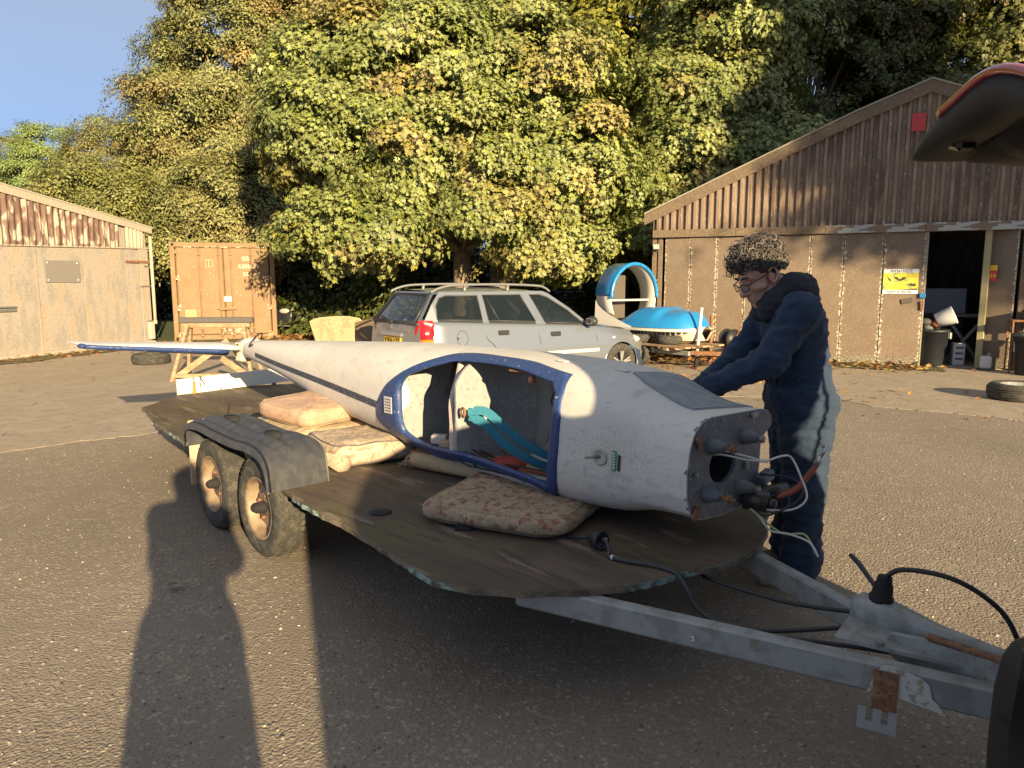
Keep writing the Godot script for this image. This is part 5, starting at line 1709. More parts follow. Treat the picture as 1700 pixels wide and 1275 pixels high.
func foliage(called: String, mesh: Mesh, m: Material, where: Array, tints: Array, parent: Node3D) -> MultiMeshInstance3D:
	var mm := MultiMesh.new()
	mm.transform_format = MultiMesh.TRANSFORM_3D
	mm.use_colors = true
	mm.mesh = mesh
	mm.instance_count = where.size()
	for i in where.size():
		mm.set_instance_transform(i, where[i])
		mm.set_instance_color(i, tints[i])
	var o := MultiMeshInstance3D.new()
	o.multimesh = mm
	o.material_override = m
	o.name = called
	o.set_meta("kind", "stuff")
	parent.add_child(o, true)
	return o

func leaf_mat() -> StandardMaterial3D:
	var m := mat(L(1, 1, 1), 0.48, 0.0, 0.45)
	m.vertex_color_use_as_albedo = true
	m.backlight_enabled = true
	m.backlight = Color(0.42, 0.42, 0.20)
	m.cull_mode = BaseMaterial3D.CULL_DISABLED
	return m

# a tree: lobes = [centre offset, radii]; tips gather on the lobes' skins, limbs run out to them
func tree(called: String, label: String, at: Vector3, trunk_r: float, fork: float, lobes: Array, kind: String, clusters: int, per: int, tones: Array, sd: int, csize := 0.55, group := "") -> Node3D:
	var r := RandomNumberGenerator.new()
	r.seed = sd
	var t := thing(called, label, "tree", Transform3D(Basis.IDENTITY, at), group)
	var nz := FastNoiseLite.new()
	nz.seed = sd
	nz.frequency = 0.22
	var where := []
	var tints := []
	var tips := []
	var area := 0.0
	for l in lobes: area += pow(l[1].x * l[1].y + l[1].x * l[1].z + l[1].y * l[1].z, 1.0)
	for l in lobes:
		var n := int(clusters * (l[1].x * l[1].y + l[1].x * l[1].z + l[1].y * l[1].z) / area)
		for i in n:
			var y := 1.0 - 2.0 * (i + 0.5) / n
			var a := i * 2.39996 + r.randf() * 0.7
			var q := sqrt(1.0 - y * y)
			var dir := V(cos(a) * q, y, sin(a) * q)
			# the side turned away from the yard is thinner
			if dir.z < -0.25 and r.randf() < 0.6: continue
			var depth := 1.0 + 0.42 * nz.get_noise_3dv((l[0] + dir * l[1]) * 1.7) - 0.34 * pow(r.randf(), 2.0)
			var c: Vector3 = l[0] + dir * l[1] * depth
			# inside another lobe: skip
			var buried := false
			for o in lobes:
				if o != l and ((c - o[0]) / o[1]).length() < 0.72: buried = true
			if buried or c.y < 0.5: continue
			tips.append(c)
			var tone: Color = tones[r.randi() % tones.size()]
			var tn := 0.5 + 0.5 * nz.get_noise_3dv(c * 1.3 + V(50, 0, 0))
			tone = tone.lerp(tones[0], tn)
			var cs := csize * r.randf_range(0.65, 1.25)
			for k in per:
				var d2 := V(r.randfn(), r.randfn() * 0.40, r.randfn()) * cs * 0.62
				var p := c + d2 - V(0, 0.25 * Vector2(d2.x, d2.z).length(), 0)
				var up := (dir * 0.75 + V(0, 0.65, 0) + d2 * 0.5 / cs + V(r.randfn(), r.randfn(), r.randfn()) * 0.25).normalized()
				var b := MB.frame(up) * Basis(Vector3.UP, r.randf() * TAU)
				where.append(Transform3D(b.scaled(Vector3.ONE * r.randf_range(0.6, 1.35)), p))
				var g := r.randf_range(0.8, 1.2)
				tints.append(Color(tone.r * g, tone.g * g, tone.b * g))
	foliage("crown", sprigs[kind], M.leaf, where, tints, t)
	# trunk and limbs
	var bark: Material = M.bark
	var top := V(0, fork, 0)
	var tb := MB.new(true)
	var path := []
	var rad := []
	var lean := V(r.randf_range(-0.1, 0.1), 0, r.randf_range(-0.1, 0.1))
	for i in 9:
		var f := i / 8.0
		path.append(V(0, fork * f, 0) + lean * f * f + V(sin(f * 5 + sd) * 0.03, 0, cos(f * 4 + sd) * 0.03))
		rad.append(trunk_r * (1.0 + 0.55 * pow(1.0 - f, 4.0)) * (1.0 - 0.22 * f))
	tb.tube(path, rad, 14)
	obj("trunk", tb, bark, t)
	top = path[-1]
	var used := 0
	tips.sort_custom(func(a, b): return a.z > b.z)
	var step := maxi(1, tips.size() / 46)
	for i in range(0, tips.size(), step):
		var c: Vector3 = tips[i]
		var m1 := top + V((c.x - top.x) * 0.25, maxf((c.y - top.y) * 0.42, 0.1), (c.z - top.z) * 0.25)
		var m2 := top.lerp(c, 0.65) + V(r.randf_range(-0.2, 0.2), 0.18 * (c - top).length() * 0.5, r.randf_range(-0.2, 0.2))
		var lb := MB.new(true)
		var q := spline([top - V(0, 0.15, 0), m1, m2, c], 5)
		var rs := []
		var r0 := trunk_r * r.randf_range(0.18, 0.42)
		for k in q.size(): rs.append(lerpf(r0, 0.012, pow(float(k) / q.size(), 0.7)))
		lb.tube(q, rs, 7, false)
		obj("limb", lb, bark, t)
	return t

func bush(called: String, label: String, at: Vector3, size: Vector3, kind: String, n: int, tones: Array, sd: int, group := "", cat := "shrub") -> Node3D:
	var r := RandomNumberGenerator.new()
	r.seed = sd
	var t := thing(called, label, cat, Transform3D(Basis.IDENTITY, at), group)
	var nz := FastNoiseLite.new()
	nz.seed = sd
	nz.frequency = 0.5
	var where := []
	var tints := []
	for i in n:
		var d := V(r.randfn(), absf(r.randfn()) * 1.1, r.randfn()).normalized()
		if d.z < -0.4: d.z = -d.z
		var k := (1.0 - 0.45 * pow(r.randf(), 2.0)) * (1.0 + 0.4 * nz.get_noise_3dv(d * size * 1.5))
		var p := d * size * k
		var up := (d + V(0, 0.5, 0) + V(r.randfn(), r.randfn(), r.randfn()) * 0.35).normalized()
		where.append(Transform3D((MB.frame(up) * Basis(Vector3.UP, r.randf() * TAU)).scaled(Vector3.ONE * r.randf_range(0.7, 1.3)), p))
		var tone: Color = tones[r.randi() % tones.size()]
		var g := r.randf_range(0.75, 1.25)
		tints.append(Color(tone.r * g, tone.g * g, tone.b * g))
	foliage("foliage", sprigs[kind], M.leaf, where, tints, t)
	for i in 6:
		var sb := MB.new(true)
		var e := V(r.randf_range(-0.7, 0.7) * size.x, size.y * r.randf_range(0.5, 0.9), r.randf_range(-0.2, 0.7) * size.z)
		sb.tube(spline([V(e.x * 0.2, 0, e.z * 0.2), e * 0.5 + V(0.05, 0.1, 0), e], 4), 0.022, 6, false)
		obj("stem", sb, M.bark, t)
	return t

func trees() -> void:
	M.leaf = leaf_mat()
	M.bark = tmat(tex(Vector2i(256, 256), L(0.20, 0.15, 0.095), [
		[0.03, 0, 5, 0.4, 0.7, L(0.27, 0.20, 0.12), 0.8, 0.3, 0.3],
		[0.05, 0, 4, 0.55, 0.8, L(0.10, 0.08, 0.055), 0.8, -0.3, 0.3]], 91, true), 0.8, 0.9, 1.5)
	sprigs["maple"] = sprig(0, 24, 0.098, 0.27, 5.5, 1)
	sprigs["small"] = sprig(2, 28, 0.088, 0.32, 1.0, 2)
	sprigs["chestnut"] = sprig(1, 8, 0.14, 0.30, 0.0, 3)
	sprigs["fine"] = sprig(2, 34, 0.075, 0.34, 0.0, 4)
	sprigs["laurel"] = sprig(2, 18, 0.14, 0.30, 0.0, 5)
	var syc := [L(0.225, 0.26, 0.088), L(0.30, 0.325, 0.13), L(0.16, 0.20, 0.06), L(0.29, 0.23, 0.09)]
	var gold := [L(0.205, 0.215, 0.08), L(0.245, 0.235, 0.09), L(0.175, 0.205, 0.07), L(0.265, 0.19, 0.072)]
	var olive := [L(0.17, 0.18, 0.055), L(0.22, 0.215, 0.065), L(0.13, 0.14, 0.042)]
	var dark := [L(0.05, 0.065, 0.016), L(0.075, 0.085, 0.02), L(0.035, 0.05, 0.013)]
	var pale := [L(0.210, 0.280, 0.088), L(0.263, 0.315, 0.104), L(0.158, 0.228, 0.072)]
	tree("sycamore", "broad green sycamore with orange seed bunches, its trunk right behind the silver car", V(-1.22, 0, -18.4), 0.27, 2.35, [
		[V(-0.3, 4.5, 0.6), V(2.6, 1.3, 2.2)], [V(-2.7, 4.9, 0.7), V(1.9, 1.2, 1.7)], [V(2.2, 4.3, 0.8), V(1.6, 1.2, 1.5)], [V(-1.2, 6.4, 0.2), V(2.5, 1.4, 2.0)], [V(1.3, 6.1, 0.2), V(2.0, 1.3, 1.8)], [V(-2.5, 2.75, 1.0), V(1.6, 0.8, 1.2)], [V(2.1, 2.5, 1.2), V(1.2, 0.75, 1.1)], [V(-1.5, 2.85, 1.6), V(0.9, 0.5, 0.9)], [V(-3.0, 6.4, 0.0), V(1.5, 1.2, 1.4)], [V(0.9, 3.2, 1.7), V(1.0, 0.5, 0.9)]], "maple", 330, 64, syc, 101, 0.54)
	tree("autumn_tree", "tall tree turning gold and brown beside the patch of blue sky", V(-9.2, 0, -25.5), 0.32, 4.2, [
		[V(0.5, 8.2, 0), V(2.6, 2.8, 2.4)], [V(-1.0, 6.4, 0.5), V(2.4, 2.2, 2.0)], [V(2.0, 5.6, 0.6), V(2.6, 2.2, 2.2)], [V(0.2, 10.4, -0.2), V(1.9, 2.0, 1.8)], [V(2.6, 9.6, 0.0), V(2.6, 2.6, 2.2)], [V(-2.2, 4.2, 0.9), V(1.8, 1.6, 1.6)], [V(0.6, 3.2, 1.2), V(2.4, 1.4, 1.5)]], "small", 440, 40, gold, 102, 0.6, "trees behind the sheds")
	tree("golden_tree", "golden brown tree rising behind the sycamore, top cut by the frame", V(-5.6, 0, -27), 0.34, 4.6, [
		[V(0.0, 9.6, 0), V(3.0, 2.8, 2.4)], [V(-1.6, 7.2, 0.5), V(2.6, 2.3, 2.0)], [V(2.0, 7.6, 0.5), V(2.6, 2.4, 2.2)], [V(0.6, 12.2, -0.2), V(2.7, 2.2, 2.0)], [V(0.0, 5.0, 1.0), V(2.8, 1.8, 1.6)]], "small", 320, 44, [L(0.235, 0.20, 0.078), L(0.22, 0.22, 0.075), L(0.18, 0.205, 0.065)], 103, 0.6, "trees behind the sheds")
	tree("back_sycamore", "tall green tree directly behind the broad sycamore", V(-0.4, 0, -24.5), 0.3, 4.6, [
		[V(0.0, 8.6, 0), V(3.0, 2.4, 2.2)], [V(-2.4, 7.6, 0.4), V(2.2, 2.0, 1.9)], [V(2.2, 7.4, 0.4), V(2.2, 2.0, 2.0)], [V(0.4, 11.0, -0.2), V(3.0, 2.0, 2.0)], [V(-2.2, 10.4, 0), V(2.2, 1.8, 1.8)]], "maple", 320, 46, syc, 104, 0.65, "trees behind the sheds")
	tree("chestnut_tree", "chestnut with drooping fingered yellow green leaves between two lit sycamores", V(3.1, 0, -22.0), 0.3, 3.6, [
		[V(0.0, 6.9, 0.2), V(1.9, 2.4, 1.8)], [V(-0.6, 4.4, 0.8), V(1.7, 1.7, 1.5)], [V(0.5, 9.0, 0.0), V(1.9, 1.8, 1.8)], [V(0.9, 3.0, 1.2), V(1.5, 1.1, 1.2)]], "chestnut", 210, 34, [L(0.219, 0.219, 0.032), L(0.280, 0.245, 0.035), L(0.158, 0.175, 0.029)], 105, 0.55)
	tree("hangar_sycamore", "sunlit sycamore overhanging the hangar's low eave", V(5.0, 0, -19.8), 0.26, 3.4, [
		[V(-0.2, 6.0, 0.5), V(1.7, 1.4, 1.5)], [V(-0.5, 4.4, 1.0), V(1.5, 1.1, 1.2)], [V(0.6, 7.9, 0.2), V(1.9, 1.5, 1.6)], [V(1.1, 4.6, 0.9), V(1.5, 1.1, 1.2)], [V(-0.9, 3.2, 1.4), V(1.1, 0.8, 0.9)]], "maple", 230, 44, syc, 106, 0.55)
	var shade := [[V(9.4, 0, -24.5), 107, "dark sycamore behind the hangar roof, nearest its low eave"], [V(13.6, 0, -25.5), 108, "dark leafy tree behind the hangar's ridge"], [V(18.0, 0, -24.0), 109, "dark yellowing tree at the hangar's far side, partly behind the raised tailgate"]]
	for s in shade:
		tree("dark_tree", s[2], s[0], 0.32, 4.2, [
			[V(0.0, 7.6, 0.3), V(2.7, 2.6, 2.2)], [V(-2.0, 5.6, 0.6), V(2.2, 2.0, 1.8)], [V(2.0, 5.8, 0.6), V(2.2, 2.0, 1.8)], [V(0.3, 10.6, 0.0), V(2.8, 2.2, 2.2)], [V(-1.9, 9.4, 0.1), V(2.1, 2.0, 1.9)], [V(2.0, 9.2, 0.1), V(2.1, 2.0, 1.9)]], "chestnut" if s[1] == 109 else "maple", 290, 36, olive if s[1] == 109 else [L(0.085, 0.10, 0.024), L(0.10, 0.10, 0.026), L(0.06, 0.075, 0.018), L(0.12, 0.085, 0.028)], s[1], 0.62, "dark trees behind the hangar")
	# lower trees to the left, far back
	var far := [[V(-24.5, 0, -40), pale, "pale grey green treetop at the left edge, farthest back"], [V(-20.4, 0, -39), gold, "low golden tree behind the left shed roof"], [V(-16.6, 0, -37), olive, "rounded olive green tree behind the left shed"], [V(-13.0, 0, -33), gold, "rust tinged tree between the left shed and the tall autumn tree"], [V(-28.5, 0, -42), olive, "green tree at the picture's left edge behind the left shed"]]
	for i in far.size():
		var f: Array = far[i]
		tree("distant_tree", f[2], f[0], 0.25, 2.6, [
			[V(0.0, 6.2 + 0.5 * sin(i * 2.0), 0.2), V(2.6, 2.4, 2.0)], [V(-1.9, 3.8, 0.6), V(2.0, 1.8, 1.6)], [V(1.9, 3.9, 0.6), V(2.1, 1.9, 1.6)], [V(0.2, 8.3 + 0.7 * sin(i * 3.1), 0.0), V(1.6, 1.4, 1.4)]], "small", 190, 26, f[1], 120 + i, 0.62, "low trees behind the left shed")
	var ft := [V(-12.5, 0, -23.0), V(-8.2, 0, -22.6)]
	for i in 2:
		tree("young_tree", ["leafy young tree behind the shipping container", "russet young tree between the container and the sycamore"][i], ft[i], 0.16, 1.9, [
			[V(0, 3.7, 0.2), V(1.9, 1.4, 1.5)], [V(-1.2, 2.9, 0.5), V(1.3, 1.1, 1.1)], [V(1.2, 2.8, 0.5), V(1.4, 1.1, 1.1)]], "small", 120, 26, gold if i else olive, 140 + i, 0.5)
	# undergrowth: laurels and brambles under the trees
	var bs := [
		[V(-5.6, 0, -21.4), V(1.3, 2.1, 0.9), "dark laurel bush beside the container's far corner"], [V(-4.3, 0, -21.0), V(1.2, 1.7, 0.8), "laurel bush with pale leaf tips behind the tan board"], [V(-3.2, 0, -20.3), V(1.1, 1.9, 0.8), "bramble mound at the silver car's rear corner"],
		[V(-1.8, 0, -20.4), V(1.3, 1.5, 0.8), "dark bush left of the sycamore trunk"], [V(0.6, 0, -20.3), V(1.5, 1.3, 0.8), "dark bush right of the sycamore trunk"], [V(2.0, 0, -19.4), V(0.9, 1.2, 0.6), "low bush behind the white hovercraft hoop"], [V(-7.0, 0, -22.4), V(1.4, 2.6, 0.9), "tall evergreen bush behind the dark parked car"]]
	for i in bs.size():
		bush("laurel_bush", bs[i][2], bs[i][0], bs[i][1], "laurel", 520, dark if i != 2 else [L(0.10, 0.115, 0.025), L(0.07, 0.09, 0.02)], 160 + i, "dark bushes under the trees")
	# a dark belt of far woodland closing the view under the crowns
	var wood := MB.new(false)
	var r := RandomNumberGenerator.new()
	r.seed = 77
	var where := []
	var tints := []
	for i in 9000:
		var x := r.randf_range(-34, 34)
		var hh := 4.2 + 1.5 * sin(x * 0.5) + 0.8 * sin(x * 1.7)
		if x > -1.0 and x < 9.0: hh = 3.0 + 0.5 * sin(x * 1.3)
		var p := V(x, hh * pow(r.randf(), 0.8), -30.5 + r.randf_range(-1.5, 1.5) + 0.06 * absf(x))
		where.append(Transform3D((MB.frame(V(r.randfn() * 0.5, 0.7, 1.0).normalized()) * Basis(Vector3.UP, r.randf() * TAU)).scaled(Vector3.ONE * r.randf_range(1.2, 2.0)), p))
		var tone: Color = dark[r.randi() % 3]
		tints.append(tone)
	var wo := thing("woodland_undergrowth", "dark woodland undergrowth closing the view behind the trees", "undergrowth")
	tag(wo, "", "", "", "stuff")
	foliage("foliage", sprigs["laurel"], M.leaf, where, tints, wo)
	# trees across the yard behind the camera: their shade falls on the hangar's right half
	var off := [[V(17.7, 0, 3.2), 151, "tall tree behind the camera, nearest the hangar"], [V(20.5, 0, 1.5), 152, "tall tree behind the camera, farther along the yard"], [V(22.5, 0, 9.0), 153, "tall tree behind the camera, deepest in the row"], [V(24.5, 0, 7.0), 154, "tall tree behind the camera, last in the row"]]
	for s in off:
		tree("yard_tree", s[2], s[0], 0.3, 6.0, [
			[V(0.0, 10.4, 0), V(3.2, 3.0, 3.0)], [V(-2.2, 8.9, 0.2), V(2.0, 1.7, 2.0)], [V(2.4, 9.2, 0.2), V(2.4, 2.3, 2.2)], [V(0.2, 14.6, 0), V(2.7, 2.4, 2.4)]], "maple", 260, 80, syc, s[1], 0.7, "trees behind the camera that shade the hangar")
func side_poly(pts: Array, m: Callable, out: float, inn: float) -> MB:
	# polygon in (x, y) laid on a side surface m(x, y, offset)
	var b = MB.new(false)
	var pk = PackedVector2Array(pts)
	var ix = Geometry2D.triangulate_polygon(pk)
	for i in range(0, ix.size(), 3):
		var A = []
		var q = [pk[ix[i]], pk[ix[i + 1]], pk[ix[i + 2]]]
		if (q[1] - q[0]).cross(q[2] - q[0]) < 0.0: q.reverse()
		b.tri(m.call(q[0].x, q[0].y, out), m.call(q[1].x, q[1].y, out), m.call(q[2].x, q[2].y, out))
		b.tri(m.call(q[0].x, q[0].y, inn), m.call(q[2].x, q[2].y, inn), m.call(q[1].x, q[1].y, inn))
	for i in pk.size():
		var p = pk[i]
		var r = pk[(i + 1) % pk.size()]
		b.quad(m.call(p.x, p.y, inn), m.call(r.x, r.y, inn), m.call(r.x, r.y, out), m.call(p.x, p.y, out))
	return b

func flip_z(b: Transform3D) -> Transform3D:
	return b * Transform3D(Basis(Vector3.RIGHT, Vector3.UP, V(0, 0, -1)), Vector3.ZERO)

func silver_car() -> void:
	var paint = mat(L(0.235, 0.265, 0.305), 0.34, 0.55)
	paint.clearcoat_enabled = true
	paint.clearcoat = 0.6
	paint.clearcoat_roughness = 0.08
	var glass = mat(L(0.03, 0.04, 0.04), 0.04)
	glass.albedo_color = Color(0.10, 0.13, 0.12, 0.42)
	glass.transparency = BaseMaterial3D.TRANSPARENCY_ALPHA
	M.glass = glass
	var trim = mat(L(0.025, 0.027, 0.03), 0.5)
	M.trim = trim
	var t = thing("silver_estate_car", "silver estate car with roof rails and yellow rear plate parked behind the glider", "car", Transform3D(Basis(Vector3.UP, 0.607), V(-1.586, -0.015, -10.129)))
	var belt = func(x: float) -> float: return 1.025 - 0.045 * (x - 0.2)
	var hw = func(x: float) -> float:
		var w = 0.845
		if x < 0.35: w -= 0.10 * pow((0.35 - x) / 0.35, 2.2)
		if x > 3.1: w -= 0.20 * pow((x - 3.1) / 0.92, 2.0)
		return w
	var topy = func(x: float) -> float:
		if x < 2.72: return belt.call(x)
		return lerpf(0.90, 0.80, (x - 2.72) / 0.85) if x < 3.57 else 0.80 - 0.30 * pow((x - 3.57) / 0.45, 2.0)
	var wheels = [Vector2(0.83, 0.30), Vector2(3.42, 0.30)]
	# lower body: sill, shoulder, bonnet; arches left open
	var sect = func(u: float, v: float) -> Vector3:
		var x = 0.02 + 4.0 * u
		var w: float = hw.call(x)
		var ty: float = topy.call(x)
		var bonnet = smoothstep(2.55, 2.80, x)
		var f = v * 9.0
		var pr = [Vector2(0.0, 0.20), Vector2(w - 0.16, 0.20), Vector2(w - 0.04, 0.27), Vector2(w, 0.45), Vector2(w + 0.005, 0.60), Vector2(w - 0.012, minf(0.78, ty - 0.08)), Vector2(w - 0.045, ty - 0.035), Vector2(w - 0.075, ty), Vector2(lerpf(w - 0.12, w * 0.72, bonnet), lerpf(0.62, ty + 0.035, bonnet)), Vector2(0.0, lerpf(0.58, ty + 0.06, bonnet))]
		var i = mini(int(f), 8)
		var p: Vector2 = pr[i].lerp(pr[i + 1], f - i)
		return V(x, p.y, p.x)
	var keep = func(u: float, v: float) -> bool:
		var p: Vector3 = sect.call(u, v)
		for w in wheels:
			if Vector2(p.x, p.y).distance_to(w) < 0.335 and p.z > 0.45 and v < 0.7: return false
		return true
	var b = MB.new(true)
	b.surf(func(u, v): return sect.call(u, v), 160, 54, keep)
	# rear panel: gently bowed, closes the tail up to the belt
	b.surf(func(u, v): 
		var z = lerpf(0.0, 1.0, u)
		var p: Vector3 = sect.call(0.0, (1.0 + 6.0 * v) / 9.0)
		return V(0.02 - 0.05 * sin(v * PI) - 0.03 * (1.0 - z * z), p.y, p.z * z), 12, 14)
	b.surf(func(u, v):
		var p: Vector3 = sect.call(1.0, (1.0 + 7.0 * (1.0 - v)) / 9.0)
		return V(4.02 + 0.09 * (1.0 - u * u), p.y, p.z * u), 10, 12)
	var half = b.mesh()
	put("body", half, paint, t)
	put("body", half, paint, t, flip_z(Transform3D.IDENTITY))
	for w: Vector2 in wheels:
		for s in [1, -1]:
			var ar = MB.new(true)
			var q = []
			for i in 19:
				var an = -0.25 + (PI + 0.5) * i / 18.0
				q.append(V(w.x + cos(an) * 0.34, w.y + sin(an) * 0.34, s * (hw.call(w.x) + 0.006)))
			ar.tube(q, 0.020, 8)
			obj("arch_lip", ar, paint, t)
			var liner = MB.new(true)
			for i in 18:
				var a = -0.25 + (PI + 0.5) * i / 18.0
				var c = -0.25 + (PI + 0.5) * (i + 1) / 18.0
				liner.quad(V(w.x + cos(a) * 0.33, w.y + sin(a) * 0.33, s * 0.5), V(w.x + cos(c) * 0.33, w.y + sin(c) * 0.33, s * 0.5), V(w.x + cos(c) * 0.33, w.y + sin(c) * 0.33, s * 0.84), V(w.x + cos(a) * 0.33, w.y + sin(a) * 0.33, s * 0.84))
			obj("arch_liner", liner, M.blackmatt, t)
			var wn = Node3D.new()
			wn.name = "wheel"
			t.add_child(wn, true)
			wn.transform = Transform3D(Basis(Vector3.UP, 0.0 if s > 0 else PI), V(w.x, w.y, s * 0.755))
			car_wheel(wn, 0.30, 0.19)
	# greenhouse sides
	var gs = func(x: float, y: float, o: float) -> Vector3:
		var w: float = hw.call(x) - 0.065
		return V(x + 0.0 * o, y + o * 0.35, w - 0.46 * maxf(0.0, y - 0.98) + o)
	var gutter = 1.405
	var wins = [P2([0.23, 1.045, 0.91, 1.025, 0.92, 1.355, 0.42, 1.352, 0.32, 1.32, 0.25, 1.22]), P2([1.01, 1.015, 1.79, 0.985, 1.64, 1.358, 1.0, 1.358]), P2([1.97, 0.965, 2.68, 0.925, 2.42, 1.125, 2.10, 1.318, 1.98, 1.352, 1.79, 1.355])]
	var frames = [P2([0.03, 0.98, 0.23, 1.02, 0.23, 1.045, 0.25, 1.22, 0.32, 1.32, 0.42, 1.352, 0.42, gutter, 0.34, gutter, 0.20, 1.25]), P2([0.42, 1.352, 0.92, 1.355, 1.0, 1.358, 1.64, 1.358, 1.79, 1.355, 1.98, 1.352, 2.10, 1.318, 2.42, 1.125, 2.68, 0.925, 2.80, 0.90, 2.46, 1.16, 2.14, 1.37, 2.04, gutter, 0.42, gutter]), P2([0.91, 0.99, 1.01, 0.985, 1.01, 1.015, 1.0, 1.358, 0.92, 1.355, 0.91, 1.025]), P2([1.79, 0.95, 1.97, 0.94, 1.97, 0.965, 1.79, 1.355, 1.64, 1.358, 1.79, 0.985]), P2([0.23, 1.02, 0.91, 0.99, 0.91, 1.025, 0.23, 1.045]), P2([1.01, 0.985, 1.79, 0.95, 1.79, 0.985, 1.01, 1.015]), P2([1.97, 0.94, 2.80, 0.90, 2.68, 0.925, 1.97, 0.965])]
	for s in [1, -1]:
		var fx = Transform3D.IDENTITY if s > 0 else flip_z(Transform3D.IDENTITY)
		for i in frames.size():
			var f: Array = frames[i]
			put("window_pillar" if i < 4 else "window_seal", side_poly(f, gs, 0.012, -0.02).mesh(), paint if i < 4 else trim, t, fx)
		for w in wins:
			var wp = put("window", side_poly(w, gs, 0.001, -0.003).mesh(), glass, t, fx)
			var sb = MB.new(true)
			var q = []
			for p: Vector2 in w + [w[0]]: q.append(gs.call(p.x, p.y, 0.006))
			sb.tube(q, 0.011, 6)
			obj("window_seal", sb, trim, wp)
		var qb = MB.new(true)
		qb.tube([gs.call(1.20, 0.99, 0.0), gs.call(1.05, 1.35, 0.0)], 0.009, 6)
		obj("quarter_bar", qb, trim, t, fx)
		# seams, handles, strip, mirror, rail
		for q in [[0.92, 1.0, 0.94, 0.80, 1.06, 0.68, 1.17, 0.52], [1.79, 0.95, 1.84, 0.70, 1.93, 0.28], [2.80, 0.89, 2.90, 0.70, 2.98, 0.28], [0.02, 0.40, 0.30, 0.42, 0.47, 0.42]]:
			var pp = P2(q).map(func(p): return V(p.x, p.y, sect_z(sect, p.x, p.y) + 0.0015))
			var sm = MB.new(true)
			sm.tube(spline(pp, 6), 0.004, 5)
			obj("panel_seam", sm, trim, t, fx)
		for q in [[1.22, 0.85], [2.12, 0.80]]:
			var hb = MB.new(false)
			hb.box(V(q[0], q[1], sect_z(sect, q[0], q[1]) + 0.012), V(0.175, 0.065, 0.03), Basis.IDENTITY, 0.010)
			obj("door_handle", hb, trim, t, fx)
		for q in [[1.20, 1.90], [1.96, 2.94]]:
			var st = MB.new(false)
			st.bar(V(q[0], 0.53, hw.call(q[0]) + 0.012), V(q[1], 0.53, hw.call(q[1]) + 0.012), 0.012, 0.05, Vector3.UP, 0.004)
			obj("rubbing_strip", st, mat(L(0.55, 0.52, 0.45), 0.5), t, fx)
		var mr = MB.new(true)
		mr.ball(V(2.72, 0.965, 0.93), V(0.075, 0.075, 0.10), 16)
		obj("mirror", mr, trim, t, fx)
		var ml = MB.new(false)
		ml.box(V(2.66, 0.965, 0.935), V(0.02, 0.09, 0.13), Basis(Vector3.UP, 0.15), 0.01)
		ml.bar(V(2.72, 0.94, 0.76), V(2.72, 0.955, 0.88), 0.05, 0.035)
		obj("mirror_glass", ml, mat(L(0.3, 0.32, 0.34), 0.1, 0.8), t, fx)
		var rb = MB.new(true)
		rb.tube(spline([V(0.22, 1.405, 0.60), V(0.36, 1.46, 0.595), V(0.60, 1.495, 0.59), V(1.3, 1.505, 0.585), V(1.95, 1.485, 0.575), V(2.12, 1.45, 0.57), V(2.20, 1.40, 0.57)], 6), 0.017, 8)
		for x in [0.75, 1.45]: rb.tube([V(x, 1.49, 0.588), V(x - 0.02, 1.40, 0.60)], 0.022, 8)
		obj("roof_rail", rb, mat(L(0.22, 0.225, 0.225), 0.45, 0.4), t, fx)
		var ind = MB.new(true)
		ind.ball(V(3.25, 0.70, sect_z(sect, 3.25, 0.70)), V(0.035, 0.018, 0.012), 10)
		obj("side_repeater", ind, mat(L(0.6, 0.55, 0.45), 0.2), t, fx)
		var hl = MB.new(true)
		hl.ball(V(3.86, 0.63, 0.56), V(0.14, 0.075, 0.16), 16)
		obj("headlight", hl, mat(L(0.45, 0.45, 0.43), 0.1), t, fx)
		# tail lamp wraps the corner: red, amber, clear
		for k in [[0.80, 1.045, L(0.45, 0.012, 0.02)], [0.68, 0.80, L(0.60, 0.16, 0.012)], [0.58, 0.68, L(0.6, 0.55, 0.5)]]:
			var lb = MB.new(true)
			lb.surf(func(u, v):
				var y = lerpf(k[0], k[1], v)
				var reach = 0.20 - 0.20 * pow(maxf(0.0, (y - 0.82) / 0.235), 2.0)
				var a = u * 2.0
				var w: float = hw.call(0.03) + 0.004
				var zz: float = w - 0.05 * smoothstep(0.85, 1.05, y)
				if a < 1.0: return V(-0.028 + 0.05 * a * a, y, lerpf(zz - 0.18 * (reach / 0.20), zz, a))
				return V(0.022 + (a - 1.0) * (0.17 if y < 0.9 else 0.17 - 0.5 * pow(y - 0.9, 1.2)), y, minf(zz + 0.055 * (a - 1.0), sect_z(sect, 0.1, minf(y, 0.95)) + 0.02)), 12, 8)
			obj("tail_lamp", lb, mat(k[2], 0.12), t, fx)
	var ff = MB.new(true)
	var fq = []
	for i in 25: fq.append(V(0.56 + cos(TAU * i / 24) * 0.085, 0.80 + sin(TAU * i / 24) * 0.10, sect_z(sect, 0.56, 0.80 + sin(TAU * i / 24) * 0.10) + 0.001))
	ff.tube(fq, 0.0035, 5)
	obj("fuel_flap_seam", ff, trim, t)
	var bt = MB.new(false)
	bt.box(V(0.49, 0.80, sect_z(sect, 0.49, 0.8) + 0.002), V(0.03, 0.03, 0.006), Basis(V(0, 0, 1), 0.7))
	obj("flap_catch", bt, trim, t)
	# roof
	var rf = MB.new(true)
	rf.surf(func(u, v):
		var x = lerpf(0.26, 2.16, u)
		var z = lerpf(-1.0, 1.0, 1.0 - v)
		var w: float = hw.call(x) - 0.065 - 0.46 * (gutter - 0.98) + 0.012
		var y = gutter + 0.055 * (1.0 - pow(absf(z), 3.0)) - 0.05 * pow(u, 4.0) - 0.03 * pow(1.0 - u, 6.0)
		return V(x, y, z * w), 24, 20)
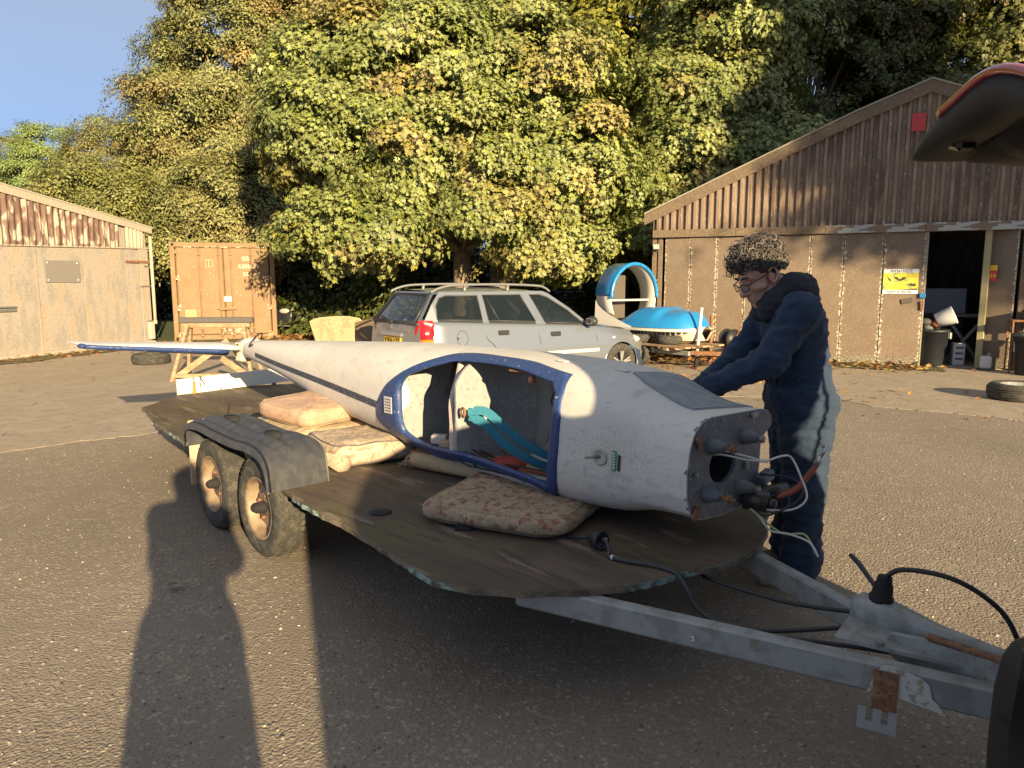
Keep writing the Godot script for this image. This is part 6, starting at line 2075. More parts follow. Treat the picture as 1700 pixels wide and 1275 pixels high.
	obj("roof", rf, paint, t)
	var ws = MB.new(true)
	ws.surf(func(u, v): return V(lerpf(2.80, 2.14, v) + 0.10 * (1.0 - pow(2 * u - 1, 2.0)) * (1 - v), lerpf(0.90, 1.405, v), (2 * u - 1) * lerpf(-0.72, -0.56, v)), 12, 8)
	obj("windscreen", ws, glass, t)
	# tailgate glass in a dark frame, wiper, badge, handle and plate
	var tg = func(z: float, h: float, o: float) -> Vector3: return V(lerpf(-0.035, 0.28, h) - o - 0.03 * (1 - z * z), lerpf(0.985, 1.41, h), z * lerpf(0.74, 0.575, h))
	var tb = MB.new(true)
	tb.surf(func(u, v): return tg.call(2 * u - 1, v, 0.0), 16, 8, func(u, v): return absf(2 * u - 1) > 0.82 or v > 0.88 or v < 0.06)
	obj("tailgate_frame", tb, paint, t)
	var gb = MB.new(true)
	gb.surf(func(u, v): return tg.call((2 * u - 1) * 0.86, 0.04 + 0.87 * v, 0.006), 14, 8)
	var rg = obj("rear_window", gb, glass, t)
	var bd = MB.new(true)
	var q2 = []
	for k in [[-0.84, 0.06], [0.84, 0.06], [0.84, 0.9], [-0.84, 0.9], [-0.84, 0.06]]: q2.append(tg.call(k[0], k[1], 0.01))
	bd.tube(q2, 0.028, 8)
	obj("window_border", bd, trim, rg)
	var wi = MB.new(true)
	wi.tube([tg.call(0.0, 0.06, 0.03), tg.call(-0.35, 0.16, 0.03), tg.call(-0.66, 0.20, 0.025)], 0.010, 6)
	wi.ball(tg.call(0.0, 0.05, 0.03), V(0.03, 0.03, 0.06), 10)
	obj("wiper", wi, trim, rg)
	var hd = MB.new(false)
	hd.box(V(-0.06, 0.835, -0.02), V(0.05, 0.055, 0.62), Basis.IDENTITY, 0.012)
	obj("chrome_handle", hd, mat(L(0.5, 0.5, 0.52), 0.2, 0.8), t)
	var pl = MB.new(false)
	pl.box(V(-0.058, 0.745, 0.0), V(0.012, 0.11, 0.52), Basis.IDENTITY, 0.002)
	var plate = obj("number_plate", pl, mat(L(0.72, 0.45, 0.02), 0.4), t)
	words("Y356 LTF", 0.075, M.black, plate, face(V(-0.066, 0.745, 0.0), V(0, 0, 1)), false, "lettering", 0.46)
	var bg = MB.new(true)
	bg.tube(spline([V(-0.075, 0.93, -0.03), V(-0.075, 0.97, -0.01), V(-0.075, 0.95, 0.015), V(-0.075, 0.92, 0.03)], 4), 0.008, 6)
	obj("badge", bg, mat(L(0.6, 0.6, 0.6), 0.2, 0.9), t)
	for k in [[0.44, 0.905, 0.13], [0.46, 0.88, 0.07], [-0.68, 0.92, 0.08]]:
		var lt = MB.new(false)
		lt.box(V(-0.045, k[1], k[0]), V(0.006, 0.014, k[2]))
		obj("model_script", lt, mat(L(0.6, 0.6, 0.6), 0.2, 0.9), t)
	# cabin: seats, headrests, wheel, dash, floor
	for q in [[2.05, 0.36], [2.05, -0.36], [1.10, 0.38], [1.10, -0.38]]:
		var sb = MB.new(true)
		sb.ball(V(q[0] - 0.06, 0.82, q[1]), V(0.13, 0.34, 0.24), 16, Basis(V(0, 0, 1), 0.2))
		sb.ball(V(q[0] + 0.16, 0.55, q[1]), V(0.28, 0.12, 0.25), 14)
		var seat = obj("seat", sb, mat(L(0.05, 0.055, 0.06), 0.9), t)
		var hb = MB.new(true)
		hb.ball(V(q[0] - 0.13, 1.19, q[1]), V(0.06, 0.10, 0.13), 14)
		obj("headrest", hb, mat(L(0.045, 0.05, 0.055), 0.9), seat)
	var sw = MB.new(true)
	var wq = []
	for i in 25: wq.append(V(2.42 - 0.09 * sin(TAU * i / 24) * 0.5, 0.93 + 0.17 * sin(TAU * i / 24), 0.36 + 0.18 * cos(TAU * i / 24)))
	sw.tube(wq, 0.014, 8)
	obj("steering_wheel", sw, trim, t)
	var da = MB.new(false)
	da.box(V(2.62, 0.82, 0.0), V(0.30, 0.16, 1.38), Basis(V(0, 0, 1), -0.1), 0.04)
	obj("dashboard", da, trim, t)
	var fo = MB.new(false)
	fo.box(V(1.4, 0.42, 0.0), V(2.6, 0.05, 1.45))
	obj("cabin_floor", fo, M.blackmatt, t)
	var bp = MB.new(false)
	bp.box(V(-0.04, 0.42, 0.0), V(0.14, 0.26, 1.60), Basis.IDENTITY, 0.05)
	obj("rear_bumper", bp, paint, t)
	var fbp = MB.new(false)
	fbp.box(V(4.0, 0.36, 0.0), V(0.26, 0.28, 1.25), Basis.IDENTITY, 0.08)
	obj("front_bumper", fbp, paint, t)

func sect_z(sect: Callable, x: float, y: float) -> float:
	# half width of the flank at a height
	var best = 0.84
	var d = 9.0
	for i in 40:
		var p: Vector3 = sect.call((x - 0.02) / 4.0, (1.0 + 6.0 * i / 39.0) / 9.0)
		if absf(p.y - y) < d:
			d = absf(p.y - y)
			best = p.z
	return best

func car_wheel(wn: Node3D, r: float, w: float) -> void:
	var axis = Transform3D(Basis(V(1, 0, 0), PI / 2), Vector3.ZERO)
	var h = w * 0.5
	var b = MB.new(true)
	b.lathe([Vector2(r * 0.62, -h), Vector2(r * 0.90, -h), Vector2(r * 0.985, -h * 0.75), Vector2(r, 0), Vector2(r * 0.985, h * 0.75), Vector2(r * 0.90, h), Vector2(r * 0.66, h), Vector2(r * 0.64, h * 0.7)], axis, 36)
	obj("tyre", b, M.rubber, wn)
	var q = MB.new(true)
	q.lathe([Vector2(0.0, h * 0.1), Vector2(r * 0.6, h * 0.1), Vector2(r * 0.62, h * 0.9), Vector2(r * 0.66, h * 0.95), Vector2(r * 0.655, h * 0.7)], axis, 32)
	obj("rim", q, mat(L(0.04, 0.04, 0.042), 0.6), wn)
	for i in 5:
		var a = TAU * i / 5.0 + 0.3
		var sb = MB.new(false)
		for o in [-0.14, 0.14]:
			sb.bar(V(cos(a) * r * 0.1, sin(a) * r * 0.1, h * 0.75), V(cos(a + o) * r * 0.62, sin(a + o) * r * 0.62, h * 0.85), r * 0.10, h * 0.25, V(0, 0, 1), r * 0.015)
		obj("spoke", sb, mat(L(0.42, 0.41, 0.40), 0.35, 0.6) if i == 0 else wn.get_child(2).material_override, wn)
	var cb = MB.new(true)
	cb.cyl(V(0, 0, h * 0.5), V(0, 0, h * 1.0), r * 0.15, r * 0.13, 14)
	obj("hub_cap", cb, M.dull, wn)

func red_car() -> void:
	# the car beside the camera, tailgate up, rear bumper at the frame's right edge
	var red = mat(L(0.30, 0.012, 0.02), 0.25)
	red.clearcoat_enabled = true
	red.clearcoat = 1.0
	red.clearcoat_roughness = 0.05
	var gloss = mat(L(0.012, 0.013, 0.014), 0.12)
	var inner = mat(L(0.016, 0.0145, 0.0135), 0.7)
	var t = thing("black_hatchback", "black hatchback with a red edged raised tailgate cut by the right frame edge", "car", Transform3D(Basis(Vector3.UP, -1.6008), V(1.855, 0, -1.645)))
	var hw = func(x: float) -> float: return 0.80 - 0.08 * pow(clampf((0.3 - x) / 0.4, 0, 1), 2.0) - 0.05 * pow(clampf((x - 3.2) / 0.9, 0, 1), 2.0)
	var topy = func(x: float) -> float: return 0.98 if x < 3.0 else lerpf(0.98, 0.78, (x - 3.0) / 1.0)
	var dark_glass = M.glass.duplicate()
	dark_glass.albedo_color = Color(0.03, 0.035, 0.035, 0.95)
	# shell of each flank with shoulder; bonnet; floor
	var sect = func(u: float, v: float) -> Vector3:
		var x = 0.22 + 3.82 * u
		var w: float = hw.call(x)
		var ty: float = topy.call(x)
		var bon = smoothstep(2.9, 3.15, x)
		var pr = [Vector2(0.0, 0.22), Vector2(w - 0.12, 0.22), Vector2(w - 0.02, 0.34), Vector2(w, 0.60), Vector2(w - 0.02, 0.85), Vector2(w - 0.05, ty), Vector2(lerpf(w - 0.10, w * 0.7, bon), lerpf(ty - 0.02, ty + 0.05, bon)), Vector2(lerpf(w - 0.12, 0.0, bon), lerpf(0.60, ty + 0.07, bon))]
		var f = v * 7.0
		var i = mini(int(f), 6)
		var p: Vector2 = pr[i].lerp(pr[i + 1], f - i)
		return V(x, p.y, p.x)
	var b = MB.new(true)
	b.surf(func(u, v): return sect.call(u, v), 60, 35)
	b.surf(func(u, v):
		var p: Vector3 = sect.call(1.0, (1.0 - v) * 6.9 / 7.0)
		return V(4.04 + 0.1 * (1.0 - u * u), p.y, p.z * u), 8, 10)
	var half = b.mesh()
	put("body", half, gloss, t)
	put("body", half, gloss, t, flip_z(Transform3D.IDENTITY))
	# rear wings and pillars above the bumper
	for s in [1, -1]:
		var fx = Transform3D.IDENTITY if s > 0 else flip_z(Transform3D.IDENTITY)
		var gs = func(x: float, y: float, o: float) -> Vector3: return V(x, y, (hw.call(x) as float) - 0.05 - 0.22 * maxf(0.0, y - 0.95) + o)
		for f in [P2([0.24, 0.92, 0.64, 0.97, 0.80, 1.40, 0.92, 1.60, 0.58, 1.47, 0.42, 1.25]), P2([1.62, 0.95, 1.74, 0.95, 1.66, 1.70, 1.54, 1.70]), P2([0.55, 1.43, 0.92, 1.60, 1.3, 1.68, 2.0, 1.70, 2.6, 1.66, 3.03, 1.0, 3.2, 1.0, 2.7, 1.70, 2.0, 1.77, 1.3, 1.75, 0.9, 1.68, 0.52, 1.47])]:
			put("pillar", side_poly(f, gs, 0.01, -0.05).mesh(), gloss, t, fx)
		for f in [P2([0.64, 0.97, 1.62, 0.96, 1.54, 1.69, 1.3, 1.68, 0.92, 1.60, 0.80, 1.40]), P2([1.74, 0.96, 3.03, 1.0, 2.6, 1.66, 2.0, 1.70, 1.66, 1.69])]:
			put("window", side_poly(f, gs, 0.002, -0.002).mesh(), dark_glass, t, fx)
		# rounded tail cluster standing on the bumper's shoulder
		var tl = MB.new(true)
		tl.surf(func(u, v):
			var a = u * PI * 0.5
			var y = lerpf(0.70, 1.02, v)
			var w = 0.755 - 0.09 * v
			return V(0.30 - (0.13 - 0.10 * v * v) * cos(a), y, w - 0.16 + 0.16 * sin(a)), 10, 8)
		obj("tail_lamp", tl, gloss, t, fx)
		for x in [0.72, 3.25]:
			var wn = Node3D.new()
			wn.name = "wheel"
			t.add_child(wn, true)
			wn.transform = fx * Transform3D(Basis.IDENTITY, V(x, 0.30, 0.715)) if s > 0 else Transform3D(Basis(Vector3.UP, PI), V(x, 0.30, -0.715))
			car_wheel(wn, 0.30, 0.19)
	# bumper: wraps the corners, glossy shelf on top
	var plan = []
	for k in 33:
		var a = -PI / 2 + PI * k / 32.0
		var sgn = signf(sin(a))
		plan.append(Vector2(0.30 - 0.355 * pow(absf(cos(a)), 0.38), sgn * 0.745 * pow(absf(sin(a)), 0.30)))
	var bb = MB.new(true)
	var rings = []
	for q in [[0.24, 0.93], [0.30, 0.985], [0.45, 1.0], [0.60, 0.995], [0.67, 0.975], [0.705, 0.945], [0.715, 0.90]]:
		rings.append(plan.map(func(p): return V(0.30 - (0.30 - p.x) * q[1], q[0], p.y * (1.0 - (1.0 - q[1]) * 0.5))))
	for i in rings.size() - 1:
		for k in plan.size() - 1: bb.quad(rings[i][k], rings[i][k + 1], rings[i + 1][k + 1], rings[i + 1][k])
	obj("rear_bumper", bb, inner, t)
	var sh = MB.new(true)
	var top: Array = rings[-1]
	for k in plan.size() - 1: sh.quad(top[k], top[k + 1], V(0.34, 0.725, top[k + 1].z * 0.9), V(0.34, 0.725, top[k].z * 0.9))
	obj("bumper_shelf", sh, gloss, t)
	var lt = MB.new(false)
	lt.box(V(0.9, 0.55, 0.0), V(1.6, 0.04, 1.5))
	lt.box(V(1.25, 0.85, 0.0), V(0.12, 0.6, 1.3), Basis(V(0, 0, 1), -0.2), 0.04)
	obj("load_floor", lt, inner, t)
	for z in [0.36, -0.36]:
		var sb = MB.new(true)
		sb.ball(V(1.95, 0.85, z), V(0.14, 0.36, 0.25), 16, Basis(V(0, 0, 1), 0.2))
		sb.ball(V(1.86, 1.26, z), V(0.06, 0.10, 0.13), 14)
		obj("seat", sb, inner, t)
	var rf = MB.new(true)
	rf.surf(func(u, v):
		var z = lerpf(1.0, -1.0, v)
		var x = lerpf(0.56, 2.70, u)
		return V(x, 1.76 - 0.30 * pow(clampf((1.45 - x) / 0.89, 0.0, 1.0), 2.0) - 0.06 * pow(clampf((x - 1.9) / 0.8, 0.0, 1.0), 2.0) - 0.05 * pow(absf(z), 3.0), z * 0.60), 20, 14)
	obj("roof", rf, gloss, t)
	var ws = MB.new(true)
	ws.surf(func(u, v): return V(lerpf(3.18, 2.68, v), lerpf(1.0, 1.70, v), (2 * u - 1) * lerpf(-0.72, -0.58, v)), 10, 6)
	obj("windscreen", ws, dark_glass, t)
	# raised tailgate, bent: the window slopes up from the roof hinge, the lower panel turns down to the tip
	var gate = Node3D.new()
	gate.name = "tailgate"
	t.add_child(gate, true)
	var prof = spline([Vector2(0.55, 1.49), Vector2(0.22, 1.75), Vector2(-0.08, 1.97), Vector2(-0.32, 2.07), Vector2(-0.54, 2.035), Vector2(-0.70, 1.995), Vector2(-0.84, 1.945)], 6)
	var np = prof.size()
	var nrm = []
	for i in np:
		var d = (prof[mini(i + 1, np - 1)] - prof[maxi(i - 1, 0)]).normalized()
		nrm.append(Vector2(d.y, -d.x) if Vector2(d.y, -d.x).y < 0.0 else Vector2(-d.y, d.x))
	# side rails and header in dark trim, narrowing to the tip
	for s in [1.0, -1.0]:
		var rings2 = []
		for i in np:
			var f = float(i) / (np - 1)
			var w1 = 0.615 + 0.015 * sin(f * PI) - 0.05 * pow(f, 5.0)
			var w0 = w1 - lerpf(0.10, 0.17, f)
			var p = prof[i]
			var n = nrm[i]
			var th = lerpf(0.055, 0.095, sin(f * PI)) * (1.0 - 0.75 * pow(f, 4.0))
			var r4 = [V(p.x, p.y, s * w1), V(p.x + n.x * th * 0.5, p.y + n.y * th * 0.5, s * (w1 + 0.004)), V(p.x + n.x * th, p.y + n.y * th, s * (w1 - 0.03)), V(p.x + n.x * th, p.y + n.y * th, s * (w0 + 0.02)), V(p.x + n.x * th * 0.4, p.y + n.y * th * 0.4, s * w0), V(p.x + n.x * 0.01, p.y + n.y * 0.01, s * w0)]
			if s > 0.0: r4.reverse()
			rings2.append(r4)
		var rb = MB.new(true)
		rb.loft(rings2, true, true, true)
		obj("gate_rail", rb, inner, gate)
		# red painted edge showing above the rail
		var eb = MB.new(true)
		var er = []
		for i in np:
			var f = float(i) / (np - 1)
			var w1 = 0.617 + 0.015 * sin(f * PI) - 0.05 * pow(f, 5.0)
			var p = prof[i] - nrm[i] * 0.012
			er.append(V(p.x, p.y, s * (w1 - 0.004)))
		eb.tube(er.slice(0, 27), 0.014, 8)
		obj("red_edge", eb, red, gate)
		# buffer block and latch pocket near the bend
		var bf = MB.new(false)
		var bp = prof[int(np * 0.80)] + nrm[int(np * 0.80)] * 0.035
		bf.box(V(bp.x, bp.y, s * 0.52), V(0.12, 0.05, 0.06), Basis(V(0, 0, 1), -0.3), 0.012)
		obj("buffer_block", bf, gloss, gate)
		var gsb = MB.new(true)
		gsb.cyl(V(0.50, 1.20, s * 0.66), V(0.10, 1.70, s * 0.58), 0.011, 0.011, 10)
		obj("gas_strut", gsb, M.black, gate)
	var gw = MB.new(true)
	gw.surf(func(u, v):
		var k = clampi(int(lerpf(2, 20, u)), 0, np - 1)
		var p = prof[k] + nrm[k] * 0.014
		return V(p.x, p.y, lerpf(-0.53, 0.53, v)), 18, 2)
	obj("gate_window", gw, mat(L(0.085, 0.10, 0.11), 0.12), gate)
	var lp = MB.new(true)
	for o in [0.012, 0.055]:
		lp.surf(func(u, v):
			var k = clampi(int(round(lerpf(19, np - 1, u))), 0, np - 1)
			var p = prof[k] + nrm[k] * o * (1.0 - 0.8 * u * u)
			return V(p.x, p.y, lerpf(-0.56, 0.56, v if o > 0.02 else 1.0 - v)), 17, 10)
	obj("lower_panel", lp, inner, gate)
	var tp = MB.new(true)
	tp.surf(func(u, v):
		var k = clampi(int(round(lerpf(20, np - 4, u))), 0, np - 1)
		var e = 2.0 * v - 1.0
		var bulge = pow(maxf(0.0, sin(u * PI)), 0.5) * pow(maxf(0.0, 1.0 - pow(absf(e), 5.0)), 0.6)
		var p = prof[k] + nrm[k] * (0.05 + 0.075 * bulge)
		return V(p.x, p.y, e * 0.44), 14, 20)
	obj("trim_panel", tp, mat(L(0.026, 0.02, 0.017), 0.55), gate)
	var sk = MB.new(true)
	sk.surf(func(u, v):
		var k = clampi(int(round(lerpf(18, np - 1, u))), 0, np - 1)
		var p = prof[k] - nrm[k] * 0.014
		return V(p.x, p.y, lerpf(-0.56, 0.56, v)), 18, 8)
	sk.surf(func(u, v):
		var k = clampi(int(round(lerpf(0, 3, u))), 0, np - 1)
		var p = prof[k] - nrm[k] * 0.010
		return V(p.x, p.y, lerpf(-0.60, 0.60, v)), 3, 8)
	obj("red_skin", sk, red, gate)
func hovercraft() -> void:
	var blue = mat(L(0.010, 0.20, 0.48), 0.22)
	blue.clearcoat_enabled = true
	blue.clearcoat = 0.6
	var white = mat(L(0.60, 0.58, 0.52), 0.4)
	var ax = V(0.60, 0, 0.80).normalized()
	var X = Transform3D(Basis(ax, Vector3.UP, ax.cross(Vector3.UP)), V(2.22, 0.0, -14.75))
	# local x runs to the bow, z to the craft's near side
	var t = thing("hovercraft", "small blue and white hovercraft with a round fan hoop sitting on a trailer", "hovercraft", X * Transform3D(Basis.IDENTITY, V(0, 0.62, 0)))
	var HX = Transform3D(Basis.IDENTITY, V(0.28, 0, 0))
	var R = 0.66
	var cy = 0.60
	var hp = func(ang: float, r: float) -> Vector2: return Vector2(cos(ang) * r * 0.98, cy + sin(ang) * r)
	for lay in [[R, R - 0.012, 0.0, 0.42, blue, "fan_hoop", 0.05, PI - 0.05], [R - 0.012, R - 0.055, 0.03, 0.40, white, "hoop_liner", -0.55, PI + 0.55]]:
		var b = MB.new(true)
		var n = 44
		var a0: float = lay[6]
		var a1: float = lay[7]
		var rg = []
		for i in n + 1:
			var a = lerpf(a0, a1, float(i) / n)
			var o: Vector2 = hp.call(a, lay[0])
			var q: Vector2 = hp.call(a, lay[1])
			var m: Vector2 = hp.call(a, (lay[0] + lay[1]) * 0.5)
			rg.append([V(-lay[3], o.y, -o.x), V(-lay[2], o.y, -o.x), V(-lay[2] + 0.025, m.y, -m.x), V(-lay[2], q.y, -q.x), V(-lay[3], q.y, -q.x)])
		b.loft(rg, true, true, true)
		obj(lay[5], b, lay[4], t, HX)
	var rim = MB.new(true)
	var rq = []
	for i in 45:
		var p: Vector2 = hp.call(lerpf(-0.02, PI + 0.02, i / 44.0), R - 0.02)
		rq.append(V(0.01, p.y, -p.x))
	rim.tube(rq, 0.035, 10)
	obj("hoop_rim", rim, blue, t, HX)
	for i in 10:
		var p: Vector2 = hp.call(0.15 + i * 0.315, R - 0.02)
		var sb = MB.new(true)
		sb.ball(V(0.045, p.y, -p.x), V(0.008, 0.012, 0.012), 8)
		obj("rim_bolt", sb, M.black, t, HX)
	var sp = MB.new(false)
	sp.box(V(-0.2, cy - 0.06, 0.0), V(0.14, 0.035, 2 * R - 0.2), Basis.IDENTITY, 0.008)
	obj("stator_bar", sp, white, t, HX)
	var st = MB.new(false)
	st.box(V(-0.46, cy - 0.05, -0.02), V(0.05, 0.95, 0.36), Basis.IDENTITY, 0.015)
	lab(obj("rudder", st, mat(L(0.10, 0.085, 0.07), 0.4), t, HX), "dark upright rudder panel behind the hoop")
	# white flank that sweeps from the hoop down to the hull, with blue panel and letters on the stern side
	for s in [1.0, -1.0]:
		var fl = MB.new(true)
		fl.surf(func(u, v):
			var x = lerpf(-0.42, 0.55, u)
			var h = lerpf(0.55, 0.10, pow(u, 0.6)) if s < 0 else lerpf(0.55, 0.08, pow(u, 0.6))
			return V(x, v * h, s * (0.635 + 0.03 * (1 - v))), 14, 6)
		obj("hull_flank", fl, white, t, HX)
	words("X17", 0.16, white, t, Transform3D(Basis(V(-1, 0, 0), Vector3.UP, V(0, 0, -1)) * Basis.IDENTITY, V(0.08, 0.86, -0.66)), false)
	# hull: white pan with a blue moulded deck
	var hl = MB.new(true)
	hl.surf(func(u, v):
		var x = lerpf(-0.40, 2.05, u)
		var w = 0.66 * sqrt(maxf(0.0, 1.0 - pow(maxf(0.0, (x - 0.9) / 1.16), 2.4)))
		var z = (2 * v - 1)
		return V(x, 0.06 + 0.05 * (1 - z * z), -z * w), 24, 16)
	hl.surf(func(u, v):
		var x = lerpf(-0.40, 2.05, u)
		var w = 0.66 * sqrt(maxf(0.0, 1.0 - pow(maxf(0.0, (x - 0.9) / 1.16), 2.4)))
		return V(x, lerpf(0.02, 0.065, v), w + 0.012), 24, 2)
	obj("hull_pan", hl, white, t)
	var dk = MB.new(true)
	dk.surf(func(u, v):
		var x = lerpf(0.22, 1.98, u)
		var w = 0.63 * sqrt(maxf(0.0, 1.0 - pow(maxf(0.0, (x - 0.85) / 1.16), 2.4)))
		var z = 2 * v - 1
		var rise = 0.36 * smoothstep(0.10, 0.85, x) * (1.0 - 0.25 * smoothstep(1.2, 1.4, x)) * pow(maxf(0.0, 1.0 - smoothstep(1.70, 2.0, x)), 0.6)
		var dome = pow(maxf(0.0, 1.0 - pow(absf(z), 3.5)), 0.7)
		var scoop = 0.05 * exp(-pow((x - 1.5) / 0.22, 2.0)) * exp(-pow(z / 0.5, 2.0))
		return V(x, 0.075 + rise * dome + scoop, -z * w), 44, 28)
	obj("blue_deck", dk, blue, t)
	# striped skirt: dark and pale segments along the near edge, each its own piece
	for i in 22:
		var x0 = lerpf(0.05, 1.95, i / 22.0)
		var x1 = lerpf(0.05, 1.95, (i + 0.62) / 22.0)
		for s in [1.0, -1.0]:
			var hwf = func(x: float) -> float: return 0.66 * sqrt(maxf(0.0, 1.0 - pow(maxf(0.0, (x - 0.9) / 1.16), 2.4)))
			var w0: float = hwf.call(x0)
			var w1: float = hwf.call(x1)
			var lean = (x0 - 1.1) * 0.12
			var kb = MB.new(false)
			kb.quad(V(x0 - lean, -0.13, s * (w0 - 0.10)), V(x1 - lean, -0.13, s * (w1 - 0.10)), V(x1, 0.02, s * (w1 + 0.015)), V(x0, 0.02, s * (w0 + 0.015)))
			kb.quad(V(x0 - lean, -0.13, s * (w0 - 0.11)), V(x0, 0.02, s * (w0 + 0.005)), V(x1, 0.02, s * (w1 + 0.005)), V(x1 - lean, -0.13, s * (w1 - 0.11)))
			obj("skirt_stripe", kb, M.black, t)
	var sk = MB.new(true)
	for s in [1.0, -1.0]:
		sk.surf(func(u, v):
			var x = lerpf(-0.3, 2.04, u)
			var w = 0.66 * sqrt(maxf(0.0, 1.0 - pow(maxf(0.0, (x - 0.9) / 1.16), 2.4)))
			return V(x, lerpf(-0.14, 0.02, v), s * (w + lerpf(-0.125, -0.002, v))), 30, 2)
	obj("skirt", sk, mat(L(0.52, 0.47, 0.37), 0.7), t)
	# its trailer: planked deck, galvanised frame, wheels, jockey stand
	var r = thing("hovercraft_trailer", "planked wooden trailer carrying the blue hovercraft", "trailer", X)
	for i in 4:
		var pb = MB.new(false)
		pb.box(V(0.95, 0.40, 0.66 - i * 0.44), V(2.5, 0.035, 0.14), Basis(Vector3.UP, 0.01 * i), 0.004)
		obj("plank", pb, M.wood, r)
	for x in [0.15, 0.95, 1.75]:
		var pb = MB.new(false)
		pb.box(V(x, 0.352, 0.0), V(0.10, 0.05, 1.5), Basis.IDENTITY, 0.004)
		obj("cross_plank", pb, M.wood, r)
	for z in [0.5, -0.5]:
		var fb = MB.new(false)
		fb.box(V(0.95, 0.285, z), V(2.3, 0.08, 0.06), Basis.IDENTITY, 0.006)
		obj("frame_rail", fb, M.galv, r)
		var wn = Node3D.new()
		wn.name = "wheel"
		r.add_child(wn, true)
		wn.transform = Transform3D(Basis(Vector3.UP, 0.0 if z > 0 else PI), V(1.05, 0.24, z * 1.28))
		car_wheel(wn, 0.24, 0.15)
	var pl = MB.new(false)
	pl.box(V(1.25, 0.30, 0.536), V(0.09, 0.09, 0.012))
	obj("white_tag", pl, M.white, r)
	for k in [[0.45, 0.0], [1.0, 0.1], [1.6, -0.05]]:
		var tb = MB.new(true)
		tb.lathe([Vector2(0.10, 0.0), Vector2(0.20, 0.0), Vector2(0.235, 0.04), Vector2(0.235, 0.12), Vector2(0.20, 0.16), Vector2(0.10, 0.16)], Transform3D(Basis.IDENTITY, V(k[0], 0.419, 0.52 + k[1])), 26)
		var ty = thing("spare_tyre", ["old tyre under the hovercraft's stern end", "old tyre packed under the middle of the hovercraft", "old tyre under the hovercraft's bow"][0 if k[0] < 0.7 else (1 if k[0] < 1.3 else 2)], "tyre", X * Transform3D(Basis.IDENTITY, V(k[0], 0.419, 0.52 + k[1])), "tyres packed under the hovercraft")
		obj("tread", tb, M.rubber, ty, Transform3D(Basis.IDENTITY, V(-k[0], -0.419, -0.52 - k[1])))
	var dbx = MB.new(false)
	dbx.bar(V(2.1, 0.30, 0.45), V(2.9, 0.30, 0.0), 0.06, 0.07)
	dbx.bar(V(2.1, 0.30, -0.45), V(2.9, 0.30, 0.0), 0.06, 0.07)
	obj("drawbar", dbx, M.rust, r)

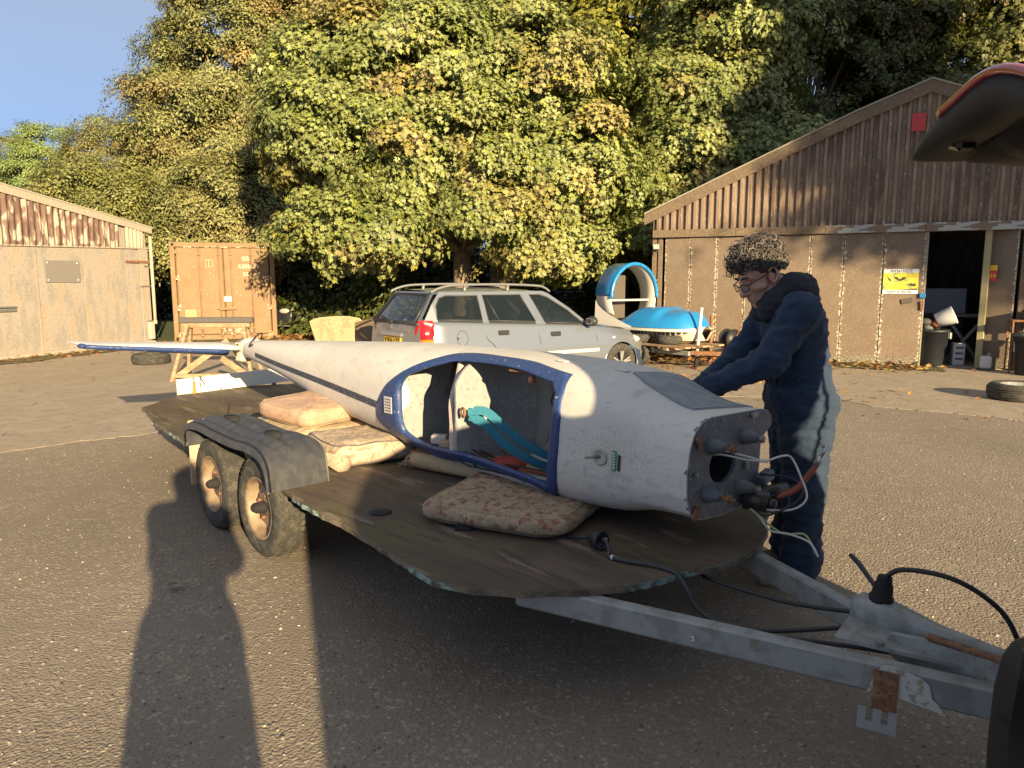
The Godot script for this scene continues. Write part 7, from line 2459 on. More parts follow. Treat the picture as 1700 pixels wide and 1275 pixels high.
func yard_things() -> void:
	var X0 = Transform3D.IDENTITY
	# rusty prop stand and black winch by the bow, pale plate
	var ps = thing("rusty_prop", "rusty steel prop with a cranked top beside the hovercraft's bow", "prop", Transform3D(Basis.IDENTITY, V(3.66, 0, -13.6)))
	var b = MB.new(true)
	b.tube([V(0, 0.06, 0), V(0.0, 0.9, 0)], 0.03, 10)
	b.tube([V(0.0, 0.82, 0), V(0.10, 0.90, 0.02), V(0.16, 0.93, 0.02)], 0.013, 8)
	b.tube([V(-0.02, 0.0, 0), V(0.0, 0.22, 0)], 0.04, 10)
	obj("tube", b, M.rust, ps)
	var wv = thing("winch_reel", "black cable reel on a plank beside the rusty prop", "reel", Transform3D(Basis(Vector3.UP, 0.5), V(3.98, 0.36, -13.5)))
	b = MB.new(true)
	for z in [-0.09, 0.09]: b.cyl(V(0, 0.12, z), V(0, 0.12, z + 0.02), 0.19, 0.19, 24)
	b.cyl(V(0, 0.12, -0.09), V(0, 0.12, 0.09), 0.10, 0.10, 18)
	obj("spool", b, M.black, wv)
	b = MB.new(true)
	b.tube([V(0.0, 0.12, 0.12), V(0.12, 0.34, 0.14), V(0.14, 0.34, 0.20)], 0.014, 8)
	obj("crank", b, M.rust, wv)
	var pk = thing("plank_end", "pale plank and white plate sticking out past the black reel", "plank", Transform3D(Basis(Vector3.UP, 0.1), V(4.15, 0.0, -13.7)))
	b = MB.new(false)
	b.box(V(0.05, 0.30, 0.0), V(0.75, 0.04, 0.12), Basis.IDENTITY, 0.005)
	obj("board", b, M.wood, pk)
	b = MB.new(false)
	b.box(V(0.16, 0.50, -0.05), V(0.20, 0.16, 0.01), Basis.IDENTITY, 0.002)
	b.box(V(0.16, 0.38, -0.06), V(0.03, 0.14, 0.02))
	obj("white_plate", b, M.white, pk)
	# white marker post
	var wp = thing("white_post", "thin white marker post with a dark foot leaning beside the hovercraft", "post", Transform3D(Basis(V(0, 0, 1), -0.07), V(3.24, 0, -12.98)))
	b = MB.new(true)
	b.cyl(V(0, 0.20, 0), V(0, 1.06, 0), 0.028, 0.026, 14)
	b.ball(V(0, 1.06, 0), V(0.03, 0.02, 0.03), 12)
	obj("pole", b, M.white, wp)
	b = MB.new(true)
	b.cyl(V(0, 0.01, 0), V(0, 0.21, 0), 0.033, 0.030, 14)
	obj("dark_foot", b, M.blackmatt, wp)
	b = MB.new(true)
	b.lathe([Vector2(0.09, 0.0), Vector2(0.09, 0.015), Vector2(0.035, 0.02), Vector2(0.0, 0.02)], Transform3D(Basis(V(0, 0, 1), 0.07), Vector3.ZERO), 18)
	obj("base_plate", b, M.rust, wp)
	# wooden trestle behind the trailer
	var tr = thing("wooden_trestle", "weathered wooden trestle with a felt covered top behind the trailer's tail", "trestle", Transform3D(Basis(Vector3.UP, 0.08), V(-4.62, 0, -11.6)))
	for s in [-1.0, 1.0]:
		for z in [-1.0, 1.0]:
			b = MB.new(false)
			b.bar(V(s * 0.60, 0.0, z * 0.36), V(s * 0.42, 0.86, z * 0.06), 0.09, 0.05, V(1, 0, 0), 0.004)
			obj("leg", b, M.wood, tr)
		b = MB.new(false)
		b.bar(V(s * 0.585, 0.06, -0.36), V(s * 0.585, 0.06, 0.36), 0.05, 0.09, Vector3.UP, 0.004)
		obj("foot_rail", b, M.wood, tr)
	b = MB.new(false)
	b.box(V(0, 0.86, 0), V(1.02, 0.09, 0.09), Basis.IDENTITY, 0.006)
	obj("top_beam", b, M.wood, tr)
	b = MB.new(false)
	b.box(V(0, 0.93, 0), V(1.12, 0.09, 0.13), Basis.IDENTITY, 0.015)
	obj("felt_pad", b, mat(L(0.09, 0.085, 0.08), 0.95), tr)
	for q in [[V(-0.50, 0.10, 0.34), V(0.20, 0.62, 0.14)], [V(0.52, 0.10, 0.34), V(0.12, 0.36, 0.26)]]:
		b = MB.new(false)
		b.bar(q[0], q[1], 0.09, 0.04, V(0, 0, 1), 0.004)
		obj("brace", b, M.wood, tr)
	b = MB.new(false)
	b.box(V(0.0, 0.10, 0.36), V(1.1, 0.06, 0.04), Basis.IDENTITY, 0.004)
	obj("stretcher", b, M.wood, tr)
	# tyres lying on the concrete
	for q in [[V(-6.74, 0, -13.75), 0.33, 0.20, "black tyre lying flat near the left shed"], [V(6.62, 0, -9.55), 0.36, 0.22, "black tyre with metal rim lying near the hangar opening"]]:
		var ty = thing("loose_tyre", q[3], "tyre", Transform3D(Basis.IDENTITY, q[0]))
		var r: float = q[1]
		var w: float = q[2]
		b = MB.new(true)
		b.lathe([Vector2(r * 0.6, 0.01), Vector2(r * 0.85, 0.0), Vector2(r * 0.96, w * 0.12), Vector2(r, w * 0.3), Vector2(r, w * 0.7), Vector2(r * 0.96, w * 0.88), Vector2(r * 0.85, w), Vector2(r * 0.62, w * 0.96), Vector2(r * 0.58, w * 0.8), Vector2(r * 0.58, w * 0.2), Vector2(r * 0.6, 0.01)], X0, 40)
		for k in 4: b.lathe([Vector2(r + 0.001, w * (0.28 + 0.13 * k)), Vector2(r + 0.008, w * (0.30 + 0.13 * k)), Vector2(r + 0.008, w * (0.36 + 0.13 * k)), Vector2(r + 0.001, w * (0.38 + 0.13 * k))], X0, 40)
		obj("tread", b, M.rubber, ty)
		if r > 0.35:
			b = MB.new(true)
			b.lathe([Vector2(r * 0.60, w * 0.94), Vector2(r * 0.55, w * 0.9), Vector2(r * 0.50, w * 0.55), Vector2(r * 0.2, w * 0.6), Vector2(0.0, w * 0.6)].map(func(p): return p), X0, 30)
			obj("rim", b, M.galv, ty)
	# curved tan board propped at the bushes, another behind the car
	var tb = thing("tan_seat_board", "curved tan panel standing on edge in front of the bushes", "panel", Transform3D(Basis(Vector3.UP, 0.12) * Basis(V(1, 0, 0), -0.12), V(-4.30, 0, -18.1)))
	b = MB.new(false)
	b.prism(P2([-0.46, 0.0, 0.60, 0.0, 0.62, 0.50, 0.60, 0.56, 0.54, 0.61, 0.30, 0.65, 0.0, 0.655, -0.35, 0.63, -0.50, 0.60, -0.62, 0.55]), -0.02, 0.02)
	obj("panel", b, tmat(tex(Vector2i(256, 256), L(0.33, 0.235, 0.13), [[0.012, 0, 5, 0.45, 0.7, L(0.26, 0.18, 0.10), 0.9, 0.0, 0.3], [0.03, 0, 4, 0.74, 0.78, L(0.45, 0.36, 0.24), 0.8]], 201), 0.9, 0.7), tb)
	b = MB.new(true)
	b.tube([V(-0.46, 0.0, 0.0), V(-0.62, 0.55, 0.0), V(-0.50, 0.60, 0), V(-0.35, 0.63, 0), V(0.0, 0.655, 0), V(0.30, 0.65, 0), V(0.54, 0.61, 0), V(0.60, 0.56, 0), V(0.62, 0.50, 0), V(0.60, 0.0, 0)], 0.028, 8)
	obj("rounded_edge", b, mat(L(0.38, 0.29, 0.17), 0.7), tb)
	var t2 = thing("dark_seat_board", "dark curved panel standing behind the silver car's tailgate", "panel", Transform3D(Basis(Vector3.UP, -0.4), V(-2.55, 0, -13.2)))
	b = MB.new(false)
	b.prism(P2([-0.30, 0.0, 0.30, 0.0, 0.32, 0.80, 0.0, 0.86, -0.28, 0.80]), -0.03, 0.03)
	obj("panel", b, mat(L(0.14, 0.105, 0.065), 0.8), t2)
	# dark car nose between container and bushes
	var dc = thing("dark_parked_car", "dark car in the shade beside the brown container, front plate showing", "car", Transform3D(Basis(Vector3.UP, -0.25), V(-6.35, 0, -22.6)))
	b = MB.new(true)
	b.surf(func(u, v):
		var z = lerpf(2.0, -2.0, u)
		var y: float = 0.86 if z > 1.0 else (1.42 if z < 0.1 and z > -1.6 else lerpf(0.9, 1.42, smoothstep(1.0, 0.1, z)))
		if z > 1.7: y -= 0.9 * pow((z - 1.7), 1.4)
		var f = v * 6.0
		var pr = [Vector2(-0.84, 0.25), Vector2(-0.86, 0.6), Vector2(-0.78, 0.88 if y > 0.9 else y - 0.05), Vector2(-0.6, y), Vector2(0.6, y), Vector2(0.78, 0.88 if y > 0.9 else y - 0.05), Vector2(0.86, 0.6), Vector2(0.84, 0.25)]
		var i = mini(int(v * 7.0), 6)
		var p: Vector2 = pr[i].lerp(pr[i + 1], v * 7.0 - i)
		return V(p.x, p.y, z), 40, 42)
	b.box(V(0, 0.52, 1.98), V(1.62, 0.42, 0.10), Basis.IDENTITY, 0.03)
	obj("body", b, mat(L(0.012, 0.013, 0.016), 0.3), dc)
	b = MB.new(false)
	b.box(V(0.0, 1.13, 0.62), V(1.22, 0.50, 0.02), Basis(V(1, 0, 0), -1.0), 0.004)
	obj("windscreen", b, mat(L(0.03, 0.035, 0.04), 0.08), dc)
	b = MB.new(false)
	b.box(V(0.0, 0.50, 2.04), V(0.52, 0.115, 0.012))
	var pl = obj("number_plate", b, mat(L(0.55, 0.55, 0.53), 0.5), dc)
	words("K128", 0.075, M.black, pl, Transform3D(Basis.IDENTITY, V(0.10, 0.50, 2.048)), false)
	for x in [-0.58, 0.58]:
		b = MB.new(true)
		b.ball(V(x, 0.70, 2.0), V(0.17, 0.075, 0.06), 14)
		obj("headlight", b, mat(L(0.35, 0.34, 0.3), 0.15), dc)
		b = MB.new(true)
		b.cyl(V(x * 1.3, 0.29, 1.25), V(x * 1.48, 0.29, 1.25), 0.29, 0.29, 24)
		obj("wheel", b, M.rubber, dc)
	b = MB.new(false)
	b.box(V(0, 0.30, 2.05), V(1.5, 0.03, 0.05))
	obj("bumper_strip", b, M.dull, dc)
	# field gate between sycamore and hangar
	var fg = thing("field_gate", "dark barred field gate under the trees behind the hovercraft", "gate", Transform3D(Basis(Vector3.UP, 0.1), V(1.3, 0, -21.8)))
	for k in 6:
		b = MB.new(true)
		b.tube([V(-1.5, 0.25 + 0.19 * k, 0), V(1.6, 0.25 + 0.19 * k, 0)], 0.02, 8)
		obj("bar", b, M.dull, fg)
	for x in [-1.5, 1.6]:
		b = MB.new(false)
		b.box(V(x, 0.65, 0), V(0.10, 1.3, 0.10), Basis.IDENTITY, 0.01)
		obj("gate_post", b, M.wood, fg)
	# things at and inside the hangar opening
	var H = Transform3D(Basis(V(0.906, 0, 0.424), Vector3.UP, V(0.906, 0, 0.424).cross(Vector3.UP)), V(3.003, 0.02, -15.30))
	var bin_m = mat(L(0.016, 0.019, 0.024), 0.5)
	for q in [[V(4.98, 0, -0.18), "large black bin heaped with rubbish just inside the hangar opening"], [V(6.36, -0.02, 0.62), "dark grey bin with clamped lid beside the small table"]]:
		var bn = thing("rubbish_bin", q[1], "bin", H * Transform3D(Basis.IDENTITY, q[0]))
		b = MB.new(true)
		b.lathe([Vector2(0.0, 0.0), Vector2(0.20, 0.0), Vector2(0.215, 0.02), Vector2(0.262, 0.60), Vector2(0.275, 0.60), Vector2(0.285, 0.63), Vector2(0.27, 0.66), Vector2(0.25, 0.65), Vector2(0.20, 0.1)], X0, 30)
		obj("tub", b, bin_m, bn)
		for an in [0.4, 3.6]:
			b = MB.new(false)
			b.box(V(cos(an) * 0.285, 0.55, sin(an) * 0.285), V(0.06, 0.12, 0.06), Basis(Vector3.UP, -an), 0.01)
			obj("handle", b, M.dull, bn)
		if q[0].x < 5.5:
			for k in 7:
				b = MB.new(true)
				b.ball(V(rng.randf_range(-0.16, 0.14), 0.68 + rng.randf() * 0.12, rng.randf_range(-0.12, 0.12)), V(0.11, 0.07, 0.10), 10, Basis(Vector3.UP, rng.randf() * 3))
				obj("rubbish", b, mat([L(0.10, 0.10, 0.10), L(0.06, 0.055, 0.05), L(0.22, 0.07, 0.03)][k % 3], 0.8), bn)
		else:
			b = MB.new(true)
			b.lathe([Vector2(0.0, 0.72), Vector2(0.2, 0.71), Vector2(0.29, 0.67), Vector2(0.29, 0.645)].map(func(p): return p), X0, 28)
			obj("lid", b, mat(L(0.10, 0.10, 0.095), 0.5), bn)
			for k in 6:
				b = MB.new(false)
				b.box(V(cos(k * 1.05) * 0.255, 0.46, sin(k * 1.05) * 0.255), V(0.03, 0.16, 0.02), Basis(Vector3.UP, -k * 1.05 + PI / 2))
				obj("pale_mark", b, mat(L(0.4, 0.4, 0.38), 0.7), bn)
	var wbk = thing("white_bucket", "white plastic bucket lying on the heaped black bin", "bucket", H * Transform3D(Basis(V(0, 0, 1), -1.15), V(5.02, 0.80, -0.14)))
	b = MB.new(true)
	b.lathe([Vector2(0.0, 0.0), Vector2(0.13, 0.0), Vector2(0.16, 0.28), Vector2(0.165, 0.30), Vector2(0.15, 0.29)], X0, 24)
	obj("tub", b, mat(L(0.6, 0.6, 0.6), 0.5), wbk)
	var bt = thing("printed_tub", "small white printed tub on the hangar floor beside the black bin", "tub", H * Transform3D(Basis(Vector3.UP, 0.2), V(5.42, 0, -0.40)))
	b = MB.new(false)
	b.box(V(0, 0.20, 0), V(0.20, 0.40, 0.16), Basis.IDENTITY, 0.015)
	obj("tub", b, mat(L(0.45, 0.45, 0.44), 0.5), bt)
	for k in 3:
		b = MB.new(false)
		b.box(V(0, 0.12 + 0.10 * k, 0.081), V(0.13, 0.04, 0.002))
		obj("print_row", b, mat(L(0.08, 0.09, 0.12), 0.6), bt)
	var wt = thing("grey_workbench", "folding workbench with crossed legs in the dark hangar", "workbench", H * Transform3D(Basis.IDENTITY, V(5.55, 0, -1.0)))
	for s in [-1.0, 1.0]:
		b = MB.new(false)
		b.bar(V(-0.30 * s, 0.0, 0.1 * s), V(0.30 * s, 0.85, 0.1 * s), 0.05, 0.05)
		obj("leg", b, M.dull, wt)
	b = MB.new(false)
	b.box(V(0, 0.88, 0), V(0.9, 0.06, 0.5), Basis.IDENTITY, 0.01)
	obj("table_top", b, mat(L(0.10, 0.10, 0.10), 0.7), wt)
	var bxs = thing("pale_cabinet", "pale grey boxy cabinet deep in the hangar's dark", "cabinet", H * Transform3D(Basis.IDENTITY, V(5.25, 0.62, -1.9)))
	b = MB.new(false)
	b.box(V(0, 0.50, 0), V(0.75, 0.50, 0.5), Basis.IDENTITY, 0.02)
	obj("case", b, mat(L(0.30, 0.32, 0.34), 0.5), bxs)
	b = MB.new(false)
	b.box(V(0.0, -0.18, 0), V(0.7, 0.84, 0.45))
	obj("stand", b, mat(L(0.05, 0.05, 0.05), 0.7), bxs)
	# small table with a coil on it beside the ajar door
	var st = thing("small_table", "low rusty metal table with a wooden top beside the ajar hangar door", "table", H * Transform3D(Basis.IDENTITY, V(6.42, 0, 0.30)))
	b = MB.new(false)
	b.box(V(0, 0.86, 0), V(0.72, 0.03, 0.5), Basis.IDENTITY, 0.005)
	obj("table_top", b, M.rust, st)
	for sx in [-0.34, 0.34]:
		for sz in [-0.23, 0.23]:
			b = MB.new(false)
			b.box(V(sx, 0.425, sz), V(0.025, 0.85, 0.025))
			obj("leg", b, M.rust, st)
	var co = thing("hose_coil", "coil of orange brown hose on the small table", "hose", H * Transform3D(Basis.IDENTITY, V(6.45, 0.88, 0.30)))
	for k in 5:
		b = MB.new(true)
		var q = []
		for i in 29: q.append(V(cos(TAU * i / 28) * (0.22 - 0.01 * (k % 2)), 0.02 + 0.03 * k, sin(TAU * i / 28) * 0.17))
		b.tube(q, 0.016, 8)
		obj("turn", b, mat(L(0.30, 0.14, 0.07), 0.5) if k % 2 else M.black, co)
	var jug = thing("white_jug", "white plastic jug on the ground below the fire notice", "jug", H * Transform3D(Basis.IDENTITY, V(5.78, 0, 0.20)))
	b = MB.new(false)
	b.box(V(0, 0.13, 0), V(0.17, 0.22, 0.12), Basis.IDENTITY, 0.025)
	obj("bottle", b, mat(L(0.45, 0.46, 0.47), 0.5), jug)
	b = MB.new(true)
	b.cyl(V(0.04, 0.24, 0), V(0.04, 0.29, 0), 0.025, 0.025, 12)
	obj("cap", b, M.dull, jug)
	# plug and cable on the trailer deck
	var pc = thing("trailer_plug", "open black trailer plug with its cable trailing over the deck edge", "plug", TF * Transform3D(Basis.IDENTITY, V(-1.90, 0.452, -2.25)))
	b = MB.new(true)
	b.lathe([Vector2(0.0, -0.06), Vector2(0.016, -0.06), Vector2(0.02, -0.035), Vector2(0.032, -0.03), Vector2(0.034, 0.0), Vector2(0.040, 0.004), Vector2(0.040, 0.02), Vector2(0.033, 0.024), Vector2(0.030, 0.018), Vector2(0.0, 0.012)], Transform3D(Basis(Vector3.UP, -0.15) * Basis(V(0, 0, 1), -PI / 2 + 0.1), V(0.0, 0.04, 0.0)), 20)
	obj("housing", b, M.black, pc)
	b = MB.new(true)
	b.tube(spline([V(-0.06, 0.035, 0.0), V(-0.16, 0.012, 0.0), V(-0.28, 0.006, -0.03)], 6), 0.008, 8)
	obj("cable", b, M.black, pc)
	b = MB.new(true)
	b.tube(spline([V(0.015, 0.04, 0.0), V(0.05, 0.05, 0.015), V(0.08, 0.025, 0.03), V(0.10, 0.008, 0.05), V(0.18, 0.008, 0.035), V(0.28, 0.01, 0.0), V(0.37, 0.004, -0.01), V(0.43, -0.04, 0.0), V(0.48, -0.10, 0.0), V(0.62, -0.14, -0.03), V(0.9, -0.12, -0.14), V(1.15, -0.10, -0.22)], 7), 0.0075, 8)
	obj("cable", b, mat(L(0.035, 0.037, 0.042), 0.5), pc)
	b = MB.new(true)
	b.lathe([Vector2(0.009, -0.006), Vector2(0.011, 0.0), Vector2(0.009, 0.006)], Transform3D(Basis(V(0, 0, 1), PI / 2), V(0.112, 0.009, 0.048)), 12)
	obj("tape_band", b, M.white, pc)
	for k in 4:
		b = MB.new(true)
		b.tube([V(0.012, 0.04 + 0.006 * (k % 2), 0.004 * (k - 1.5)), V(0.035, 0.05 + 0.006 * (k % 2), 0.008 * (k - 1.5)), V(0.05, 0.048, 0.014)], 0.0022, 5)
		obj("core", b, mat([L(0.5, 0.33, 0.12), L(0.5, 0.5, 0.45), L(0.45, 0.4, 0.1), L(0.3, 0.15, 0.08)][k], 0.5), pc)
func blob(parts: Array, k: float, cell: float, wrinkle: float, wf := 9.0, sd := 1) -> ArrayMesh:
	# capsules [a, b, ra, rb] and ellipsoids [centre, radii, basis] joined by a smooth minimum, meshed as surface nets
	var lo := Vector3.ONE * 1e9
	var hi := -lo
	var boxes := []
	for p in parts:
		var l: Vector3
		var h: Vector3
		if p.size() == 4:
			var r: float = maxf(p[2], p[3])
			l = p[0].min(p[1]) - Vector3.ONE * r
			h = p[0].max(p[1]) + Vector3.ONE * r
		else:
			var r: float = maxf(p[1].x, maxf(p[1].y, p[1].z))
			l = p[0] - Vector3.ONE * r
			h = p[0] + Vector3.ONE * r
		boxes.append([l, h])
		lo = lo.min(l)
		hi = hi.max(h)
	var mg := k + cell * 2.5
	lo -= Vector3.ONE * mg
	hi += Vector3.ONE * mg
	var nx := int((hi.x - lo.x) / cell) + 1
	var ny := int((hi.y - lo.y) / cell) + 1
	var nz := int((hi.z - lo.z) / cell) + 1
	var f := PackedFloat32Array()
	f.resize(nx * ny * nz)
	f.fill(0.5)
	for q in parts.size():
		var p: Array = parts[q]
		var a := Vector3i(((boxes[q][0] - lo) / cell - Vector3.ONE * (mg / cell)).floor()).max(Vector3i.ZERO)
		var b := Vector3i(((boxes[q][1] - lo) / cell + Vector3.ONE * (mg / cell)).ceil()).min(Vector3i(nx - 1, ny - 1, nz - 1))
		var cap := p.size() == 4
		var A: Vector3 = p[0]
		var ba: Vector3 = (p[1] - A) if cap else Vector3.ZERO
		var bb := ba.dot(ba)
		var r0: float = p[2] if cap else 0.0
		var r1: float = p[3] if cap else 0.0
		var inv := Basis.IDENTITY
		var er := Vector3.ONE
		var em := 1.0
		if not cap:
			inv = (p[2] as Basis).transposed()
			er = p[1]
			em = minf(er.x, minf(er.y, er.z))
		for i in range(a.x, b.x + 1):
			for j in range(a.y, b.y + 1):
				var at := (i * ny + j) * nz
				for l in range(a.z, b.z + 1):
					var pt := lo + Vector3(i, j, l) * cell
					var d: float
					if cap:
						var pa := pt - A
						var h := clampf(pa.dot(ba) / maxf(bb, 1e-9), 0.0, 1.0)
						d = (pa - ba * h).length() - lerpf(r0, r1, h)
					else:
						var e := inv * (pt - A)
						var n0 := (e / er).length()
						var n1 := (e / (er * er)).length()
						d = n0 * (n0 - 1.0) / n1 if n1 > 1e-6 else -em
					var o := f[at + l]
					var w := maxf(k - absf(o - d), 0.0) / k
					f[at + l] = minf(o, d) - w * w * k * 0.25
	var id := PackedInt32Array()
	id.resize(nx * ny * nz)
	id.fill(-1)
	var vs := PackedVector3Array()
	var sx := ny * nz
	for i in nx - 1:
		for j in ny - 1:
			for l in nz - 1:
				var at := (i * ny + j) * nz + l
				var c0 := f[at]
				var n := 1 if c0 < 0.0 else 0
				var c := [c0, f[at + 1], f[at + nz], f[at + nz + 1], 0, 0, 0, 0] if absf(c0) < cell * 2.5 else []
				if c.is_empty(): continue
				c[4] = f[at + sx]; c[5] = f[at + sx + 1]; c[6] = f[at + sx + nz]; c[7] = f[at + sx + nz + 1]
				for m in range(1, 8): n += 1 if c[m] < 0.0 else 0
				if n == 0 or n == 8: continue
				var sum := Vector3.ZERO
				var cnt := 0
				for e in [[0, 1], [2, 3], [4, 5], [6, 7], [0, 2], [1, 3], [4, 6], [5, 7], [0, 4], [1, 5], [2, 6], [3, 7]]:
					var u: float = c[e[0]]
					var v: float = c[e[1]]
					if (u < 0.0) == (v < 0.0): continue
					var t := u / (u - v)
					var p0 := Vector3(e[0] >> 2, (e[0] >> 1) & 1, e[0] & 1)
					var p1 := Vector3(e[1] >> 2, (e[1] >> 1) & 1, e[1] & 1)
					sum += p0.lerp(p1, t)
					cnt += 1
				id[at] = vs.size()
				vs.append(lo + (Vector3(i, j, l) + sum / cnt) * cell)
	var ix := PackedInt32Array()
	for i in range(1, nx - 1):
		for j in range(1, ny - 1):
			for l in range(1, nz - 1):
				var at := (i * ny + j) * nz + l
				var s := f[at] < 0.0
				if absf(f[at]) > cell * 2.5: continue
				for ax in 3:
					var st: int = [sx, nz, 1][ax]
					if (f[at + st] < 0.0) == s: continue
					var du: int = [nz, 1, sx][ax]
					var dv: int = [1, sx, nz][ax]
					var q := [id[at - du - dv], id[at - dv], id[at], id[at - du]]
					if q.min() < 0: continue
					if s: ix.append_array(PackedInt32Array([q[0], q[2], q[1], q[0], q[3], q[2]]))
					else: ix.append_array(PackedInt32Array([q[0], q[1], q[2], q[0], q[2], q[3]]))
	var nrm := net_normals(vs, ix)
	if wrinkle > 0.0:
		var nf := FastNoiseLite.new()
		nf.seed = sd
		nf.frequency = wf
		nf.fractal_octaves = 3
		nf.fractal_type = FastNoiseLite.FRACTAL_RIDGED
		for i in vs.size(): vs[i] += nrm[i] * wrinkle * (nf.get_noise_3d(vs[i].x * 0.8, vs[i].y * 1.7, vs[i].z * 0.8) - 0.1)
		nrm = net_normals(vs, ix)
	var arr := []
	arr.resize(Mesh.ARRAY_MAX)
	arr[Mesh.ARRAY_VERTEX] = vs
	arr[Mesh.ARRAY_NORMAL] = nrm
	arr[Mesh.ARRAY_INDEX] = ix
	var m := ArrayMesh.new()
	m.add_surface_from_arrays(Mesh.PRIMITIVE_TRIANGLES, arr)
	return m

func net_normals(vs: PackedVector3Array, ix: PackedInt32Array) -> PackedVector3Array:
	var n := PackedVector3Array()
	n.resize(vs.size())
	for t in range(0, ix.size(), 3):
		var a := vs[ix[t]]
		var c := (vs[ix[t + 2]] - a).cross(vs[ix[t + 1]] - a)
		for q in 3: n[ix[t + q]] += c
	for i in n.size(): n[i] = n[i].normalized()
	return n

func hand_mesh(curl: float, side: float) -> ArrayMesh:
	# wrist at the origin, fingers along +x, palm facing -y, thumb towards side * z
	var p := [[V(-0.03, 0, 0), V(0.03, 0, 0), 0.026, 0.028]]
	for i in 4:
		var z := side * (0.030 - i * 0.0205)
		var base := V(0.085 - 0.006 * absf(i - 1), 0, z)
		p.append([V(0.02, 0, z * 0.7), base, 0.015, 0.0115])
		var ln: float = [0.044, 0.049, 0.046, 0.036][i]
		var at := base
		var an := 0.0
		for s in 3:
			an -= curl * (0.6 if s == 0 else 0.9)
			var nx: Vector3 = at + V(cos(an), sin(an), 0) * ln * [1.0, 0.68, 0.52][s]
			p.append([at, nx, 0.0098 - 0.0008 * s, 0.0090 - 0.0008 * s])
			at = nx
	var tb := V(0.02, -0.006, side * 0.030)
	var t1 := tb + V(0.034, -0.012, side * 0.022)
	var t2 := t1 + V(0.030, -0.012 - 0.01 * curl, side * 0.004)
	p.append([V(0.0, -0.004, side * 0.012), tb, 0.017, 0.015])
	p.append([tb, t1, 0.0135, 0.011])
	p.append([t1, t2, 0.0108, 0.009])
	return blob(p, 0.008, 0.0042, 0.0)

func head_mesh() -> ArrayMesh:
	# x forward, y up, between the ears at the origin
	var I := Basis.IDENTITY
	var p := [[V(-0.008, 0.046, 0), V(0.100, 0.086, 0.078), I], [V(0.040, -0.030, 0), V(0.062, 0.085, 0.058), I], [V(0.030, -0.075, 0), V(0.055, 0.032, 0.052), Basis(V(0, 0, 1), -0.25)]]
	p.append([V(0.082, -0.100, 0.008), V(0.082, -0.100, -0.008), 0.019, 0.019])
	p.append([V(0.096, 0.022, 0), V(0.121, -0.022, 0), 0.010, 0.0135])
	p.append([V(0.112, -0.026, 0), V(0.120, -0.024, 0), 0.012, 0.012])
	for s in [-1.0, 1.0]:
		p.append([V(0.088, 0.038, 0.012 * s), V(0.074, 0.036, 0.050 * s), 0.012, 0.010])
		p.append([V(0.075, -0.012, 0.045 * s), V(0.050, -0.02, 0.060 * s), 0.020, 0.018])
		p.append([V(0.103, -0.030, 0.009 * s), V(0.103, -0.030, 0.014 * s), 0.008, 0.007])
		p.append([V(0.062, -0.085, 0.030 * s), V(0.010, -0.060, 0.058 * s), 0.018, 0.016])
	p.append([V(0.096, -0.056, 0.018), V(0.096, -0.056, -0.018), 0.0085, 0.0085])
	p.append([V(0.092, -0.072, 0.015), V(0.092, -0.072, -0.015), 0.010, 0.010])
	p.append([V(-0.025, -0.06, 0), V(-0.060, -0.17, 0), 0.056, 0.060])
	return blob(p, 0.016, 0.0050, 0.0)

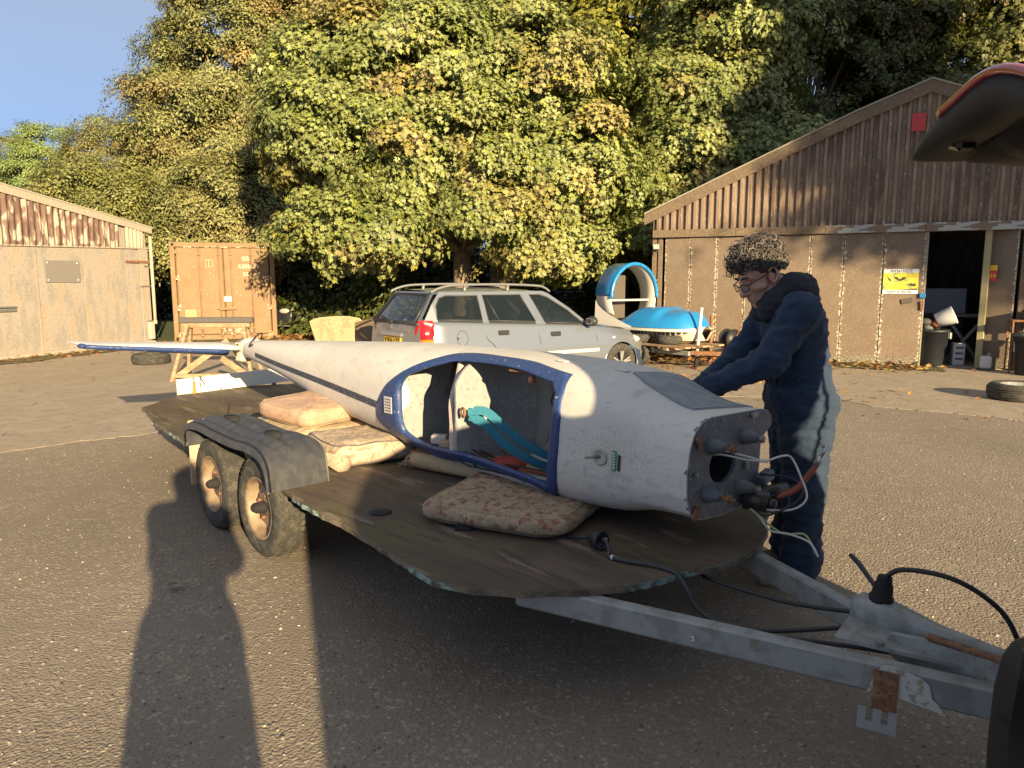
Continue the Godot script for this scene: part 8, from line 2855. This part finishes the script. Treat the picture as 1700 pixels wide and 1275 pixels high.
func person_head(t: Node3D, xf: Transform3D, curls: int, glasses: bool, sd: int) -> void:
	var skin := mat(L(0.47, 0.27, 0.19), 0.5)
	skin.subsurf_scatter_enabled = true
	skin.subsurf_scatter_strength = 0.15
	var head := put("head", head_mesh(), skin, t, xf)
	var I := Transform3D.IDENTITY
	for s in [-1.0, 1.0]:
		var eb := MB.new(true)
		var q := []
		for i in 17:
			var a := TAU * i / 16.0
			q.append(V(-0.006 + 0.018 * cos(a) - 0.006 * sin(a), 0.004 + 0.030 * sin(a), s * (0.083 + 0.006 * cos(a) * -1.0)))
		eb.tube(q, 0.006, 8)
		eb.ball(V(0.0, 0.0, s * 0.078), V(0.014, 0.024, 0.006), 12)
		eb.ball(V(0.004, -0.030, s * 0.080), V(0.008, 0.010, 0.005), 10)
		obj("ear", eb, skin, head, I)
		var ey := MB.new(true)
		ey.ball(V(0.086, 0.012, s * 0.032), V(0.010, 0.009, 0.013), 12)
		obj("eye", ey, mat(L(0.30, 0.25, 0.22), 0.3), head, I)
		var lid := MB.new(true)
		lid.tube([V(0.092, 0.020, s * 0.020), V(0.096, 0.021, s * 0.032), V(0.088, 0.018, s * 0.046)], 0.0035, 6)
		obj("eyebrow", MB.new(true).tube([V(0.104, 0.043, s * 0.014), V(0.103, 0.048, s * 0.032), V(0.090, 0.043, s * 0.050)], [0.004, 0.006, 0.003], 6), mat(L(0.05, 0.04, 0.035), 0.9), head, I)
		obj("eyelid", lid, skin, head, I)
	var mo := MB.new(true)
	mo.tube([V(0.098, -0.066, 0.022), V(0.106, -0.0645, 0.0), V(0.098, -0.066, -0.022)], 0.0028, 6)
	obj("mouth", mo, mat(L(0.16, 0.06, 0.05), 0.6), head, I)
	# curly hair: short twisted locks all over the crown, thinning to the nape
	var r := RandomNumberGenerator.new()
	r.seed = sd
	var hb := MB.new(true, null, true)
	hb.col = Color(0.045, 0.036, 0.030)
	hb.ball(V(-0.022, 0.064, 0), V(0.106, 0.096, 0.090), 20)
	for i in curls:
		var y := r.randf_range(-0.45, 1.0)
		var a := r.randf() * TAU
		var w := sqrt(1.0 - y * y)
		var d := V(cos(a) * w, y, sin(a) * w)
		if d.x > 0.45 and d.y < 0.38: continue
		if d.y < -0.1 and d.x > -0.25: continue
		if absf(d.z) > 0.6 and d.y < 0.12 and d.x > -0.1: continue
		var p0 := V(-0.016, 0.050, 0) + d * V(0.100, 0.092, 0.083)
		var out := (d + V(r.randfn(), r.randfn(), r.randfn()) * 0.7 + V(0.25 if d.x > 0 else 0.0, 0.25, 0)).normalized()
		var sd1 := out.cross(V(r.randfn(), r.randfn(), r.randfn())).normalized()
		var sd2 := out.cross(sd1)
		var ln := r.randf_range(0.018, 0.046) * (1.2 if d.y > 0.3 else 0.8) * (1.35 if d.x > 0.3 else 1.0)
		var q := []
		var ph := r.randf() * TAU
		for k in 8:
			var f := k / 7.0
			q.append(p0 + out * ln * f + (sd1 * cos(ph + f * 8.5) + sd2 * sin(ph + f * 8.5)) * 0.0125 * (0.45 + f))
		var g := r.randf_range(0.7, 1.35)
		hb.col = Color(0.060, 0.050, 0.043) * g if r.randf() < 0.75 else Color(0.16, 0.145, 0.125) * g
		hb.tube(q, [0.0028, 0.0034, 0.0034, 0.0032, 0.0030, 0.0026, 0.0020, 0.0008], 5, false)
	var hm := mat(L(1, 1, 1), 0.55)
	hm.vertex_color_use_as_albedo = true
	obj("hair", hb, hm, head, I)
	if glasses:
		var gm := mat(L(0.02, 0.018, 0.018), 0.3)
		for s in [-1.0, 1.0]:
			var q := []
			for i in 21:
				var a := TAU * i / 20.0
				q.append(V(0.124 - 0.012 * absf(cos(a)) * (1.0 if cos(a) > 0 else 0.2), 0.010 + 0.017 * signf(sin(a)) * pow(absf(sin(a)), 0.6), s * (0.034 + 0.024 * signf(cos(a)) * pow(absf(cos(a)), 0.7))))
			obj("glasses_frame", MB.new(true).tube(q, 0.0026, 6), gm, head, I)
			obj("glasses_temple", MB.new(true).tube([V(0.112, 0.020, s * 0.060), V(0.06, 0.020, s * 0.079), V(0.0, 0.024, s * 0.086), V(-0.012, 0.008, s * 0.086)], 0.0024, 6), gm, head, I)
			var gl := mat(L(0.5, 0.5, 0.5), 0.03)
			gl.albedo_color = Color(0.6, 0.6, 0.65, 0.10)
			gl.transparency = BaseMaterial3D.TRANSPARENCY_ALPHA
			obj("lens", MB.new(false).box(V(0.120, 0.010, s * 0.034), V(0.0015, 0.030, 0.042), Basis(Vector3.UP, -s * 0.12)), gl, head, I)
		obj("glasses_bridge", MB.new(true).tube([V(0.124, 0.016, 0.010), V(0.128, 0.019, 0.0), V(0.124, 0.016, -0.010)], 0.0026, 6), gm, head, I)

func people() -> void:
	var navy := tmat(tex(Vector2i(256, 256), L(0.010, 0.024, 0.055), [
		[0.02, 0, 5, 0.4, 0.7, L(0.015, 0.032, 0.068), 0.8],
		[0.05, 3, 3, 0.8, 0.95, L(0.045, 0.065, 0.095), 0.5],
		[0.25, 0, 2, 0.4, 0.7, L(0.03, 0.05, 0.085), 0.4]], 221, true), 0.5, 0.9, 0.2)
	navy.rim_enabled = true
	navy.rim = 0.10
	navy.rim_tint = 0.6
	var at := V(1.47, 0, -3.75)
	var man := thing("person", "man in navy overalls and glasses bending over the glider's nose", "person", Transform3D(Basis.IDENTITY, at))
	var g := func(x: float, y: float, z: float) -> Vector3: return V(x - at.x, y, z)
	var I := Basis.IDENTITY
	var b := []
	# trunk
	b.append([g.call(1.475, 0.97, 0), V(0.158, 0.17, 0.185), Basis(V(0, 0, 1), 0.05)])
	b.append([g.call(1.455, 1.13, 0), V(0.150, 0.17, 0.165), Basis(V(0, 0, 1), 0.08)])
	b.append([g.call(1.425, 1.31, 0), V(0.152, 0.17, 0.190), Basis(V(0, 0, 1), 0.15)])
	for s in [1.0, -1.0]:
		b.append([g.call(1.40, 1.42, 0.03 * s), g.call(1.385, 1.40, 0.19 * s), 0.085, 0.078])
		# loose trouser legs, baggy over the boots
		var kx := 1.475 + (0.0 if s > 0 else 0.03)
		b.append([g.call(1.48, 0.92, 0.09 * s), g.call(kx, 0.52, 0.11 * s), 0.142, 0.098])
		b.append([g.call(kx, 0.52, 0.11 * s), g.call(kx + 0.01, 0.14, 0.12 * s), 0.098, 0.085])
		b.append([g.call(kx + 0.005, 0.14, 0.12 * s), g.call(kx + 0.005, 0.07, 0.12 * s), 0.09, 0.08])
	# arms reach forward and down to the far side of the nose
	b.append([g.call(1.38, 1.40, 0.19), g.call(1.235, 1.165, 0.215), 0.082, 0.069])
	b.append([g.call(1.235, 1.165, 0.215), g.call(0.99, 1.02, 0.10), 0.069, 0.052])
	b.append([g.call(1.38, 1.40, -0.19), g.call(1.24, 1.15, -0.23), 0.080, 0.068])
	b.append([g.call(1.24, 1.15, -0.23), g.call(1.00, 1.00, -0.09), 0.068, 0.052])
	put("overalls", blob(b, 0.055, 0.0135, 0.017, 6.5, 3), navy, man)
	# gathered waist, pocket flaps, seams
	for k in 26:
		var a := TAU * k / 26.0
		var wb := MB.new(true)
		var p := g.call(1.458 + cos(a) * 0.150, 1.055, sin(a) * 0.170) as Vector3
		wb.tube([p + V(0, -0.028, 0), p + V(cos(a) * 0.006, 0, sin(a) * 0.006), p + V(0, 0.028, 0)], [0.002, 0.006, 0.002], 6)
		obj("waist_gather", wb, navy, man)
	for q in [[1.49, 0.93, 0.176, 0.15, 0.05], [1.385, 0.90, 0.160, 0.11, -0.35]]:
		var pf := MB.new(false)
		pf.prism(P2([-q[3] * 0.5, 0.05, -q[3] * 0.5, -0.04, -q[3] * 0.2, -0.075, q[3] * 0.5, -0.05, q[3] * 0.5, 0.05]), 0.0, 0.010, Transform3D(Basis(Vector3.UP, q[4]) * Basis(V(1, 0, 0), 0.0), g.call(q[0], q[1], q[2])))
		obj("pocket_flap", pf, navy, man)
	# dark hooded jacket: collar up round the neck and the hood lying on the back
	var hd := []
	for s in [1.0, -1.0]:
		hd.append([g.call(1.265, 1.38, 0.05 * s), g.call(1.30, 1.465, 0.085 * s), 0.038, 0.040])
		hd.append([g.call(1.30, 1.465, 0.085 * s), g.call(1.375, 1.535, 0.10 * s), 0.040, 0.046])
		hd.append([g.call(1.375, 1.535, 0.10 * s), g.call(1.45, 1.53, 0.06 * s), 0.046, 0.05])
	hd.append([g.call(1.43, 1.505, 0.0), V(0.10, 0.055, 0.15), Basis(V(0, 0, 1), -0.35)])
	hd.append([g.call(1.34, 1.44, 0.0), V(0.12, 0.07, 0.13), I])
	hd.append([g.call(1.40, 1.47, 0.10), g.call(1.47, 1.45, 0.06), 0.05, 0.05])
	put("hood", blob(hd, 0.03, 0.010, 0.010, 10.0, 9), mat(L(0.026, 0.026, 0.034), 0.95), man)
	var f := V(-0.83, -0.54, 0.20).normalized()
	var zz := f.cross(Vector3.UP).normalized()
	var hx := Basis(f, zz.cross(f), zz).scaled_local(Vector3.ONE * 1.12)
	person_head(man, Transform3D(hx, g.call(1.255, 1.572, 0.0)), 3000, true, 5)
	var skin := mat(L(0.47, 0.27, 0.19), 0.5)
	for s in [1.0, -1.0]:
		var wr: Vector3 = g.call(0.985 if s > 0 else 0.995, 1.018 if s > 0 else 0.998, (0.10 if s > 0 else -0.09))
		var hbs := Basis(Vector3.UP, 0.35 * s) * Basis(V(0, 1, 0), PI) * Basis(V(0, 0, 1), -0.25)
		put("hand", hand_mesh(0.45, -s), skin, man, Transform3D(hbs, wr))
		var bx := 1.475 + (0.0 if s > 0 else 0.03)
		var sb := blob([[g.call(bx + 0.03, 0.05, 0.12 * s), g.call(bx - 0.10, 0.04, 0.13 * s), 0.045, 0.040], [g.call(bx - 0.10, 0.04, 0.13 * s), g.call(bx - 0.18, 0.033, 0.135 * s), 0.042, 0.034]], 0.03, 0.009, 0.0)
		put("boot", sb, mat(L(0.30, 0.20, 0.12), 0.8), man)
	# the photographer: stands behind the camera, throws the long shadow on the asphalt
	var po := V(0.09, 0, 0.36)
	var ph := thing("person", "photographer holding up a phone, whose long shadow lies on the asphalt", "person", Transform3D(Basis.IDENTITY, po))
	var c := []
	c.append([V(0, 1.0, 0), V(0.19, 0.18, 0.14), I])
	c.append([V(0, 1.18, 0), V(0.19, 0.20, 0.14), I])
	c.append([V(0, 1.36, 0), V(0.20, 0.14, 0.13), I])
	for s in [1.0, -1.0]:
		c.append([V(0.04 * s, 1.47, 0), V(0.18 * s, 1.44, 0), 0.07, 0.075])
		c.append([V(0.19 * s, 1.43, 0), V(0.20 * s, 1.20, -0.10), 0.068, 0.058])
		c.append([V(0.20 * s, 1.20, -0.10), V(0.07 * s - 0.08, 1.47, -0.235), 0.056, 0.038])
		c.append([V(0.10 * s, 0.95, 0), V(0.115 * s, 0.52, 0.0), 0.125, 0.095])
		c.append([V(0.115 * s, 0.52, 0), V(0.12 * s, 0.08, 0.02), 0.092, 0.075])
	put("jacket_and_trousers", blob(c, 0.05, 0.02, 0.008, 6.0, 12), mat(L(0.05, 0.05, 0.055), 0.9), ph)
	person_head(ph, Transform3D(Basis(V(0, 0, -1), Vector3.UP, V(1, 0, 0)), V(0.0, 1.63, -0.02)), 300, false, 8)
	for s in [1.0, -1.0]:
		put("hand", hand_mesh(0.6, -s), skin, ph, Transform3D(Basis(V(0, 0, 1), PI / 2) * Basis(V(1, 0, 0), -s * PI / 2), V(0.07 * s - 0.085, 1.47, -0.245)))
		put("boot", blob([[V(0.12 * s, 0.05, 0.04), V(0.13 * s, 0.04, -0.12), 0.045, 0.04], [V(0.13 * s, 0.04, -0.12), V(0.135 * s, 0.035, -0.19), 0.04, 0.034]], 0.03, 0.012, 0.0), mat(L(0.05, 0.04, 0.03), 0.8), ph)
	var phn := MB.new(false)
	phn.box(V(-0.09, 1.555, -0.29), V(0.155, 0.074, 0.009), I, 0.003)
	obj("phone", phn, M.black, ph)

func litter() -> void:
	# fallen leaves along the verges and loose stones on the asphalt: far too many to count
	var r := RandomNumberGenerator.new()
	r.seed = 31
	var lm := MB.new(false)
	var sh := leaf_shape(0)
	for i in sh.size():
		var a: Vector2 = sh[i]
		var b: Vector2 = sh[(i + 1) % sh.size()]
		lm.tri(V(0, 0.02, 0.45), V(b.x, 0.10 * absf(b.x) + 0.05, b.y), V(a.x, 0.10 * absf(a.x) + 0.05, a.y))
	var where := []
	var tints := []
	var cols := [L(0.30, 0.13, 0.035), L(0.24, 0.10, 0.03), L(0.34, 0.20, 0.06), L(0.16, 0.08, 0.03), L(0.30, 0.24, 0.08)]
	var runs := [[V(2.2, 0, -14.9), V(7.3, 0, -12.95), 0.35, 900], [V(2.0, 0, -15.6), V(4.6, 0, -14.4), 0.8, 900], [V(-6.6, 0, -20.6), V(-3.6, 0, -18.4), 0.8, 1600], [V(-10.4, 0, -11.5), V(-8.0, 0, -18.6), 0.3, 260], [V(-3.6, 0, -17.5), V(2.4, 0, -15.4), 1.0, 1100], [V(1.5, 0, -12.5), V(4.8, 0, -10.8), 1.2, 220], [V(-6.0, 0, -9.0), V(6.5, 0, -9.6), 2.2, 24]]
	for q in runs:
		for i in q[3]:
			var p: Vector3 = (q[0] as Vector3).lerp(q[1], r.randf()) + V(r.randfn(), 0, r.randfn()) * q[2]
			p.y = 0.022 + r.randf() * 0.03
			where.append(Transform3D((Basis(Vector3.UP, r.randf() * TAU) * Basis(V(1, 0, 0), r.randfn() * 0.35)).scaled(Vector3.ONE * r.randf_range(0.05, 0.12)), p))
			tints.append((cols[r.randi() % 5] as Color) * r.randf_range(0.7, 1.25))
	var m := mat(L(1, 1, 1), 0.85)
	m.vertex_color_use_as_albedo = true
	var lv := Node3D.new()
	lv.name = "fallen_leaves"
	add_child(lv)
	tag(lv, "brown and orange fallen leaves lying along the verges", "leaves", "", "stuff")
	foliage("leaf_scatter", lm.mesh(), m, where, tints, lv)
	var sm := MB.new(false)
	sm.ball(Vector3.ZERO, V(1, 0.62, 0.8), 6)
	var w2 := []
	var t2 := []
	for i in 5200:
		var d := 1.4 + 9.0 * pow(r.randf(), 1.6)
		var an := r.randf_range(-0.75, 0.75)
		var p := V(sin(an) * d, 0.002, -cos(an) * d)
		var s := r.randf_range(0.002, 0.006) + 0.006 * pow(r.randf(), 12.0)
		w2.append(Transform3D((Basis(Vector3.UP, r.randf() * TAU) * Basis(V(1, 0, 0), r.randfn() * 0.3)).scaled(V(s, s, s) * V(r.randf_range(0.8, 1.4), 1, 1)), p))
		var g := r.randf_range(0.08, 0.30) if r.randf() < 0.93 else 0.45
		t2.append(Color(g * 1.1, g * 0.92, g * 0.74))
	var st := Node3D.new()
	st.name = "loose_stones"
	add_child(st)
	tag(st, "loose grit and small stones scattered over the asphalt", "stones", "", "stuff")
	foliage("gravel", sm.mesh(), m, w2, t2, st)
